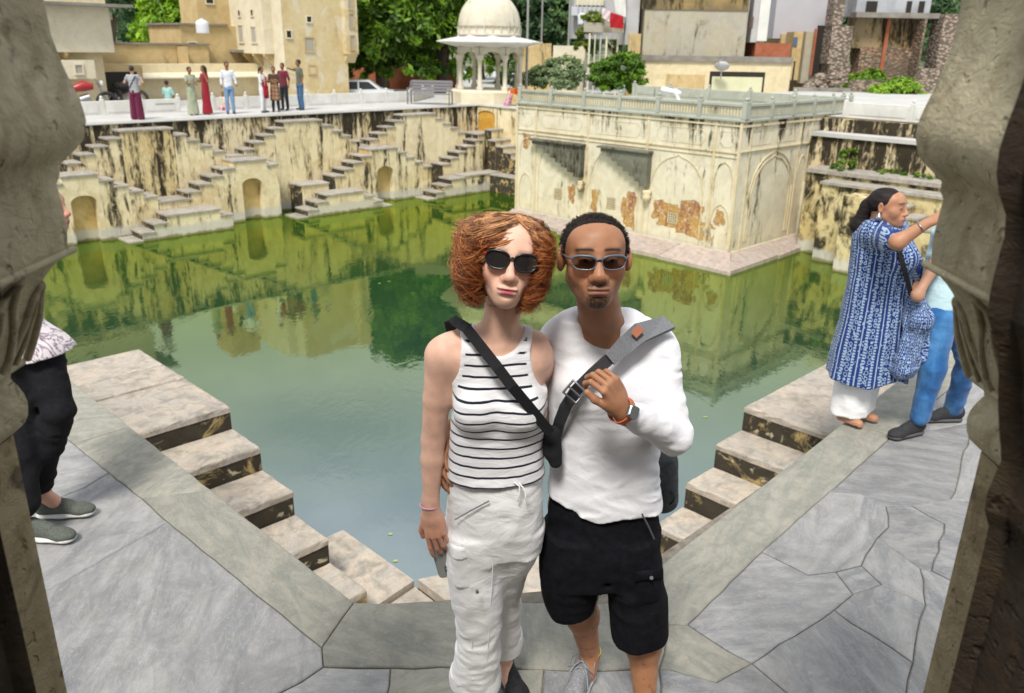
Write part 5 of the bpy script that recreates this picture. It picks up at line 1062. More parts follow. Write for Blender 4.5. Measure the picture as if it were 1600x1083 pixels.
def foldfn(amp, freq, ax=(1, 1, 2.2), seed=0.0, warp=.6):
    def fn(x, y, z):
        w_ = warp*vnoise(x*5+seed, y*5, z*5+seed*2)
        a = vnoise(x*freq*ax[0]+w_+seed, y*freq*ax[1]+w_, z*freq*ax[2]+w_*2+seed)
        return amp*(np.abs(a)*2-.6)
    return fn

# ---------------------------------------------------------------- woman in striped top
WF = (-.04, 2.30, 0)
woman = thing('person', 'woman with curly auburn hair, sunglasses, striped tank top and white cargo trousers', 'woman', WF)
WSK = (.70, .43, .32)
Hc = P(796, 413, 2.085)+np.array((0, .098, .0)); HcM = rotm(math.radians(3), math.radians(5), math.radians(8)); HcS = 1.07
neck0 = np.array((-.045, 2.235, 1.44))
def wbody():
    O = []
    O.append(('u', loft([(.80, -.043, 2.26, .135, .095), (.92, -.043, 2.26, .145, .10), (1.0, -.044, 2.25, .135, .09), (1.12, -.04, 2.245, .120, .08), (1.22, -.037, 2.24, .125, .09), (1.32, -.035, 2.235, .128, .092), (1.40, -.045, 2.235, .125, .075), (1.44, -.048, 2.235, .08, .055)]), .03))
    O.append(('u', cap((-.185, 2.235, 1.405), (.055, 2.235, 1.41), .048, .044), .05))
    O.append(('u', cap((-.11, 2.235, 1.43), (.02, 2.235, 1.435), .035, .035), .05))
    for s, x in ((-1, -.095), (1, .02)): O.append(('u', cap((x, 2.19, 1.418), (-.045+s*.012, 2.175, 1.402), .0075, .010), .012))   # collar bones
    O.append(('u', cap((-.045, 2.235, 1.42), Hc+np.array((-.004, .016, -.06)), .054, .050), .03))
    for s in (-1, 1): O.append(('u', cap((-.045+s*.012, 2.19, 1.415), Hc+np.array((s*.045, .0, -.07)), .008, .012), .018))
    O.append(('u', cap((-.06, 2.25, 1.47), (-.17, 2.245, 1.435), .03, .03), .04)); O.append(('u', cap((-.03, 2.25, 1.47), (.07, 2.245, 1.44), .03, .03), .04))
    # right arm hanging
    sh = np.array((-.205, 2.235, 1.40)); el = np.array((-.232, 2.24, 1.13)); wr = P(673, 792, 2.20)
    O += [('u', cap(sh, (sh+el)/2, .045, .041), .04), ('u', cap((sh+el)/2, el, .0405, .0355), .01), ('u', cap(el, el*.7+wr*.3, .0355, .0350), .01), ('u', cap(el*.7+wr*.3, wr, .0350, .0225), .01)]
    # left arm goes behind the man
    a = np.array((.072, 2.27, 1.39)); b = np.array((.14, 2.46, 1.18)); c = P(1022, 706, 2.44)
    O += [('u', cap(a, b, .047, .037), .04), ('u', cap(b, c, .036, .024), .02)]
    # lower legs inside the trousers
    O += [('u', cap((-.10, 2.26, .86), (-.09, 2.28, .45), .075, .05), .02), ('u', cap((-.09, 2.28, .45), (-.095, 2.34, .09), .05, .036), .02), ('u', cap((-.095, 2.34, .09), (-.10, 2.24, .035), .035, .03), .02),
          ('u', cap((.02, 2.32, .86), (-.02, 2.42, .45), .058, .042), .02), ('u', cap((-.02, 2.42, .45), (-.02, 2.51, .09), .042, .034), .02), ('u', cap((-.02, 2.51, .09), (.02, 2.44, .035), .035, .03), .02)]
    O += frame_ops(head_ops(.94, .94, .90, .003, True, 1.12), Hc, HcM, HcS)
    return O, wr
WO, Wwr = wbody()
hdir = P(690, 880, 2.17)-Wwr; HM = basis(hdir, (-.25, -.95, .2)); HM_l = frame_ops(hand_ops(1, (.22, .38, .45, .5), .05, (.55, .25, .45), .95), Wwr+hdir/np.linalg.norm(hdir)*.012, HM)
c2 = P(1024, 700, 2.44); H2 = frame_ops(hand_ops(-1, (.5, .55, .6, .6), .05, (.4, .4, .3), .92), c2, basis((.0, -.9, .25), (1, -.1, .1)))
def wcol(V):
    C = face_color(V, Hc, HcM, HcS, WSK, (.42, .085, .11), .35, .35, 0, (.16, .07, .03), False)
    arm = sstep(1.0, .8, V[:, 2])*(V[:, 2] > .5); C = lerp3(C, C*np.array([.84, .66, .58]), arm); return C
hl = Hc-.17; hh_ = Hc+.17
sdf_obj('body', WO+HM_l+H2, .006, SKIN, woman, regions=[((-.32, 2.05, .0), (.30, 2.6, Hc[2]-.12), .0055), ((Hc[0]-.13, Hc[1]-.16, Hc[2]-.145), (Hc[0]+.13, Hc[1]+.15, Hc[2]+.15), .0023), (Wwr-np.array((.09, .11, .19)), Wwr+np.array((.10, .09, .0)), .0028)], color=wcol)

# tank top
wx = -.045
def tank_mask(X, Y, Z):
    neck = 1-np.sqrt(((X-(wx+.008))/np.where(Z > 1.505, .070, .072))**2+(np.minimum(Z-1.520, 0)/.092)**2)          # scoop neck
    armL = 1-np.sqrt(((X-(wx-.196))/.098)**2+((Z-1.435)/.145)**2)
    armR = 1-np.sqrt(((X-(wx+.196))/.098)**2+((Z-1.435)/.145)**2)
    m = np.maximum(np.maximum(neck*.08, armL*.08), armR*.08)
    m = np.maximum(m, Z-1.54); side = np.where(Z > 1.3, np.abs(X-wx)-.165, -1)
    return np.maximum(m, side)
TO = [('u', loft([(.945, -.044, 2.262, .160, .130), (1.0, -.044, 2.256, .155, .124), (1.06, -.042, 2.25, .147, .108), (1.12, -.040, 2.245, .143, .100), (1.20, -.035, 2.24, .143, .103), (1.30, -.032, 2.235, .140, .102), (1.38, -.044, 2.235, .142, .086), (1.45, -.048, 2.235, .135, .070)], 2.3), .01),
      ('u', cap((-.185, 2.235, 1.408), (.055, 2.235, 1.412), .052, .049), .04), ('u', cap((-.11, 2.235, 1.433), (.02, 2.235, 1.438), .040, .040), .05), ('u', cap((-.06, 2.25, 1.47), (-.17, 2.245, 1.435), .038, .038), .04), ('u', cap((-.03, 2.25, 1.47), (.06, 2.245, 1.44), .038, .038), .04),
      ('u', ell((-.098, 2.155, 1.262), (.062, .052, .062)), .04), ('u', ell((.028, 2.155, 1.262), (.062, .052, .062)), .04),
      ('i', (lambda X, Y, Z: tank_mask(X, Y, Z), None, None), .004),
      ('i', (lambda X, Y, Z: (1.012+.010*np.sin((X-wx)*9+1.0)-Z), None, None), .006)]
def tank_attr(V):
    m = tank_mask(V[:, 0], V[:, 1], V[:, 2]); e = (m > -.011)*(V[:, 2] > 1.2)*1.0; return np.stack([e, e, e], 1)
def stripes(t):
    s = t.sep(t.pos(obj=True)); n_ = t.noise(t.pos((1, 1, .6), obj=True), 7, 3)
    z = t.math('ADD', s[2], t.math('MULTIPLY', n_, .016)); z = t.math('ADD', z, t.math('MULTIPLY', s[0], -.045))
    f = t.math('FRACT', t.math('MULTIPLY', z, 31.5)); a = t.math('LESS_THAN', t.math('ABSOLUTE', t.math('SUBTRACT', f, .5)), .105)
    a = t.math('MULTIPLY', a, t.math('SUBTRACT', 1.0, t.attr('Col', 2)), clamp=True)
    return t.mix(a, (.74, .74, .76), (.012, .013, .028))
M_TANK = fabric('striped_jersey', stripes, .9, 1100, .28, 16, foldvec=(1, 1, 2.4))
sdf_obj('tank_top', TO, .0045, M_TANK, woman, color=tank_attr, post=foldfn(.0016, 9, (1, 1, 3), 2.0))

# cargo trousers with rolled cuffs
def zl(rows): return loft(rows, 2.3)
WT = [('u', zl([(.74, -.045, 2.27, .138, .105), (.80, -.045, 2.268, .148, .115), (.86, -.043, 2.265, .152, .120), (.95, -.043, 2.262, .149, .117), (1.03, -.043, 2.256, .140, .106)]), .02),
      ('u', zl([(.155, -.108, 2.315, .078, .082), (.20, -.106, 2.31, .081, .085), (.30, -.098, 2.295, .076, .085), (.42, -.092, 2.28, .073, .085), (.56, -.100, 2.265, .086, .098), (.70, -.112, 2.262, .092, .110), (.82, -.112, 2.262, .088, .110)]), .03),
      ('u', zl([(.16, -.020, 2.50, .068, .072), (.30, -.020, 2.475, .066, .074), (.45, -.020, 2.42, .068, .080), (.58, -.018, 2.36, .078, .095), (.70, .005, 2.31, .090, .11), (.82, .020, 2.29, .086, .110)]), .03),
      ('s', cap(P(818, 850, 2.12), P(790, 985, 2.15), .012, .018), .05), ('s', cap(P(790, 985, 2.15), P(786, 1060, 2.17), .018, .016), .04), ('s', cap(P(822, 800, 2.11), P(818, 850, 2.12), .004, .012), .04)]
def cuffs(x, y, z, r): return loft([(z-.035, x, y, r, r*1.02), (z, x, y, r+.003, r*1.04), (z+.035, x, y, r, r*1.02)], 2.1)
M_WPANT = fabric('white_cotton', (.75, .75, .75), .9, 700, .42, 8, foldvec=(1, 1, 1.7))
def pfold(x, y, z):
    a = vnoise(x*9+3, y*7, z*13+.8*vnoise(x*4, y*4, z*4)*3); b = vnoise(x*20+9, y*14, z*42+2*vnoise(x*9, y*9, z*9)); low = .8+.3*(z < .45)
    return .0055*(np.abs(a)*2-.7)*low+.0022*(np.abs(b)*2-.7)*low
tr = sdf_obj('trousers', WT, .006, M_WPANT, woman, post=pfold)
CU = [('u', cuffs(-.108, 2.315, .180, .088), .005)]
sdf_obj('rolled_cuff', CU, .005, M_WPANT, woman, post=foldfn(.003, 14, (1, 1, 1), 5))
CU = [('u', cuffs(-.020, 2.50, .185, .077), .005)]
sdf_obj('rolled_cuff', CU, .005, M_WPANT, woman, post=foldfn(.003, 14, (1, 1, 1), 8))
# cargo pocket, flap, tie, knotted string, zip
def patch(name, pts, th, mat, parent, bulge=.0, off=.0):
    """small quilted patch: 4 corners (world), subdivided grid with thickness towards the camera side"""
    b = V3(parent.location); N = 8; V = []; Q = []; A, B, C, D = [V3(p) for p in pts]; nr = np.cross(B-A, D-A); nr /= np.linalg.norm(nr)
    if nr[1] > 0: nr = -nr
    for j in range(N+1):
        for i in range(N+1):
            u, v = i/N, j/N; p = (A*(1-u)+B*u)*(1-v)+(D*(1-u)+C*u)*v; e = min(1, 5*min(u, 1-u), 5*min(v, 1-v)); V.append(p-b+nr*(off+th*(e if e > 0 else 0)+bulge*math.sin(math.pi*u)*math.sin(math.pi*v)))
    for j in range(N):
        for i in range(N): Q.append((j*(N+1)+i, j*(N+1)+i+1, (j+1)*(N+1)+i+1, (j+1)*(N+1)+i))
    me = np_mesh(name, np.array(V), np.array(Q)); return link(name, me, mat, parent)
YP = 2.128
PK = [('u', loft([(.655, -.122, 2.205, .052, .040), (.66, -.122, 2.205, .056, .046), (.80, -.124, 2.200, .058, .046), (.805, -.124, 2.200, .056, .044)], 4.5, .25), .004)]
sdf_obj('cargo_pocket', PK, .004, M_WPANT, woman, post=foldfn(.002, 12))
PF = [('u', loft([(.772, -.124, 2.200, .060, .051), (.812, -.124, 2.200, .060, .049)], 4.5, .25), .004)]
sdf_obj('pocket_flap', PF, .004, M_WPANT, woman, post=foldfn(.0012, 16))
M_STEEL = plain('dull_steel', (.35, .35, .36), .35, 1.0)
M_BLACK = plain('black_cotton', (.008, .008, .010), .9, 0, 60, .3, .2, spec=.2)
m = MB(); m.tube([P(745, 923, YP-.018)+np.array((0, 0, 0)), P(746, 926, YP-.026)], .005, 10); o = m.build('snap_button', M_STEEL); o.parent = woman; o.location = -woman.location
def rel(o, parent): o.parent = parent; o.location = -parent.location; return o
def strip_on(name, pix, Y, r, mat, parent):
    m = MB(); Ys = Y if isinstance(Y, (list, tuple)) else [Y]*len(pix); m.tube([P(x, y, yy) for (x, y), yy in zip(pix, Ys)], r, 6); return rel(m.build(name, mat), parent)
strip_on('zip', [(711, 812), (737, 797), (764, 783)], [2.155, 2.14, 2.135], .0022, M_STEEL, woman)
for pts_ in ([(722, 850), (728, 930), (738, 990), (737, 1040)], [(772, 850), (768, 925), (764, 990), (760, 1045)]):
    Y_ = [2.152, 2.168, 2.190, 2.212]
    strip_on('seam', pts_, Y_, .0016, M_WPANT, woman)
strip_on('drawstring', [(803, 753), (812, 760), (811, 775), (809, 783)], [2.14, 2.13, 2.13, 2.135], .0024, M_WPANT, woman)
strip_on('drawstring', [(811, 755), (820, 765), (822, 782), (824, 788)], [2.14, 2.13, 2.13, 2.135], .0024, M_WPANT, woman)
# white sweater corner at the hip
HPp = [('u', cap(P(692, 735, 2.28), P(684, 756, 2.28), .014, .009), .02), ('u', cap(P(700, 730, 2.28), P(695, 760, 2.28), .016, .006), .02)]
sdf_obj('shirt_tail', HPp, .005, M_WPANT, woman, post=foldfn(.002, 20))

# shoes
M_BSHOE = plain('black_knit', (.012, .012, .014), .7, 0, 90, .4, .4, spec=.3)
M_SOLE = plain('pale_rubber', (.55, .55, .53), .6, 0, 40, .1)
M_DSOLE = plain('dark_rubber', (.03, .03, .032), .7)
M_GSHOE = plain('grey_knit', (.22, .225, .24), .8, 0, 130, .3, .5, spec=.3)
M_OLIVE = plain('olive_knit', (.09, .10, .085), .8, 0, 130, .3, .5, spec=.3)
M_LACE = plain('grey_lace', (.25, .26, .28), .8, 0, 200, .3)
def shoe(parent, heel, ang, length, mat, sole, name='shoe', h=.006, laces=None):
    """heel point on the ground, ang = heading of the toe (0 = +x)"""
    c = V3(heel); M = np.array(Matrix.Rotation(ang, 3, 'Z')); s = length/.28
    O = [('u', cap((.035, 0, .052), (.20, 0, .036), .037, .034, (0, 0, 1), .85), .02), ('u', ell((.215, -.002, .034), (.058, .044, .028)), .025), ('u', ell((.045, 0, .07), (.045, .036, .045)), .02), ('u', cap((.07, 0, .085), (.15, 0, .062), .028, .028), .02),
         ('s', ell((.052, 0, .125), (.034, .026, .035)), .008), ('i', (lambda X, Y, Z: .012-Z, None, None), .004)]
    S = [('u', cap((.04, 0, .016), (.12, -.004, .016), .040, .038, (0, 0, 1), .42), .01), ('u', cap((.12, -.004, .016), (.225, -.002, .020), .038, .045, (0, 0, 1), .40), .02)]
    def fo(ops):
        r = []
        for o, p, k in ops:
            if o == 'i':
                g = p[0]; cz = c[2]
                r.append((o, (lambda X, Y, Z, cz=cz: (.012*s+cz-Z), None, None), k))
            else: r.append((o, framed(p, c, M, s), k*s))
        return r
    u = sdf_obj(name, fo(O), h, mat, parent); sdf_obj('sole', fo(S), h, sole, u)
    if laces:
        m = MB()
        for k in range(6):
            x = .085+.019*k; z = .112-.011*k; w_ = .022
            a = [(x, -w_, z-.012), (x+.004, -.008, z+.003), (x+.010, .008, z+.003), (x+.014, w_, z-.012)]
            m.tube([c+s*(M @ V3(p)) for p in a], .0028, 6); a = [(x+.014, -w_, z-.012), (x+.010, -.008, z+.006), (x+.004, .008, z+.006), (x, w_, z-.012)]
            m.tube([c+s*(M @ V3(p)) for p in a], .0028, 6)
        for sg in (-1, 1):
            lp = [(.085, 0, .118), (.07, sg*.02, .13), (.075, sg*.04, .11), (.10, sg*.045, .085), (.105, sg*.02, .108), (.088, 0, .118)]; m.tube([c+s*(M @ V3(p)) for p in lp], .0026, 6)
            lp = [(.088, 0, .118), (.11, sg*.018, .112), (.135, sg*.035, .085), (.15, sg*.042, .06)]; m.tube([c+s*(M @ V3(p)) for p in lp], .0026, 6)
        l_ = m.build('laces', laces, u); cc = -V3(parent.location); l_.location = cc
    return u
shoe(woman, (-.105, 2.385, 0), math.radians(-97), .26, M_BSHOE, M_DSOLE)
shoe(woman, (-.035, 2.58, 0), math.radians(-66), .26, M_BSHOE, M_DSOLE)

# ---- hair of the woman
M_HAIR = None
def hair_mat(name, rough=.38):
    t = NT(name); t.color(t.attr('Col')); t.rough(rough); t.b.inputs['Specular IOR Level'].default_value = .45 if rough < .4 else .15; return t.m
M_HAIR = hair_mat('auburn_hair', .36)
rng = np.random.default_rng(11)
def curly_hair():
    NC = 440; PER = 17; K = 42; T = np.linspace(0, 1, K); paths = []; cols = []
    for c in range(NC):
        front = rng.random() < .42
        side = 1 if rng.random() < .5 else -1
        x0 = .012+side*abs(rng.normal(0, .012)) if rng.random() < .5 else rng.uniform(-.05, .055)
        phi0 = (rng.uniform(-.6, .6) if front else rng.uniform(-math.pi, math.pi))    # 0 = face direction (-y), + to +x
        th0 = rng.uniform(.05, .6) if not front else rng.uniform(.5, 1.10)
        if front: phi0 = .18+side*abs(phi0)
        sgn = 1 if phi0 > .18 else -1
        layer = rng.uniform(.0, 1)
        thE = rng.uniform(2.0, 2.85) if rng.random() < .66 else rng.uniform(1.3, 2.0)
        f0 = .95+.25*rng.random() if abs(phi0) < 1.0 else abs(phi0)
        f0 = max(f0, .92 if sgn > 0 else .88); tgt = sgn*max(abs(phi0), f0)
        ph = phi0+(tgt-phi0)*np.clip(T*2.1, 0, 1)**.8
        th = th0+(thE-th0)*T**.92
        bulge = (.006+.022*layer)+(.030+.014*layer)*np.sin(np.clip(T*1.15, 0, 1)*math.pi*.62)
        if front: bulge = bulge*(.25+.75*np.clip(T*1.5, 0, 1))
        freq = rng.uniform(2.2, 3.8)*(thE-th0)/1.6; p0 = rng.uniform(0, 6.28); hand = 1 if rng.random() < .5 else -1; amp = (.003+.0165*np.clip((T-.10)*1.8, 0, 1))*rng.uniform(.7, 1.25)
        tone = rng.choice(3, p=[.36, .42, .22]); base = [np.array((.21, .048, .012)), np.array((.38, .105, .024)), np.array((.56, .23, .07))][tone]
        for k in range(PER):
            j = rng.normal(0, 1, 4); pp = ph+.035*j[0]; tt = th+.035*j[1]; b_ = bulge+.0035*j[2]; a2 = amp*(1+.22*j[3]); q0 = p0+.34*rng.normal()
            rx, ry, rz = .079+b_*np.where(np.sin(pp) > 0, .22, .80), .098+b_*.8, .075+b_*.28
            x = rx*np.sin(tt)*np.sin(pp); y = .012-ry*np.sin(tt)*np.cos(pp); z = .020+rz*np.cos(tt)
            z = np.where(tt > 1.57, .020-.145*np.sin(tt-1.57)-.01*(tt-1.57), z); sc = np.where(tt > 1.57, .985-.22*(tt-1.57)**2, 1); x = x/np.maximum(np.sin(tt), .02)*np.where(tt > 1.57, sc, np.sin(tt)) ; y = np.where(tt > 1.57, .012-ry*sc*np.cos(pp), y)
            ang = q0+hand*2*math.pi*freq*T
            ex = np.stack([np.cos(pp), np.sin(pp), 0*pp], 1); er = np.stack([np.sin(pp), -np.cos(pp), 0*pp], 1)
            pt = np.stack([x, y, z], 1)+ex*(a2*np.cos(ang))[:, None]+er*(a2*np.sin(ang)*.9)[:, None]+np.stack([0*T, 0*T, a2*.35*np.sin(ang*1.3)], 1)
            fz = rng.normal(0, 1, (K, 3)).cumsum(0); fz -= fz[:1]; pt = pt+fz*.00055*(T**.5)[:, None]
            if rng.random() < .10: pt += er*(.02*T**2)[:, None]*rng.uniform(.3, 1)+rng.normal(0, .004, 3)*(T**2)[:, None]
            paths.append(pt); cols.append(base*rng.uniform(.62, 1.25))
    paths = np.array(paths); cols = np.array(cols)
    W = (paths.reshape(-1, 3) @ HcM.T)*HcS+Hc; W = W.reshape(paths.shape)
    K = paths.shape[1]; V, Q, _ = strands(W, .0007, 3)
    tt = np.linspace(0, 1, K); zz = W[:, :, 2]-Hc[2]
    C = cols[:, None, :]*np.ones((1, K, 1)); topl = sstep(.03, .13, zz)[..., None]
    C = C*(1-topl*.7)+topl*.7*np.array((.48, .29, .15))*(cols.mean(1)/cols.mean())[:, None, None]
    C = np.repeat(C.reshape(-1, 3), 3, 0)
    return V, Q, C
V_, Q_, C_ = curly_hair()
hair = link('hair', np_mesh('hair', V_-np.array(WF), Q_, True, C_), M_HAIR, woman)
def hmask(X, Y, Z):
    q = [(X-Hc[0]), (Y-Hc[1]), (Z-Hc[2])]; x = q[0]*HcM[0, 0]+q[1]*HcM[1, 0]+q[2]*HcM[2, 0]; y = q[0]*HcM[0, 1]+q[1]*HcM[1, 1]+q[2]*HcM[2, 1]; z = q[0]*HcM[0, 2]+q[1]*HcM[1, 2]+q[2]*HcM[2, 2]
    return .035*(1-np.sqrt((x/.073)**2+((z+.03)/.112)**2+(np.maximum(y+.02, 0)/.05)**2*1.0))
HB = frame_ops([('u', ell((0, .028, .020), (.090, .098, .080)), .02), ('u', ell((-.055, .03, -.045), (.055, .07, .075)), .03), ('u', ell((.055, .03, -.045), (.055, .07, .075)), .03)], Hc, HcM, HcS)+[('i', (hmask, None, None), .01)]
sdf_obj('hair_mass', HB, .005, plain('dark_auburn', (.11, .035, .012), .7, 0, 60, .4), hair and woman, post=foldfn(.004, 30))

# ---- sunglasses
def glasses(parent, c, M, s, lens_mat, frame_mat, arm_mat, w_=.029, h_=.020, gap=.0335, boxy=3.0, r=.0024, zc=0.0, brow=1.35):
    def T_(p): return V3(c)+s*(np.array(M) @ V3(p))-V3(parent.location)
    root = None; m = MB(); pf = -.108
    for sd_ in (-1, 1):
        pts = []
        for k in range(40):
            a = 2*math.pi*k/40; ca, sa = math.cos(a), math.sin(a); e = 2/boxy
            x = w_*math.copysign(abs(ca)**e, ca); z = h_*math.copysign(abs(sa)**e, sa)
            if z < 0: x *= 1+.14*z/h_
            pts.append((sd_*gap+x, pf+.010*(abs(sd_*gap+x)/.06)**2, zc+z+.0015*abs(sd_*gap+x)/.06))
        N = len(pts); rr = [r*(brow if p[2] > zc+h_*.5 else 1) for p in pts]
        m.tube([T_(p) for p in pts+[pts[0]]], rr+[rr[0]], 8, cap=False)
    m.tube([T_((-.0065, pf-.001, zc+.008)), T_((0, pf-.003, zc+.0105)), T_((.0065, pf-.001, zc+.008))], r*1.3, 8)
    fr_ = m.build('sunglasses', frame_mat, parent)
    for sd_ in (-1, 1):
        lm = MB(); vs = [T_((sd_*gap, pf+.004-.001, zc))]; n_ = 40
        for k in range(n_):
            a = 2*math.pi*k/n_; ca, sa = math.cos(a), math.sin(a); e = 2/boxy; x = w_*math.copysign(abs(ca)**e, ca); z = h_*math.copysign(abs(sa)**e, sa)
            if z < 0: x *= 1+.14*z/h_
            vs.append(T_((sd_*gap+x, pf+.010*(abs(sd_*gap+x)/.06)**2, zc+z+.0015)))
        lm.add(vs, [(0, 1+(k+1) % n_, 1+k) for k in range(n_)], 0, True); l_ = lm.build('lens', lens_mat, fr_)
        am = MB(); am.tube([T_((sd_*.0625, pf+.012, zc+.010)), T_((sd_*.073, -.07, zc+.010)), T_((sd_*.080, .01, zc+.008)), T_((sd_*.078, .03, zc-.005))], [r*1.5, r*1.3, r, r*.8], 8); am.build('temple', arm_mat, fr_)
    return fr_
t = NT('mirror_lens'); t.b.inputs['Metallic'].default_value = .9; t.rough(.05); t.color((.17, .155, .165)); M_MIR = t.m
M_BLKPL = plain('black_plastic', (.01, .01, .012), .3); M_RED = plain('red_plastic', (.55, .03, .03), .35)
glasses(woman, Hc, HcM, HcS, M_MIR, M_BLKPL, M_RED, .0285, .0215, .0345, 2.6, .0024, .0, 1.5)
# ring, bracelet
def ring(name, c, n_, R_, r, mat, parent):
    n_ = Vector(n_).normalized(); a = n_.orthogonal().normalized(); b = n_.cross(a); m = MB(); pts = [Vector(c)+(a*math.cos(k*math.pi/12)+b*math.sin(k*math.pi/12))*R_ for k in range(25)]
    m.tube(pts, r, 6, cap=False); return rel(m.build(name, mat), parent)
ring('bracelet', P(671, 789, 2.20), (.05, .05, 1), .0285, .0022, plain('pink_cord', (.65, .35, .50), .6), woman)

# ---- phone in her hand
M_PH = plain('champagne_metal', (.45, .43, .36), .25, .8); M_PHG = plain('frosted_glass', (.30, .31, .30), .25, .3)
ph_c = P(693, 868, 2.222); ph = thing('smartphone', 'pale gold smartphone held upside down in the hanging hand of the woman in stripes', 'phone', tuple(ph_c))
PM = Matrix(basis((-.30, .25, 1.0), (.35, 1.0, -.20)).tolist())     # long axis y, z = away from camera
ph.rotation_euler = PM.to_euler()
def rrect(w_, h_, r, n=5):
    pts = []
    for cx, cy, a0 in ((w_-r, h_-r, 0), (-w_+r, h_-r, 90), (-w_+r, -h_+r, 180), (w_-r, -h_+r, 270)):
        for k in range(n+1):
            a = math.radians(a0+90*k/n); pts.append((cx+r*math.cos(a), cy+r*math.sin(a)))
    return pts
m = MB(); m.prism(rrect(.0345, .071, .011), -.004, .004); m.build('case', M_PH, ph)
m = MB(); m.prism(rrect(.032, .0685, .009), -.0052, -.0041); m.build('back_glass', M_PHG, ph)
m = MB(); m.prism(rrect(.017, .017, .006), -.0085, -.0053); cb = m.build('camera_plate', M_PH, ph, (-.011, -.047, 0))
for dx, dy in ((-.0075, .0075), (-.0075, -.0075), (.0075, 0), (.0078, .0105)):
    m = MB(); r_ = .0058 if (dx, dy) != (.0078, .0105) else .0025; m.lathe([(r_, -.0108), (r_*.98, -.0098), (r_, -.0086)], (dx, dy, 0), 14); m.build('camera_lens', plain('lens_black', (.02, .02, .025), .1), cb)
m = MB(); m.tube([(-.03, -.02, -.006), (-.055, -.01, -.018), (-.052, .03, -.02), (-.03, .045, -.01)], .0028, 8); m.build('wrist_loop', plain('white_cord', (.75, .75, .75), .6), ph)

# ---- cross-body bag of the woman
bag1 = thing('crossbody_bag', 'small black bag on a black strap across the striped top of the woman', 'bag', (.11, 2.17, 1.14))
M_STRAP = plain('black_webbing', (.016, .016, .018), .85, 0, 300, .3, .4, spec=.2)
sp = [((672+38, 501), 2.20), ((728, 512), 2.165), ((752, 542), 2.135), ((778, 575), 2.095), ((800, 604), 2.085), ((822, 630), 2.105), ((845, 658), 2.125), ((860, 676), 2.14)]
m = MB(); pts = [P((x), y, Y) for (x, y), Y in [((706, 520), 2.34), ((702, 504), 2.28), ((709, 500), 2.235)]+sp]; m.ribbon(pts, [(0, 1, .5), (0, .3, 1), (0, -.4, 1)]+[(0, -1, .2)]*8, .031, .003)
rel(m.build('strap', M_STRAP), bag1)
BG = [('u', cap(P(858, 672, 2.20), P(860, 706, 2.20), .016, .024, (0, 1, 0), .8), .01), ('u', cap(P(868, 676, 2.20), P(868, 722, 2.20), .016, .020, (0, 1, 0), .8), .02)]
sdf_obj('pouch', BG, .005, M_STRAP, bag1)

# ---------------------------------------------------------------- man in white
MF = (.34, 2.36, 0)
man = thing('person', 'man in white long-sleeved shirt and black cargo shorts holding his bag strap', 'man', MF)
MSK = (.34, .160, .085)
Mc = P(934, 413, 2.095)+np.array((0, .100, 0)); McM = rotm(math.radians(1), math.radians(6), math.radians(-1)); McS = 1.10
def mbody():
    O = [('u', loft([(.80, .30, 2.33, .145, .09), (.95, .30, 2.33, .15, .10), (1.1, .295, 2.33, .155, .105), (1.25, .295, 2.33, .165, .11), (1.36, .29, 2.33, .165, .10), (1.44, .28, 2.33, .11, .07)]), .03),
         ('u', cap((.15, 2.34, 1.42), (.41, 2.33, 1.41), .055, .055), .05), ('u', cap((.20, 2.33, 1.46), (.34, 2.33, 1.455), .045, .045), .06),
         ('u', cap((.278, 2.33, 1.42), Mc+np.array((0, .022, -.055)), .064, .059), .03)]
    # left arm raised to the strap
    sh = np.array((.43, 2.32, 1.40)); el = P(1052, 681, 2.20); wr = P(972, 641, 2.045)
    O += [('u', cap(sh, el, .052, .044), .04), ('u', cap(el, wr, .043, .0285), .03)]
    # right arm behind the woman's waist
    s2 = np.array((.14, 2.35, 1.40)); e2 = P(868, 655, 2.50); w2 = P(752, 700, 2.40); w3 = P(715, 690, 2.31)
    O += [('u', cap(s2, e2, .052, .044), .04), ('u', cap(e2, w2, .043, .030), .03), ('u', cap(w2, w3, .030, .026), .02)]
    # legs
    k1 = np.array((.24, 2.36, .50)); a1 = P(921, 1030, 2.50); O += [('u', cap((.21, 2.34, .85), k1, .085, .062), .03), ('u', cap(k1, k1*.62+a1*.38+np.array((.0, .025, 0)), .058, .058), .04), ('u', cap(k1*.62+a1*.38+np.array((0, .02, 0)), a1+np.array((0, 0, .03)), .054, .036), .03), ('u', cap(a1+np.array((0, 0, .03)), a1+np.array((-.01, -.02, -.04)), .036, .038), .02)]
    k2 = np.array((.44, 2.27, .50)); a2 = np.array((.487, 2.30, .10)); O += [('u', cap((.39, 2.33, .85), k2, .085, .064), .03), ('u', cap(k2, k2*.6+a2*.4+np.array((.006, .02, 0)), .060, .059), .04), ('u', cap(k2*.6+a2*.4+np.array((.006, .02, 0)), a2, .056, .037), .03), ('u', cap(a2, a2+np.array((0, -.02, -.05)), .037, .038), .02)]
    O += frame_ops(head_ops(.99, .97, 1.12, .0, True, 1.2), Mc, McM, McS)
    return O, wr, el, a1, a2, w3
MO, Mwr, Mel, Ma1, Ma2, Mw3 = mbody()
hd = P(945, 585, 2.01)-Mwr; MHf = basis(hd, (.62, -.72, .25))
MH = frame_ops(hand_ops(-1, (1.05, 1.1, 1.15, 1.1), .02, (.35, .55, .35), 1.02, .0086), Mwr+hd/np.linalg.norm(hd)*.01, MHf)
W3f = basis(P(717, 700, 2.12)-P(700, 672, 2.25), (-.75, -.55, .2))
MH2 = frame_ops(hand_ops(1, (.35, .35, .4, .45), .10, (.9, .2, .2), .98, .0092), Mw3+np.array((-.035, .0, .02)), basis((-.08, -.55, -.55), (-1, -.35, .2)))
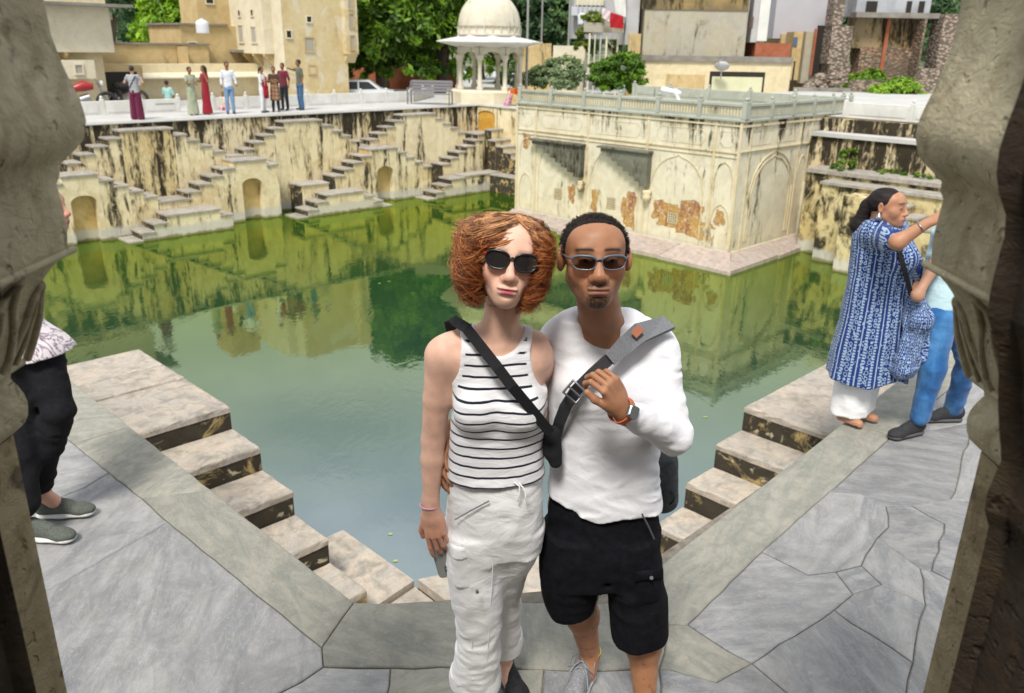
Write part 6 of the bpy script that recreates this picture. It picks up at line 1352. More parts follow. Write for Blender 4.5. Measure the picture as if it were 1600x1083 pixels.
def mcol(V):
    C = face_color(V, Mc, McM, McS, MSK, (.26, .095, .075), 1.0, .25, 1.0, (.014, .010, .008), True)
    cr = tolocal(V, Mc, McM, McS); leg = V[:, 2] < .6; C = lerp3(C, C*np.array([1.25, 1.25, 1.2]), leg*1.0)
    sp_ = (vnoise(V[:, 0]*90, V[:, 1]*90, V[:, 2]*60) > .55)*leg; C = lerp3(C, C*.62, sp_*.8); C = lerp3(C, C*.82, (cr[:, 2] > -.3)*(cr[:, 2] < .2)*(cr[:, 2] > .03)*.3); return C
sdf_obj('body', MO+MH+MH2, .006, SKIN, man, regions=[((-.24, 1.95, .0), (.62, 2.6, Mc[2]-.125), .0055), ((Mc[0]-.14, Mc[1]-.17, Mc[2]-.155), (Mc[0]+.14, Mc[1]+.16, Mc[2]+.17), .0025), (Mwr+np.array((-.12, -.09, .01)), Mwr+np.array((.08, .10, .22)), .0028), ((-.26, 2.10, 1.00), (-.115, 2.34, 1.21), .0032)], color=mcol)
# white shirt
MS = [('u', loft([(.80, .305, 2.335, .190, .135), (.88, .303, 2.335, .185, .132), (1.0, .298, 2.332, .172, .125), (1.10, .295, 2.33, .170, .120), (1.22, .293, 2.33, .176, .122), (1.33, .292, 2.33, .178, .115), (1.42, .285, 2.33, .150, .085), (1.47, .275, 2.335, .09, .065)], 2.35), .01),
      ('u', cap((.15, 2.34, 1.425), (.412, 2.335, 1.412), .061, .061), .05), ('u', cap((.20, 2.335, 1.468), (.34, 2.335, 1.463), .058, .058), .06),
      ('u', ell((.23, 2.245, 1.30), (.075, .045, .06)), .06), ('u', ell((.365, 2.245, 1.30), (.075, .045, .06)), .06),
      ('u', cap((.43, 2.32, 1.40), Mel, .060, .053), .05), ('u', cap(Mel, Mel*.35+Mwr*.65, .053, .043), .02), ('u', cap(Mel*.35+Mwr*.65, Mwr*.93+Mel*.07, .043, .0365), .01),
      ('u', cap((.14, 2.35, 1.40), P(868, 600, 2.46), .060, .052), .04),
      ('s', ell((.288, 2.285, 1.606), (.064, .110, .086), rx=.35), .004),
      ('i', (lambda X, Y, Z: (.905-.030*sstep(.12, .30, X)-.008*np.sin(X*30)-Z), None, None), .004)]
def mfold(x, y, z):
    a = vnoise(x*7+11, y*6, z*8); b = vnoise(x*9+z*22+3, y*9, z*26-x*12+1.5*vnoise(x*5, y*5, z*5)); arm = sstep(.40, .47, x); waist = sstep(1.05, .85, z)*(1-arm)
    c = vnoise(x*60+z*25, y*20, z*16+4); e = vnoise(x*14+7, y*12, z*60+x*20)
    return .0018*(a)+(.0014+.0030*waist)*(np.abs(b)*2-.6)+arm*(.0042*(np.abs(e)*2-.6)+.0016*c)
M_WSHIRT = fabric('white_jersey', (.72, .72, .75), .85, 1300, .36, 7, foldvec=(1.3, 1, 1.6))
sdf_obj('shirt', MS, .005, M_WSHIRT, man, post=mfold)
ring_pts = None
# shorts
MSH = [('u', loft([(.60, .305, 2.335, .185, .13), (.72, .303, 2.335, .193, .140), (.80, .303, 2.335, .182, .126), (.93, .303, 2.335, .166, .112)], 2.4), .02),
       ('u', loft([(.41, .218, 2.355, .072, .085), (.46, .212, 2.35, .082, .095), (.55, .205, 2.34, .098, .110), (.66, .205, 2.335, .102, .125), (.78, .21, 2.335, .10, .13)], 2.3), .015),
       ('u', loft([(.345, .452, 2.30, .097, .105), (.42, .447, 2.30, .098, .110), (.55, .430, 2.31, .098, .115), (.66, .405, 2.325, .098, .125), (.78, .39, 2.335, .10, .13)], 2.3), .015),
       ('s', cap((.325, 2.0, .30), (.325, 2.7, .30), .025, .025), .01), ('s', cap((.322, 2.0, .46), (.322, 2.7, .46), .012, .012), .01), ('s', cap((.318, 2.0, .56), (.318, 2.7, .56), .010, .010), .02), ('s', cap((.316, 2.0, .64), (.316, 2.7, .64), .005, .005), .02),
       ('i', (lambda X, Y, Z: np.where(X < .325, .44+.25*(X-.20), .375+.05*(X-.34))-Z, None, None), .004)]
M_BSHORT = plain('black_ripstop', (.0055, .0055, .008), .85, 0, 40, .4, .35, spec=.12)
sdf_obj('shorts', MSH, .006, M_BSHORT, man, post=foldfn(.004, 8, (1, 1, 1.5), 4))
patch('cargo_pocket', [P(992, 950, 2.20), P(1030, 945, 2.23), P(1033, 890, 2.22), P(990, 893, 2.19)], .010, M_BSHORT, man, .008, .004)
patch('pocket_flap', [P(989, 905, 2.19), P(1033, 900, 2.215), P(1032, 884, 2.21), P(989, 888, 2.185)], .004, M_BSHORT, man, .006, .014)
strip_on('zip', [(1003, 803), (1013, 822), (1022, 842)], [2.205, 2.20, 2.20], .003, plain('zip_grey', (.06, .06, .07), .5), man)
m = MB(); m.tube([P(1018, 903, 2.185), P(1018, 903, 2.17)], .006, 12); rel(m.build('snap_button', plain('button_grey', (.05, .05, .055), .4)), man)
# man's hair
def mh_keep(x, y, z):
    ax = np.abs(x); f = np.interp(y, [-.12, -.085, -.062, -.04, -.026, -.015, .0, .03, .06, .12], [.12, .105, .086, .070, .040, .000, .004, -.02, -.05, -.06]); f2 = f+.010*(ax > .03)*(y < -.05)
    return z-f2
def mcapmask(X, Y, Z):
    q = [(X-Mc[0])/McS, (Y-Mc[1])/McS, (Z-Mc[2])/McS]; x = q[0]*McM[0, 0]+q[1]*McM[1, 0]+q[2]*McM[2, 0]; y = q[0]*McM[0, 1]+q[1]*McM[1, 1]+q[2]*McM[2, 1]; z = q[0]*McM[0, 2]+q[1]*McM[1, 2]+q[2]*McM[2, 2]
    return -mh_keep(x, y, z)*.9
HC = frame_ops([('u', ell((0, .0135, .021), (.0775, .0965, .0725)), .02), ('u', ell((0, -.043, .041), (.0605, .0465, .0398)), .03)], Mc, McM, McS)+[('i', (mcapmask, None, None), .003)]
M_DHAIR = hair_mat('dark_hair', .6)
hm = sdf_obj('hair', HC, .003, M_DHAIR, man, color=lambda V: np.tile(np.array((.014, .011, .010)), (len(V), 1)))
def short_hair(N, c, M, s, keep, R_=(.0770, .0965, .0725), ctr=(0, .0135, .021), L_=(.007, .016), colr=(.02, .015, .013), seed=2):
    r = np.random.default_rng(seed); d = r.normal(size=(N*3, 3)); d /= np.linalg.norm(d, axis=1)[:, None]; p = d*np.array(R_)+np.array(ctr); d2 = d.copy(); d2[:, 1] = -np.abs(d2[:, 1]); d2[:, 2] = np.abs(d2[:, 2]); p2 = d2*np.array((.0605, .0465, .0398))+np.array((0, -.043, .041)); alt = (r.random(len(p)) < .35)[:, None]; p = np.where(alt, p2, p); d = np.where(alt, d2, d); k = keep(p[:, 0], p[:, 1], p[:, 2]) > -.006*r.random(len(p)); p = p[k][:N]; d = d[k][:N]
    K = 5; t = np.linspace(0, 1, K); ln = r.uniform(*L_, size=len(p)); sw = np.stack([r.normal(0, .35, len(p))+.25, .55+0*ln, .0*ln+r.normal(0, .2, len(p))], 1); dd = d*.55+sw; dd /= np.linalg.norm(dd, axis=1)[:, None]
    path = p[:, None, :]+dd[:, None, :]*(ln[:, None]*t[None])[:, :, None]+d[:, None, :]*(ln[:, None]*.25*np.sin(t*3.1))[:, :, None]
    W = (path.reshape(-1, 3) @ np.array(M).T)*s+V3(c); W = W.reshape(path.shape); cols = np.array(colr)*r.uniform(.5, 2.2, len(p))[:, None]
    return strands(W, .0008, 3, cols=cols)
V_, Q_, C_ = short_hair(7000, Mc, McM, McS, mh_keep)
link('hair_strands', np_mesh('h', V_-np.array(MF), Q_, True, C_), M_DHAIR, man)
t = NT('smoke_lens'); t.color((.035, .028, .026)); t.rough(.05); t.b.inputs['Transmission Weight'].default_value = 0
tr_ = t.n('ShaderNodeBsdfTransparent'); tr_.inputs[0].default_value = (.30, .24, .22, 1); gl = t.n('ShaderNodeBsdfGlossy'); gl.inputs[1].default_value = .03; fr2 = t.n('ShaderNodeFresnel'); fr2.inputs[0].default_value = 1.5
ms = t.n('ShaderNodeMixShader'); t.l(fr2.outputs[0], ms.inputs[0]); t.l(tr_.outputs[0], ms.inputs[1]); t.l(gl.outputs[0], ms.inputs[2]); t.l(ms.outputs[0], t.out.inputs[0]); M_SMOKE = t.m
M_GREYPL = plain('grey_plastic', (.085, .095, .115), .4)
glasses(man, Mc, McM, McS, M_SMOKE, M_GREYPL, M_GREYPL, .0285, .0165, .0350, 3.0, .0020, -.005, 1.9)
# shoes of the man, anklet
h1 = np.array((Ma1[0]+.005, Ma1[1]+.05, 0)); shoe(man, h1, math.radians(-112), .30, M_GSHOE, M_SOLE, laces=M_LACE, h=.005)
h2 = np.array((Ma2[0], Ma2[1]+.06, 0)); shoe(man, h2, math.radians(-80), .30, M_GSHOE, M_SOLE, laces=M_LACE)
ring('anklet', Ma1+np.array((0, 0, .045)), (.12, -.1, 1), .040, .0022, plain('lime_cord', (.55, .75, .05), .6), man)
# watch
wd = (Mwr-Mel)/np.linalg.norm(Mwr-Mel); wn = np.array((.35, -.85, .38)); Wf = basis(wd, wn); wc = Mwr+wd*.004
watch = MB(); prof = rrect(.018, .021, .007)
def wt(p): return wc+Wf @ V3(p)
n_ = len(prof); vs = [wt((x*.97, y*.97, .032)) for x, y in prof]+[wt((x, y, .036)) for x, y in prof]+[wt((x, y, .041)) for x, y in prof]+[wt((x*.9, y*.92, .0445)) for x, y in prof]
watch.add(vs, [[j*n_+i, j*n_+(i+1) % n_, (j+1)*n_+(i+1) % n_, (j+1)*n_+i] for j in range(3) for i in range(n_)]+[list(range(3*n_, 4*n_))], 0, False)
wo = rel(watch.build('watch', M_STEEL), man)
m = MB(); m.add([wt((x*.84, y*.87, .0450)) for x, y in prof], [list(range(n_))]); sc_ = m.build('watch_face', plain('watch_glass', (.10, .12, .125), .08, 0)); sc_.parent = wo
m = MB(); pts = [wt((.0365*math.sin(a), .0, .0365*math.cos(a))) for a in np.linspace(.45, 2*math.pi-.45, 28)]; m.ribbon(pts, [wt((math.sin(a), 0, math.cos(a)))-wc for a in np.linspace(.45, 2*math.pi-.45, 28)], .022, .003, 0)
b_ = m.build('watch_band', plain('orange_black_band', (.45, .10, .03), .6)); b_.parent = wo
# sling bag
sling = thing('sling_bag', 'grey sling bag with a wide padded strap across the white shirt of the man', 'bag', (.50, 2.45, .90))
M_GSTRAP = plain('grey_padding', (.16, .165, .18), .85, 0, 350, .3, .4); M_DWEB = plain('charcoal_webbing', (.035, .035, .04), .8, 0, 350, .3, .4)
pad = [((1044, 506), 2.29), ((1000, 520), 2.215), ((975, 540), 2.185), ((952, 562), 2.16)]
m = MB(); pts = [P(x, y, Y) for (x, y), Y in pad]; m.ribbon(pts, [(.25, -.3, .9), (.05, -.8, .5), (0, -1, .1), (0, -1, .1)], [.055, .060, .052, .040], .010)
rel(m.build('shoulder_pad', M_GSTRAP), sling)
m = MB(); m.ribbon([P(1002, 512, 2.195), P(990, 524, 2.185)], [(0, -1, .25)]*2, .024, .002); rel(m.build('pad_patch', plain('rust_print', (.35, .12, .06), .7)), sling)
low = [((955, 558), 2.165), ((925, 585), 2.16), ((900, 610), 2.165), ((884, 635), 2.18), ((874, 660), 2.21), ((868, 682), 2.25)]
m = MB(); m.ribbon([P(x, y, Y) for (x, y), Y in low], [(0, -1, .1)]*4+[(-.4, -1, .1)]*2, .036, .004); rel(m.build('strap', M_DWEB), sling)
bq = [P(x, y, 2.145) for x, y in ((880, 613), (896, 594), (915, 612), (900, 630))]; m = MB(); m.tube(bq+[bq[0], bq[1]], .0038, 6); m.tube([(bq[0]+bq[1])/2, (bq[2]+bq[3])/2], .003, 6); rel(m.build('buckle', plain('grey_buckle', (.22, .22, .23), .35, .6)), sling)
SB = [('u', cap(P(1036, 722, 2.46), P(1036, 780, 2.46), .050, .052, (0, 1, 0), .8), .01)]
sdf_obj('pouch', SB, .006, plain('grey_nylon', (.045, .052, .056), .7, 0, 60, .4, .3), sling, post=foldfn(.002, 14))
strip_on('pull_cord', [(1049, 768), (1054, 775), (1053, 783), (1046, 789)], 2.42, .002, M_BLKPL, sling)
# ================================================================== other people
def skincol(c): return lambda V: np.tile(np.array(c, float), (len(V), 1))*(1+.06*vnoise(V[:, 0]*30, V[:, 1]*30, V[:, 2]*30))[:, None]
def far_person(label, foot, H, yaw, top, bottom, skin=(.26, .12, .06), hair='short', hair_c=(.015, .012, .01), arms=None, pose='stand', h=.017, sleeve=1.0, topmat=None, botmat=None, shawl=None, shoes=(.03, .03, .035), flare=0, seat_z=0, group=None):
    """arms: ((elbow, hand), (elbow, hand)) in local metres for a 1.7 m figure; faces -y before yaw"""
    r = thing('person', label, 'person', (foot[0], foot[1], foot[2] if len(foot) > 2 else 0), 0, group); c = V3(r.location); s = H/1.7*.95; M = np.array(Matrix.Rotation(yaw, 3, 'Z'))
    F = lambda ops: frame_ops(ops, c, M, s)
    hipz = .90 if pose == 'stand' else .20; dz = hipz-.90
    def Z(p): return (p[0], p[1], p[2]+dz)
    if arms is None: arms = (((-.25, .0, 1.12), (-.24, -.05, .86)), ((.25, .0, 1.12), (.24, -.05, .86)))
    B = [('u', ell(Z((0, -.02, 1.60)), (.072, .088, .105)), .01), ('u', cap(Z((0, 0, 1.40)), Z((0, -.01, 1.55)), .05, .048), .02), ('u', ell(Z((0, -.105, 1.585)), (.012, .016, .02)), .01), ('u', loft([(.88+dz, 0, 0, .14, .09), (1.1+dz, 0, 0, .12, .085), (1.3+dz, 0, 0, .15, .095), (1.42+dz, 0, 0, .10, .06)]), .02)]
    for i, sd_ in enumerate((-1, 1)):
        e, hd_ = arms[i]; sh = (sd_*.165, 0, 1.385); B += [('u', cap(Z(sh), Z(e), .042, .034), .02), ('u', cap(Z(e), Z(hd_), .033, .024), .01), ('u', ell(Z(hd_), (.032, .032, .045)), .01)]
    T_ = [('u', loft([(.86+dz, 0, 0, .165, .115), (1.0+dz, 0, 0, .15, .105), (1.15+dz, 0, 0, .145, .10), (1.3+dz, 0, 0, .165, .108), (1.40+dz, 0, 0, .13, .075)]), .02), ('u', cap(Z((-.15, 0, 1.385)), Z((.15, 0, 1.385)), .052, .052), .04)]
    for i, sd_ in enumerate((-1, 1)):
        e = V3(arms[i][0]); sh = V3((sd_*.165, 0, 1.385)); e2 = sh+(e-sh)*min(1, sleeve); T_.append(('u', cap(Z(sh), Z(e2), .054, .050), .03))
        if sleeve > 1: hd_ = V3(arms[i][1]); T_.append(('u', cap(Z(e), Z(e+(hd_-e)*(sleeve-1)), .048, .040), .02))
    if pose == 'stand':
        for sd_ in (-1, 1): B += [('u', cap((sd_*.08, 0, .85), (sd_*.09, -.01, .48), .075, .05), .02), ('u', cap((sd_*.09, -.01, .48), (sd_*.10, .02, .08), .05, .035), .02), ('u', cap((sd_*.10, .02, .05), (sd_*.11, -.09, .035), .035, .03), .02)]
        if flare == 0: L_ = [('u', loft([(.80, 0, 0, .165, .12), (.93, 0, 0, .16, .11)]), .02)]+[('u', cap((sd_*.085, 0, .85), (sd_*.095, -.01, .48), .092, .070), .02) for sd_ in (-1, 1)]+[('u', cap((sd_*.095, -.01, .48), (sd_*.105, .02, .10), .070, .058), .02) for sd_ in (-1, 1)]
        elif flare < 0: L_ = [('u', loft([(.80, 0, 0, .17, .12), (.95, 0, 0, .15, .11)]), .02)]+[('u', cap((sd_*.085, 0, .85), (sd_*.11, 0, .08), .10, .115), .02) for sd_ in (-1, 1)]
        else: L_ = [('u', loft([(.05, 0, 0, .17+flare, .15+flare*.8), (.4, 0, 0, .16+flare*.6, .14), (.75, 0, 0, .17, .125), (.95, 0, 0, .15, .11)]), .02)]
    else:
        B += [('u', cap((-.09, 0, .16), (-.12, -.38, .22), .08, .06), .02), ('u', cap((.09, 0, .16), (.12, -.38, .22), .08, .06), .02)]; L_ = [('u', cap((-.09, 0, .15), (-.13, -.40, .20), .095, .075), .03), ('u', cap((.09, 0, .15), (.13, -.40, .20), .095, .075), .03), ('u', cap((-.13, -.40, .20), (-.12, -.42, -.18), .07, .055), .03), ('u', cap((.13, -.40, .20), (.12, -.42, -.18), .07, .055), .03)]
    sdf_obj('body', F(B), h*s, SKIN, r, color=skincol(skin)); sdf_obj('top', F(T_), h*s, topmat or fabric('cloth_top', top, .9, 500, .3, 10), r, post=foldfn(.006, 8))
    sdf_obj('trousers' if flare <= 0 else 'skirt', F(L_), h*s, botmat or fabric('cloth_bottom', bottom, .9, 500, .3, 10), r, post=foldfn(.008, 7, (1.6, 1.6, .5)))
    HO = [('u', ell(Z((0, .0, 1.625)), (.082, .098, .098)), .01), ('s', ell(Z((0, -.10, 1.575)), (.068, .06, .088)), .01)]
    if hair == 'long': HO += [('u', cap(Z((0, .07, 1.60)), Z((.02, .10, 1.25)), .060, .045), .04)]
    if hair == 'bun': HO += [('u', ell(Z((0, .11, 1.62)), (.04, .04, .04)), .02)]
    if hair == 'tail': HO += [('u', cap(Z((0, .10, 1.62)), Z((0, .12, 1.38)), .030, .022), .02)]
    sdf_obj('hair', F(HO), h*s, plain('hair_dark', hair_c, .6), r)
    if pose == 'stand' and shoes: sdf_obj('shoes', F([('u', cap((sd_*.10, .03, .045), (sd_*.115, -.12, .035), .042, .036), .01) for sd_ in (-1, 1)]), h*s*.8, plain('shoe_leather', shoes, .6), r)
    if shawl: sdf_obj(shawl[0], F([('u', (p_[0], p_[1], p_[2]) if False else p_, .03) for p_ in shawl[1]]), h*s*.8, shawl[2], r, post=foldfn(.006, 10))
    return r
HIPS = (((-.34, .06, 1.14), (-.17, -.02, .98)), ((.34, .06, 1.14), (.17, -.02, .98)))
g_ = 'people on the far terrace'
def gp(x, y): q = G(x, y); return (q[0], q[1], 0)
strap = [cap((-.13, .10, 1.40), (.14, .115, .98), .018, .018)]
far_person('woman seen from behind in a grey top and wide maroon trousers, elbows out', gp(216, 187), 1.56, math.pi*1.02, (.30, .31, .33), (.10, .008, .035), (.5, .30, .2), 'bun', arms=(((-.30, -.02, 1.18), (-.20, -.16, 1.32)), ((.30, -.02, 1.18), (.22, -.16, 1.32))), flare=-1, sleeve=.4, shawl=('bag_strap', strap, M_STRAP), group=g_)
far_person('woman in a pale sage green sari with dark pinned hair, left of the red dress', gp(303, 180), 1.50, .9, (.30, .34, .24), (.30, .33, .23), hair='bun', arms=(((-.2, -.05, 1.15), (.0, -.22, 1.12)), ((.2, -.05, 1.12), (.1, -.24, 1.10))), flare=.05, sleeve=.7, shoes=None, group=g_)
far_person('woman in a long crimson red dress with loose black hair', gp(325, 179), 1.54, -.7, (.22, .008, .018), (.24, .008, .02), hair='long', arms=(((-.22, -.05, 1.15), (-.1, -.24, 1.18)), ((.25, -.02, 1.14), (.16, -.12, 1.48))), flare=.03, sleeve=.5, shoes=None, group=g_)
far_person('man in a white shirt and light blue jeans standing alone', gp(361, 178), 1.66, .5, (.60, .62, .66), (.16, .26, .42), group=g_, sleeve=1.6, arms=(((-.22, .02, 1.12), (-.23, -.04, .88)), ((.24, .0, 1.12), (.27, -.06, .93))))
far_person('woman in a white tunic with a red dupatta, side on', gp(413, 176), 1.50, 1.3, (.62, .62, .64), (.60, .60, .62), hair='tail', arms=(((-.18, -.06, 1.14), (-.08, -.22, 1.2)), ((.18, -.06, 1.14), (.08, -.22, 1.2))), flare=.0, shawl=('red_dupatta', [cap((.12, -.08, 1.30), (.10, -.12, .95), .05, .06), cap((.10, -.12, .95), (.10, -.10, .62), .07, .10), cap((-.1, -.1, 1.2), (-.02, -.12, .7), .035, .08)], plain('red_dupatta_cloth', (.30, .008, .02), .9)), group=g_)
tchk = NT('brown_check'); sx = tchk.sep(tchk.pos(obj=True)); f1 = tchk.math('LESS_THAN', tchk.math('FRACT', tchk.math('MULTIPLY', sx[2], 8.0)), .4); f2 = tchk.math('LESS_THAN', tchk.math('FRACT', tchk.math('MULTIPLY', sx[0], 9.0)), .4); tchk.color(tchk.mix(tchk.math('MULTIPLY', tchk.math('ADD', f1, f2), .5), (.30, .17, .10), (.11, .05, .03))); tchk.rough(.9)
far_person('woman in a brown checked knee-length dress over black leggings', gp(432, 175), 1.50, .1, (.06, .03, .02), (.02, .02, .022), hair='bun', arms=(((-.2, -.06, 1.14), (-.06, -.2, 1.22)), ((.2, -.06, 1.14), (.06, -.2, 1.22))), group=g_, shawl=('dress_skirt', [loft([(.45, 0, 0, .20, .15), (.75, 0, 0, .18, .13), (1.05, 0, 0, .155, .115), (1.25, 0, 0, .165, .115)])], tchk.m))
far_person('man in a dark maroon shirt half hidden behind the checked dress', (gp(443, 173)[0], gp(443, 173)[1]+.25, 0), 1.60, -.3, (.13, .015, .03), (.015, .015, .018), group=g_)
far_person('man in an olive t-shirt and blue jeans pointing with one raised arm', gp(471, 172), 1.72, -.9, (.10, .11, .075), (.04, .11, .22), arms=(((-.26, -.10, 1.36), (-.20, -.32, 1.42)), ((.24, .02, 1.12), (.22, -.03, .88))), group=g_, sleeve=.8)
q_ = P(264, 163, 29.6); far_person('man in a pale turquoise shirt sitting in the parapet gap, back turned', (q_[0], q_[1], .05), 1.5, math.pi*.95, (.30, .52, .48), (.05, .05, .06), pose='sit', arms=(((-.22, -.05, 1.16), (-.1, -.2, 1.0)), ((.22, -.05, 1.16), (.1, -.2, 1.0))), h=.02, group=g_)
q_ = P(350, 170, 28.9); tpk = NT('pink_yellow_print'); vv = tpk.vor(tpk.pos(obj=True), 14, out='Color'); tpk.color(tpk.ramp(tpk.sep(vv)[0], [(.2, (.6, .15, .35)), (.5, (.65, .6, .62)), (.8, (.6, .45, .08))])); tpk.rough(.9)
far_person('small seated figure in a pink and yellow print beside the man in white shirt', (q_[0], q_[1], .0), 1.05, .3, (.6, .2, .4), (.5, .3, .1), pose='sit', topmat=tpk.m, botmat=tpk.m, h=.025, group=g_)

# ---------------------------------------------------------------- woman in the blue printed kurta
LF = (2.20, 4.88, 0.0); lady = thing('person', 'woman in a long blue and white block-printed kurta with a dark ponytail', 'woman', LF)
LSK = (.40, .20, .115); Lh = P(1387, 322, 4.80); LM = rotm(math.radians(48), math.radians(2), math.radians(3)); LS = .98
LO = frame_ops(head_ops(1.03, 1.05, 1.1, .003, True, 1.05), Lh, LM, LS)
sh_n = V3((2.17, 4.84, 1.30)); LO += [('u', cap((2.16, 4.86, 1.25), Lh+V3((-.02, .03, -.06)), .060, .052), .03), ('u', loft([(.75, 2.22, 4.86, .15, .13), (1.0, 2.21, 4.86, .14, .12), (1.2, 2.18, 4.86, .14, .11), (1.30, 2.17, 4.86, .10, .07)]), .03)]
La = (V3((2.12, 4.76, 1.24)), P(1403, 378, 4.46), P(1449, 349, 4.42)); Lb = (V3((2.29, 4.95, 1.24)), P(1440, 440, 5.02), P(1425, 468, 4.80))
for a_1, b_1, c_1 in (La, Lb): LO += [('u', cap(a_1, b_1, .055, .046), .03), ('u', cap(b_1, c_1, .042, .027), .02)]
hd1 = c_ = (La[2]-La[1])/np.linalg.norm(La[2]-La[1]); LO += frame_ops(hand_ops(1, (.2, .25, .3, .35), .08, (.6, .3, .3), .9), La[2]+hd1*.01, basis(hd1, (0, -.4, 1)))
LO += frame_ops(hand_ops(-1, (.9, 1.0, 1.0, 1.0), .03, (.4, .4, .3), .9), Lb[2], basis((-.3, -.5, -.7), (-.6, -.8, .2)))
LO += [('u', cap((2.14, 4.88, .5), (2.13, 4.85, .07), .06, .038), .02), ('u', cap((2.13, 4.85, .04), (2.20, 4.76, .03), .038, .03), .02), ('u', cap((2.25, 4.92, .5), (2.25, 4.92, .07), .06, .038), .02), ('u', cap((2.25, 4.92, .04), (2.33, 4.84, .03), .038, .03), .02)]
sdf_obj('body', LO, .009, SKIN, lady, regions=[((1.8, 4.25, 0), (2.75, 5.3, 1.62), .009), (Lh-V3((.16, .16, .14)), Lh+V3((.16, .16, .17)), .0042)], color=lambda V: face_color(V, Lh, LM, LS, LSK, (.36, .09, .08), .95, .25, 0, (.02, .014, .01), True))
t = NT('indigo_block_print'); p = t.pos(obj=True); sx = t.sep(p)
ang = t.math('ARCTAN2', sx[1], sx[0]); ang = t.math('ARCTAN2', t.math('ADD', sx[1], .01), t.math('SUBTRACT', sx[0], .02)); colx = t.math('MULTIPLY', ang, 3.4); fr_ = t.math('FRACT', colx); idx_ = t.math('FLOOR', colx); par_ = t.math('FRACT', t.math('MULTIPLY', idx_, .5))
cbv = t.n('ShaderNodeCombineXYZ'); t.l(t.math('MULTIPLY', colx, 2.0), cbv.inputs[0]); t.l(t.math('MULTIPLY', sx[2], 30.0), cbv.inputs[1])
v1 = t.vor(cbv.outputs[0], 1.0, rnd=.35); dots = t.ramp(v1, [(.30, 0.0), (.34, 1.0), (.41, 1.0), (.45, 0.0)]); v2 = t.vor(t.pos((1, 1, 1), obj=True), 48, rnd=.9); fl = t.ramp(v2, [(.20, 1.0), (.28, 0.0)])
line = t.math('LESS_THAN', t.math('ABSOLUTE', t.math('SUBTRACT', fr_, .5)), .06); edge = t.math('GREATER_THAN', t.math('ABSOLUTE', t.math('SUBTRACT', fr_, .5)), .36); z_dots = t.math('LESS_THAN', t.math('FRACT', t.math('MULTIPLY', sx[2], 55.0)), .6)
m1 = t.math('MAXIMUM', t.math('MULTIPLY', t.math('MAXIMUM', dots, fl), t.math('GREATER_THAN', par_, .25)), t.math('MULTIPLY', edge, z_dots)); m1 = t.math('MAXIMUM', m1, t.math('MULTIPLY', line, t.math('LESS_THAN', par_, .25))); m1 = t.math('MAXIMUM', m1, t.math('MULTIPLY', fl, t.math('LESS_THAN', par_, .25)))
t.color(t.mix(t.math('MULTIPLY', m1, .80), (.006, .024, .15), (.36, .50, .64))); t.rough(.9); t.b.inputs['Sheen Weight'].default_value = .1; t.bump(t.noise(t.pos((1, 1, .4), obj=True), 9, 4, .6), .4, .03); M_IND = t.m
KO = [('u', loft([(.30, 2.245, 4.88, .245, .21), (.45, 2.242, 4.88, .232, .20), (.65, 2.24, 4.87, .212, .18), (.85, 2.225, 4.87, .190, .16), (1.0, 2.215, 4.86, .178, .15), (1.12, 2.20, 4.86, .172, .145), (1.24, 2.19, 4.86, .17, .13), (1.31, 2.175, 4.86, .11, .08)], 2.3), .02), ('u', cap((2.12, 4.78, 1.25), (2.28, 4.94, 1.25), .072, .072), .05),
      ('u', cap(La[0], La[1]*.8+La[0]*.2, .078, .066), .05), ('u', cap(Lb[0], Lb[1], .075, .065), .05), ('u', ell((2.28, 4.76, 1.10), (.10, .09, .09)), .05),
      ('s', ell(Lh+V3((.035, -.03, -.19)), (.05, .06, .05)), .01), ('i', (lambda X, Y, Z: .315+.02*np.sin(X*14)-Z, None, None), .004)]
sdf_obj('kurta', KO, .008, M_IND, lady, post=lambda x, y, z: .011*vnoise(x*11, y*11, z*2.0)*sstep(1.1, .5, z)+.004*vnoise(x*16, y*16, z*12))
sdf_obj('trousers', [('u', loft([(.06, 2.17, 4.86, .115, .10), (.25, 2.18, 4.87, .12, .11), (.45, 2.19, 4.88, .11, .11)]), .02), ('u', loft([(.08, 2.26, 4.94, .10, .10), (.45, 2.26, 4.92, .10, .10)]), .04)], .008, M_WPANT, lady, post=foldfn(.005, 9, (1.5, 1.5, .4)))
LHR = frame_ops([('u', ell((0, .018, .026), (.083, .100, .082)), .02), ('u', ell((0, .115, -.01), (.034, .035, .05)), .02), ('u', cap((0, .125, -.02), (.01, .15, -.13), .034, .05), .03), ('u', cap((.01, .15, -.13), (.0, .13, -.21), .05, .025), .03), ('s', ell((0, -.085, -.045), (.071, .082, .108)), .008), ('u', cap((.072, .0, .03), (.078, -.005, -.03), .012, .004), .01)], Lh, LM, LS)
sdf_obj('hair', LHR, .005, M_DHAIR, lady, color=lambda V: np.tile(np.array((.018, .014, .014)), (len(V), 1))*(1+.5*vnoise(V[:, 0]*20, V[:, 1]*20, V[:, 2]*200))[:, None], post=lambda x, y, z: .0022*vnoise(x*25, y*60, z*110))
e_ = Lh+LM @ V3((-.088, .012, -.062)); m = MB(); m.lathe([(.002, .03), (.010, .02), (.022, .0), (.020, -.012), (.004, -.02)], tuple(e_-V3(LF)), 12); m.build('earring', M_STEEL, lady)
bn = La[2]-hd1*.035; ring('bangle', bn, hd1, .034, .004, M_STEEL, lady)
lb = thing('shoulder_bag', 'blue and white printed scarf and black strap at the side of the woman in blue', 'bag', tuple(P(1428, 480, 4.66)))
m = MB(); m.ribbon([P(1404, 372, 4.74), P(1406, 395, 4.67), P(1414, 425, 4.66), P(1424, 462, 4.66)], [(0, -1, .2)]*4, .03, .004); rel(m.build('strap', M_STRAP), lb)
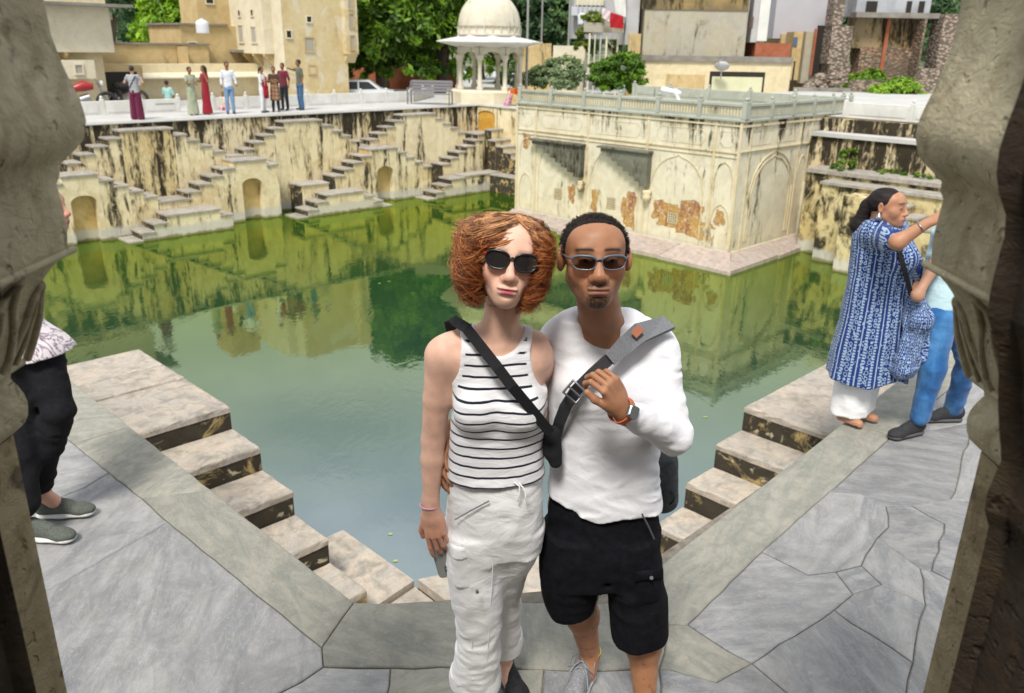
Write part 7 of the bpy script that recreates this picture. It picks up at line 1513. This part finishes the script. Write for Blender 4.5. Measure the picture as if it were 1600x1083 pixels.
sdf_obj('scarf', [('u', cap(P(1428, 470, 4.70), P(1436, 500, 4.66), .06, .08), .03), ('u', cap(P(1432, 495, 4.68), P(1412, 575, 4.66), .055, .075), .04), ('u', cap(P(1440, 495, 4.70), P(1436, 560, 4.68), .05, .05), .04)], .009, M_IND, lb, post=foldfn(.012, 16, (1.4, 1.4, .5)))

# ---------------------------------------------------------------- person in jeans behind the right pillar
JF = (2.62, 4.72, 0); jm = thing('person', 'person in a pale aqua shirt and bright blue jeans, mostly hidden by the right pillar', 'man', JF)
hp = V3((2.58, 4.78, .84)); kn1, an1 = P(1458, 575, 4.66), P(1436, 655, 4.66); kn2, an2 = P(1513, 560, 4.78), P(1489, 642, 4.90)
JB = [('u', loft([(.80, 2.62, 4.80, .14, .10), (1.0, 2.63, 4.82, .14, .10), (1.25, 2.66, 4.84, .16, .10), (1.38, 2.67, 4.84, .10, .07)]), .02), ('u', cap((2.67, 4.84, 1.35), (2.68, 4.82, 1.50), .05, .05), .02), ('u', ell((2.69, 4.80, 1.60), (.075, .09, .11)), .02), ('u', ell((2.65, 4.72, 1.585), (.012, .016, .02)), .01),
      ('u', cap((2.55, 4.80, 1.32), P(1462, 412, 4.70), .045, .038), .02), ('u', cap(P(1462, 412, 4.70), P(1440, 450, 4.60), .036, .028), .02), ('u', ell(P(1434, 461, 4.60), (.04, .04, .045)), .02), ('u', cap((2.80, 4.86, 1.32), (2.86, 4.84, 1.05), .045, .035), .02), ('u', cap((2.86, 4.84, 1.05), (2.80, 4.70, .95), .034, .026), .02)]
for k_, a_2 in ((kn1, an1), (kn2, an2)): JB += [('u', cap(k_, a_2, .05, .036), .02)]
sdf_obj('body', JB, .012, SKIN, jm, color=skincol((.42, .23, .15)))
sdf_obj('shirt', [('u', loft([(.81, 2.60, 4.80, .155, .125), (1.0, 2.61, 4.81, .150, .12), (1.25, 2.65, 4.83, .18, .12), (1.38, 2.67, 4.84, .13, .08)]), .02), ('u', cap((2.55, 4.80, 1.32), P(1468, 400, 4.72), .058, .052), .03), ('u', cap((2.80, 4.86, 1.32), (2.84, 4.85, 1.15), .055, .05), .03)], .010, fabric('aqua_shirt', (.48, .66, .70), .85), jm, post=foldfn(.004, 9))
jt = lambda t: t.mix(t.ramp(t.noise(t.pos((1, 1, .5), obj=True), 6, 4), [(.42, 0.0), (.62, 1.0)]), (.012, .085, .25), (.06, .20, .42))
sdf_obj('jeans', [('u', loft([(.72, 2.60, 4.80, .150, .12), (.83, 2.60, 4.80, .145, .115)]), .02), ('u', cap(P(1466, 500, 4.74), kn1, .098, .074), .04), ('u', cap(kn1, an1+V3((0, 0, .02)), .074, .058), .02), ('u', cap(P(1500, 500, 4.82), kn2, .095, .072), .04), ('u', cap(kn2, an2+V3((0, 0, .02)), .072, .058), .02)], .010, fabric('blue_denim', jt, .85, 700, .5, 9), jm, post=lambda x, y, z: .006*(np.abs(vnoise(x*9, y*9, z*16))*2-.6))
M_BSNK = plain('black_sneaker', (.018, .018, .022), .8, 0, 90, .3, .3)
shoe(jm, (an1[0]+.06, an1[1]+.05, 0), math.radians(205), .29, M_BSNK, plain('charcoal_sole', (.07, .07, .075), .7), h=.008); shoe(jm, (an2[0]+.07, an2[1]+.0, 0), math.radians(185), .29, M_BSNK, bpy.data.materials['charcoal_sole'], h=.008)

# ---------------------------------------------------------------- person half hidden behind the left pillar
XF = (-2.35, 3.62, 0); xm = thing('person', 'person in black trousers, marbled shirt and olive trainers leaning behind the left pillar', 'man', XF)
kq = P(98, 640, 3.55); aq = P(66, 772, 3.56); aq2 = P(40, 800, 3.38); hq = P(50, 560, 3.66); XH = P(64, 324, 3.75); XM = rotm(math.radians(95), math.radians(3), 0)
XB = [('u', loft([(.80, hq[0]-.02, 3.68, .13, .11), (1.0, hq[0]-.11, 3.70, .12, .11), (1.22, hq[0]-.19, 3.74, .13, .12), (1.36, hq[0]-.02, 3.76, .09, .07)]), .02), ('u', cap((hq[0]-.02, 3.75, 1.34), XH+V3((0, .02, -.06)), .055, .05), .03), ('u', cap(kq+V3((-.02, 0, 0)), aq, .042, .032), .01), ('u', cap(aq, aq+V3((.05, 0, -.04)), .036, .035), .02), ('u', cap(hq+V3((-.10, 0, 0)), aq2, .045, .032), .01),
      ('u', cap((hq[0]-.16, 3.70, 1.28), (hq[0]-.2, 3.6, 1.0), .045, .036), .02), ('u', cap((hq[0]-.2, 3.6, 1.0), (hq[0]-.05, 3.45, .95), .035, .028), .02), ('u', ell((hq[0]-.03, 3.44, .95), (.04, .04, .04)), .01)]+frame_ops(head_ops(1, 1, 1.15), XH, XM, 1.0)
sdf_obj('body', XB, .007, SKIN, xm, color=lambda V: face_color(V, XH, XM, 1.0, (.55, .30, .21), (.40, .12, .11), .5, .5, 0, (.3, .25, .2), True))
sdf_obj('hair', frame_ops([('u', ell((0, .018, .024), (.083, .100, .080)), .02), ('s', ell((0, -.085, -.045), (.072, .082, .108)), .008)], XH, XM, 1.0), .007, plain('grey_hair', (.35, .33, .30), .7), xm)
mar = lambda t: t.mix(t.ramp(t.noise(t.pos(obj=True), 9, 6, .6, 2.0), [(.47, 0.0), (.51, 1.0), (.56, 0.0)]), (.60, .55, .58), (.12, .07, .10))
sdf_obj('shirt', [('u', loft([(.845, hq[0]+.01, 3.665, .185, .175), (.90, hq[0]-.02, 3.67, .175, .165), (.98, hq[0]-.11, 3.69, .150, .13), (1.22, hq[0]-.19, 3.74, .155, .13), (1.35, hq[0]-.12, 3.76, .11, .08)]), .02), ('u', cap((hq[0]-.16, 3.70, 1.28), (hq[0]-.2, 3.6, 1.05), .06, .055), .03)], .009, fabric('marbled_shirt', mar, .85), xm, post=foldfn(.004, 8))
sdf_obj('trousers', [('u', loft([(.70, hq[0], 3.66, .14, .12), (.87, hq[0], 3.67, .14, .12)]), .02), ('u', cap(hq+V3((.03, 0, .04)), kq+V3((-.015, 0, 0)), .10, .070), .03), ('u', cap(kq+V3((-.015, 0, 0)), aq+V3((0, 0, .06)), .070, .058), .02), ('u', cap(hq+V3((-.08, 0, 0)), aq2+V3((0, 0, .05)), .10, .07), .04)], .009, M_BLACK, xm, post=foldfn(.008, 8))
shoe(xm, (aq[0]-.05, aq[1]+.0, 0), math.radians(8), .29, M_OLIVE, M_SOLE, h=.006); shoe(xm, (aq2[0]-.05, aq2[1], 0), math.radians(-5), .29, M_OLIVE, M_SOLE, h=.008)

# ---------------------------------------------------------------- small things on the far terrace
bq_ = P(672, 160, 33.4); bn_ = thing('bench', 'grey slatted metal bench on the far terrace left of the domed kiosk', 'bench', (bq_[0], bq_[1], 0), math.radians(-8))
M_BGR = plain('grey_bench_paint', (.20, .19, .20), .6)
for k in range(4): m = MB(); m.box(-.78, .78, -.28+.13*k, -.18+.13*k, .38, .41); m.build('seat_slat', M_BGR, bn_)
for k in range(4): m = MB(); m.box(-.80, .80, .24+.02*k, .27+.02*k, .46+.11*k, .55+.11*k); m.build('back_slat', M_BGR, bn_)
for x in (-.82, .82): m = MB(); m.tube([(x, -.28, 0), (x, -.28, .6), (x, .2, .6), (x, .3, .85)], .03, 6); m.tube([(x, .25, 0), (x, .25, .5)], .03, 6); m.build('side_frame', plain('cast_iron', (.12, .12, .12), .6), bn_)
def motorbike(label, x, y, Y, rz_, red):
    c = UV(x, y); t_ = thing('motorcycle', label, 'motorcycle', (c[0], c[1], 0), rz_, 'parked motorcycles')
    ty = plain('tyre', (.015, .015, .015), .8) if 'tyre' not in bpy.data.materials else bpy.data.materials['tyre']; bd = plain('bike_red' if red else 'bike_black', (.30, .02, .02) if red else (.03, .03, .035), .35)
    for wx in (-.6, .62): m = MB(); m.tube([(wx+.28*math.cos(a), 0, .30+.28*math.sin(a)) for a in np.linspace(0, 2*math.pi, 19)], .055, 8, cap=False); w_o = m.build('wheel', ty, t_); m = MB(); m.tube([(wx, -.05, .3), (wx, .05, .3)], .07, 8); [m.tube([(wx, 0, .3), (wx+.26*math.cos(a), 0, .3+.26*math.sin(a))], .012, 4) for a in np.linspace(0, 2*math.pi, 7)[:-1]]; m.build('spokes', M_STEEL, w_o)
    m = MB(); m.tube([(-.3, 0, .72), (.0, 0, .80), (.28, 0, .78)], [.10, .17, .09], 10); m.build('tank', bd, t_); m = MB(); m.tube([(-.75, 0, .74), (-.5, 0, .74), (-.2, 0, .72)], [.05, .11, .10], 8); m.build('seat', ty, t_)
    m = MB(); m.tube([(-.12, 0, .35), (.15, 0, .45)], [.17, .14], 8); m.build('engine', M_STEEL, t_); m = MB(); m.tube([(.62, 0, .3), (.40, 0, .92)], .035, 6); m.tube([(.38, -.33, 1.0), (.40, 0, .95), (.38, .33, 1.0)], .02, 6); m.build('handlebar', M_STEEL, t_); m = MB(); m.tube([(.48, 0, .86), (.56, 0, .86)], .10, 10); m.build('headlight', plain('lamp_glass', (.5, .5, .5), .2) if red else bpy.data.materials['lamp_glass'], t_)
    m = MB(); m.tube([(-.2, .14, .3), (-.85, .16, .38)], [.035, .055], 8); m.build('exhaust', M_STEEL, t_); return t_
motorbike('dark red motorcycle parked behind the parapet under the bracketed house', 9.55, 28.75, 0, .5, True); motorbike('black motorcycle parked in the dark shed opening', 11.2, 29.5, 0, -.5, False)
cr_ = P(562, 146, 38.0); car = thing('parked_car', 'white car parked behind the parapet under the mango tree', 'car', (cr_[0], cr_[1], -.55), math.radians(8))
prof = [(-1.5, .35), (-1.5, .72), (-1.2, .82), (-.75, 1.22), (.45, 1.24), (.95, .88), (1.5, .78), (1.55, .35)]; m = MB(); m.prismy(prof, -.65, .65); m.build('body', plain('white_car_paint', (.60, .62, .64), .25), car)
m = MB(); m.prismy([(-.72, .86), (-.55, 1.16), (-.05, 1.17), (-.05, .86)], -.665, -.652); m.prismy([(.02, .86), (.02, 1.17), (.42, 1.17), (.78, .88)], -.665, -.652); m.build('window', plain('car_glass', (.03, .035, .04), .1), car)
for x in (-.95, .95): m = MB(); m.tube([(x, -.67, .32), (x, -.5, .32)], .31, 16); m.build('wheel', bpy.data.materials['tyre'], car)
for x, c_2 in ((-1.5, (.35, .02, .02)), (1.5, (.6, .6, .55))): m = MB(); m.box(x-.03, x+.03, -.6, -.35, .6, .72); m.build('tail_light' if x < 0 else 'headlight', plain('light_lens', c_2, .3), car)
fs = P(808, 158, 33.6); fl_ = thing('flower_stall', 'orange marigold heap with a pink cloth beside the palace balustrade', 'flower stall', (fs[0], fs[1], 0)); m = MB(); m.bbox(-.32, .32, -.2, .25, .05, .42, .02); m.build('table', M_BOCH, fl_)
Vv = np.random.default_rng(9); fpts = Vv.normal(size=(420, 3))*np.array((.16, .12, .06))+np.array((.05, 0, .52)); Vs_ = []; 
for p_ in fpts: a_3 = Vv.normal(size=3); a_3 /= np.linalg.norm(a_3); b_3 = np.cross(a_3, Vv.normal(size=3)); b_3 /= np.linalg.norm(b_3); Vs_.append([p_-a_3*.035, p_-b_3*.035, p_+a_3*.035, p_+b_3*.035])
Vs_ = np.array(Vs_).reshape(-1, 3); cc_ = np.repeat(np.where(Vv.random((420, 1)) < .25, np.array([[.45, .02, .01]]), np.array([[.75, .22, .01]])), 4, 0); link('marigolds', np_mesh('marigolds', Vs_, np.arange(len(Vs_)).reshape(-1, 4), False, cc_), M_LEAF, fl_)
sdf_obj('pink_cloth', [('u', cap((fs[0]-.22, fs[1]-.22, .42), (fs[0]-.42, fs[1]-.28, .03), .05, .11), .02)], .025, plain('pink_print', (.45, .20, .28), .9, 0, 12, .7), fl_, post=foldfn(.01, 14))
sb = P(255, 176, 27.6); s1 = thing('stone_block', 'squat weathered stone block at the parapet gap beside the seated man', 'stone', (sb[0], sb[1], 0), RZ); m = MB(); m.bbox(-.28, .28, -.2, .2, 0, .26, .03); m.build('block', M_WALLD, s1); m = MB(); m.bbox(-.30, .30, -.22, .22, .261, .30, .01); m.build('cap', M_TREADF, s1)
